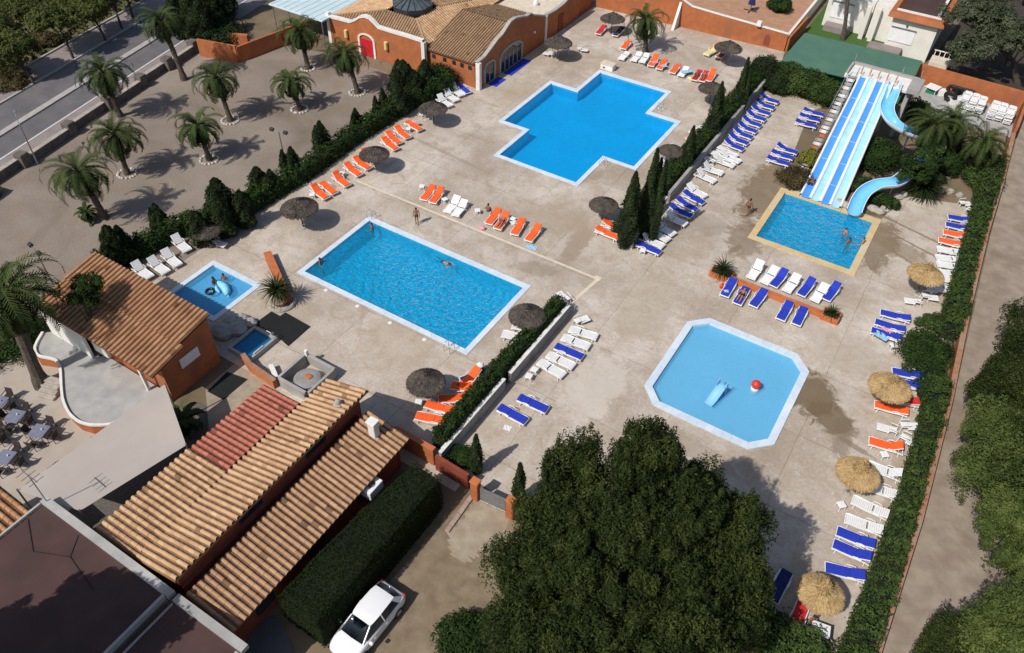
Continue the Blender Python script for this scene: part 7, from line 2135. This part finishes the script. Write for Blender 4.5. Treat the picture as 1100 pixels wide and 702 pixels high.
def figure(label, loc, rz, J, swim='swim_dark', hair='hair_dark', skin='skin', group='people at the pools', long_hair=False, scale=1.0):
    """J: joint positions in metres; the skin is grown over the joints as one surface"""
    root = thing('person', label, 'person', loc, rz, group)
    V, E, Rr = [], [], []
    idx = {}

    def jv(n, p, r):
        idx[n] = len(V); V.append(Vector(p)); Rr.append(r); return idx[n]

    def chain(names, pts, rs, start=None):
        prev = start
        for n, p, r in zip(names, pts, rs):
            k = jv(n, p, r)
            if prev is not None: E.append((prev, k))
            prev = k
        return prev
    pe = jv('pelvis', J['pelvis'], .13)
    ch0 = Vector(J['pelvis']).lerp(Vector(J['chest']), .5)
    chain(['waist', 'chest', 'neck', 'jaw', 'head', 'crown'], [ch0, J['chest'], J['neck'], Vector(J['neck']).lerp(Vector(J['head']), .5), J['head'], J['crown']], [.115, .135, .055, .065, .092, .06], pe)
    for s in 'LR':
        sh, el, wr, hd = (Vector(J[k + s]) for k in ('sh', 'el', 'wr', 'hd'))
        w = chain([f'sh{s}', f'ua{s}', f'el{s}', f'fa{s}', f'wr{s}'], [sh, sh.lerp(el, .4), el, el.lerp(wr, .35), wr], [.058, .048, .038, .038, .026], idx['chest'])
        d = (hd - wr); L = d.length; d.normalize()
        ref = Vector((0, 0, 1)) if abs(d.z) < .8 else Vector((1, 0, 0))
        sd = d.cross(ref).normalized(); up = sd.cross(d)
        pm = jv(f'palm{s}', wr + d * L * .45, .030); E.append((w, pm))
        for q, (o_, l_) in enumerate(((-.033, .80), (-.011, .95), (.011, .90), (.033, .72))):
            chain([f'f{q}a{s}', f'f{q}b{s}'], [wr + d * L * .62 + sd * o_, wr + d * L * (.62 + .42 * l_) + sd * o_ * 1.2 - up * .02], [.010, .008], pm)
        chain([f'th{s}', f'tb{s}'], [wr + d * L * .32 - sd * .038, wr + d * L * .55 - sd * .062 - up * .01], [.012, .009], pm)
        hp, kn, an, to = (Vector(J[k + s]) for k in ('hp', 'kn', 'an', 'to'))
        chain([f'hp{s}', f'tg{s}', f'kn{s}', f'cf{s}', f'an{s}', f'to{s}'], [hp, hp.lerp(kn, .45), kn, kn.lerp(an, .3), an, to], [.088, .076, .055, .055, .036, .026], pe)
    me = bpy.data.meshes.new('body'); me.from_pydata([tuple(v) for v in V], E, []); me.update()
    o = bpy.data.objects.new('body', me); COL.objects.link(o)
    sk = o.modifiers.new('skin', 'SKIN'); sk.use_smooth_shade = True
    if not me.skin_vertices: return root
    for i, sv in enumerate(me.skin_vertices[0].data):
        sv.radius = (Rr[i], Rr[i]); sv.use_root = (i == 0)
    sb = o.modifiers.new('sub', 'SUBSURF'); sb.levels = 1; sb.render_levels = 1
    bpy.context.view_layer.update()
    dg = bpy.context.evaluated_depsgraph_get()
    em = bpy.data.meshes.new_from_object(o.evaluated_get(dg))
    o.modifiers.clear(); o.data = em; bpy.data.meshes.remove(me)
    em.materials.clear(); em.materials.append(MATS[skin]); o.parent = root; em.name = 'body'
    # swimwear and hair: the skin's own faces around hips / scalp, let out by a finger's breadth
    pel = Vector(J['pelvis']); spine = (Vector(J['chest']) - pel).normalized(); hd = Vector(J['head']); hv = (Vector(J['crown']) - Vector(J['neck'])).normalized()
    face = Vector(J.get('face', (0, -1, 0))).normalized()
    sets = {'swimwear': [], 'hair': []}
    for p in em.polygons:
        c2 = p.center
        t = (c2 - pel).dot(spine)
        if -.14 < t < .08 and (c2 - pel).length < .26: sets['swimwear'].append(p)
        q = c2 - hd
        if q.length < .17 and (q.dot(hv) > .02 or q.dot(face) < -.02) and q.dot(face) < .065 and q.dot(hv) > (-.14 if long_hair else -.06): sets['hair'].append(p)
    for nm, fs in sets.items():
        if not fs: continue
        vm, vs, ff = {}, [], []
        for p in fs:
            f = []
            for v in p.vertices:
                if v not in vm: vm[v] = len(vs); vs.append(em.vertices[v].co + em.vertices[v].normal * (.012 if nm == 'swimwear' else .018))
                f.append(vm[v])
            ff.append(f)
        b = MB(); b.add(vs, ff); b.build(nm, swim if nm == 'swimwear' else hair, root, smooth=True)
    up = hv; sd = up.cross(face).normalized()
    for s in (-.033, .033): MB().ball(hd + face * .088 + sd * s + up * .005, .013, 6).build('eye', 'eye_dark', root)
    b = MB(); b.ball(hd + face * .098 - up * .025, (.014, .014, .018), 6); b.build('nose', skin, root)
    b = MB(); b.bbox(hd + face * .088 - up * .055, (.045, .02, .010), 0, .002); b.build('mouth', 'towel_pink', root)
    for s in (-1, 1): MB().ball(hd + sd * s * .095, (.016, .022, .028), 6).build('ear', skin, root)
    root.scale = (scale,) * 3
    return root


def stand(walk=0.0, arms=.15):
    J = dict(pelvis=(0, 0, .93), chest=(0, 0, 1.28), neck=(0, 0, 1.45), head=(0, -.02, 1.60), crown=(0, -.01, 1.69), face=(0, -1, 0))
    for s, k in (('L', 1), ('R', -1)):
        st = walk * k
        J['hp' + s] = (.085 * k, 0, .88); J['kn' + s] = (.10 * k, -.12 * abs(walk) - .16 * st, .48); J['an' + s] = (.10 * k, -.34 * st + .06 * max(0, -st), .07 + .05 * max(0, -st)); J['to' + s] = (.11 * k, -.34 * st - .17, .03 + .03 * max(0, -st))
        J['sh' + s] = (.17 * k, 0, 1.39); J['el' + s] = (.24 * k, .12 * st + .02, 1.10); J['wr' + s] = (.24 * k + arms * .2 * k, .24 * st - .08, .87); J['hd' + s] = (.24 * k + arms * .2 * k, .27 * st - .12, .70)
    return J


def lie(knee=0.0):
    """on the back, head towards +x, lying at z=0"""
    J = dict(pelvis=(0, 0, .11), chest=(.36, 0, .13), neck=(.54, 0, .15), head=(.68, 0, .17), crown=(.77, 0, .18), face=(.15, 0, 1))
    for s, k in (('L', 1), ('R', -1)):
        J['hp' + s] = (-.05, .085 * k, .10); J['kn' + s] = (-.45, .11 * k, .11 + knee * (.5 + .5 * k)); J['an' + s] = (-.84 + knee * .3 * (.5 + .5 * k), .11 * k, .05); J['to' + s] = (-.90 + knee * .3 * (.5 + .5 * k), .13 * k, .18)
        J['sh' + s] = (.46, .17 * k, .12); J['el' + s] = (.18, .27 * k, .10); J['wr' + s] = (-.06, .25 * k, .09); J['hd' + s] = (-.22, .24 * k, .08)
    return J


def swim():
    """prone at the surface, head towards +x"""
    J = dict(pelvis=(0, 0, -.08), chest=(.36, 0, -.04), neck=(.53, 0, .02), head=(.66, 0, .08), crown=(.74, 0, .13), face=(1, 0, -.2))
    for s, k in (('L', 1), ('R', -1)):
        J['hp' + s] = (-.05, .085 * k, -.09); J['kn' + s] = (-.45, .16 * k, -.14); J['an' + s] = (-.85, .20 * k, -.12); J['to' + s] = (-1.0, .21 * k, -.14)
        J['sh' + s] = (.45, .17 * k, -.03); J['el' + s] = (.66, .34 * k, -.02); J['wr' + s] = (.86, .22 * k, -.02); J['hd' + s] = (1.02, .17 * k, -.02)
    return J


def wade():
    J = stand(.3)
    for s, k in (('L', 1), ('R', -1)):
        J['el' + s] = (.34 * k, -.05, 1.18); J['wr' + s] = (.42 * k, -.22, 1.12); J['hd' + s] = (.44 * k, -.37, 1.12)
    return J


def sit():
    """seated with the hips at z=0 facing -y"""
    J = dict(pelvis=(0, 0, .10), chest=(0, .04, .46), neck=(0, .02, .62), head=(0, -.02, .77), crown=(0, -.02, .86), face=(0, -1, -.1))
    for s, k in (('L', 1), ('R', -1)):
        J['hp' + s] = (.09 * k, -.03, .09); J['kn' + s] = (.13 * k, -.43, .14); J['an' + s] = (.12 * k, -.48, -.28); J['to' + s] = (.13 * k, -.64, -.33)
        J['sh' + s] = (.17 * k, .03, .55); J['el' + s] = (.25 * k, -.02, .28); J['wr' + s] = (.17 * k, -.24, .20); J['hd' + s] = (.14 * k, -.40, .20)
    return J


p = at(448, 241); figure('standing bather in dark swimwear at the far edge of the rippled pool', p, R(25), stand(.12), 'swim_dark', skin='skin_tan')
p = at(802, 231); figure('bather in dark swimwear walking towards the landing pool', p, R(160), stand(.6), 'swim_dark', skin='skin_tan', long_hair=True)
p = at(524.5, 232, 0); figure('bather sitting on the edge of an orange lounger beside the white table', (p.x, p.y, .40), R(200), sit(), 'swim_dark', skin='skin_tan')
q = Z(440, 190, 7.8)


def lying(label, hx, hy, fx, fy, z=.42, **kw):
    h, f = at(hx, hy, z), at(fx, fy, z); d = h - f; c2 = (h + f) / 2
    return figure(label, (c2.x, c2.y, z), math.atan2(d.y, d.x), lie(.0), **kw)


lying('sunbather lying on a pink towel on an orange lounger beyond the rippled pool', 545.5, 231, 533, 247, swim='swim_red', skin='skin', long_hair=True)
lying('sunbather with a bright hat lying on the second blue planter lounger', 802, 309, 791, 327, swim='swim_dark', skin='skin')
lying('sunbather on the first red lounger below the broad palm', 752, 77, 745, 86, swim='swim_red', skin='skin_tan')
lying('sunbather on the second red lounger below the broad palm', 759, 78, 753, 87, swim='swim_red', skin='skin')
lying('sunbather on the dark lounger left of the broad palm', 668, 31, 661, 38, swim='swim_dark', skin='skin_tan')
lying('sunbather on the pink-red lounger under the wall parasol', 781, 55, 771, 62, swim='swim_dark', skin='skin_tan')
p = at(869, 672); figure('person in dark clothes sitting in shade beside the lowest straw parasol', (p.x, p.y, .33), R(60), sit(), 'swim_dark', skin='skin_tan')
p = at(476, 281, -.12); figure('swimmer gliding along the far side of the rippled pool', (p.x, p.y, -.10), R(-5), swim(), 'swim_dark', skin='skin')
p = at(400, 246, -.12); figure('bather standing in the far left corner of the rippled pool', (p.x, p.y, -1.2), R(-60), wade(), 'swim_dark', skin='skin_tan')
p = at(344, 283, -.12); figure('bather holding the left edge inside the rippled pool', (p.x, p.y, -1.25), R(120), wade(), 'swim_dark', skin='skin_tan')
p = at(907, 252, -.1); figure('bather wading in the landing pool closest to the curved slide', (p.x, p.y, -1.1), R(-40), wade(), 'swim_dark', skin='skin')
p = at(911, 262, -.1); figure('bather wading in the landing pool between the two others', (p.x, p.y, -1.15), R(60), wade(), 'swim_dark', skin='skin_tan')
p = at(926, 263, -.1); figure('bather in red swimwear at the right edge of the landing pool', (p.x, p.y, -1.05), R(-90), wade(), 'swim_red', skin='skin')
p = at(241, 300, -.1); figure('bather in orange swimwear sitting in the toddler pool', (p.x, p.y, -.38), R(20), sit(), 'swim_orange', skin='skin_tan')
p = at(230, 304, -.1); figure('bather in dark swimwear leaning on the pale blue float', (p.x, p.y, -.34), R(110), sit(), 'swim_dark', skin='skin_tan')
s_ = .86
figure('rider near the foot of the straight slide on its leftmost blue lane', (sx(s_, .12), Y0 + (Y1 - Y0) * s_, slide_z(s_) + .02), R(-90), lie(), 'swim_dark', skin='skin_tan')
p = at(240, 311, -.1); g = thing('pool_float', 'pale blue inflatable float in the toddler pool', 'float', (p.x, p.y, -.08), R(-20))
MB().tube([(-.9, 0, .06), (-.5, .05, .1), (0, .15, .1), (.6, .05, .1), (.95, -.1, .08)], [.12, .26, .32, .28, .12], 10).build('body', 'float_sky', g, smooth=True)
MB().tube([(-.5, -.35, .08), (-.1, -.45, .1), (.3, -.40, .08)], [.08, .13, .07], 8).build('fin', 'float_sky', g, smooth=True)
p = at(226, 314, -.1); g = thing('pool_float', 'dark little inflatable ring at the shade line of the toddler pool', 'float', (p.x, p.y, -.08), 0)
MB().tube([(.3 * math.cos(a), .3 * math.sin(a), .06) for a in [2 * math.pi * k / 16 for k in range(17)]], .1, 8).build('ring', 'float_black', g, smooth=True); MB().ball((.3, 0, .17), .03, 6).build('valve', 'trim_white', g)

# blue folded parasol on the terrace behind the top wall
p = at(806, 12); g = thing('patio_parasol', 'folded blue parasol and frame on the orange terrace behind the wall', 'parasol', tuple(p))
MB().tube([(0, 0, 0), (0, 0, 2.1)], .04, 8).build('pole', 'metal_dark', g); MB().lathe([(.05, .7), (.45, .85), (.3, 1.6), (.05, 2.1)], (0, 0, 0), 10, wob=.2).build('canopy', 'fabric_navy', g)
for a in range(4): MB().box((.5 * math.cos(a * 1.57), .5 * math.sin(a * 1.57), .05), (.7, .12, .1), a * 1.57).build('foot', 'metal_dark', g)
print('OBJECTS', len(bpy.data.objects))
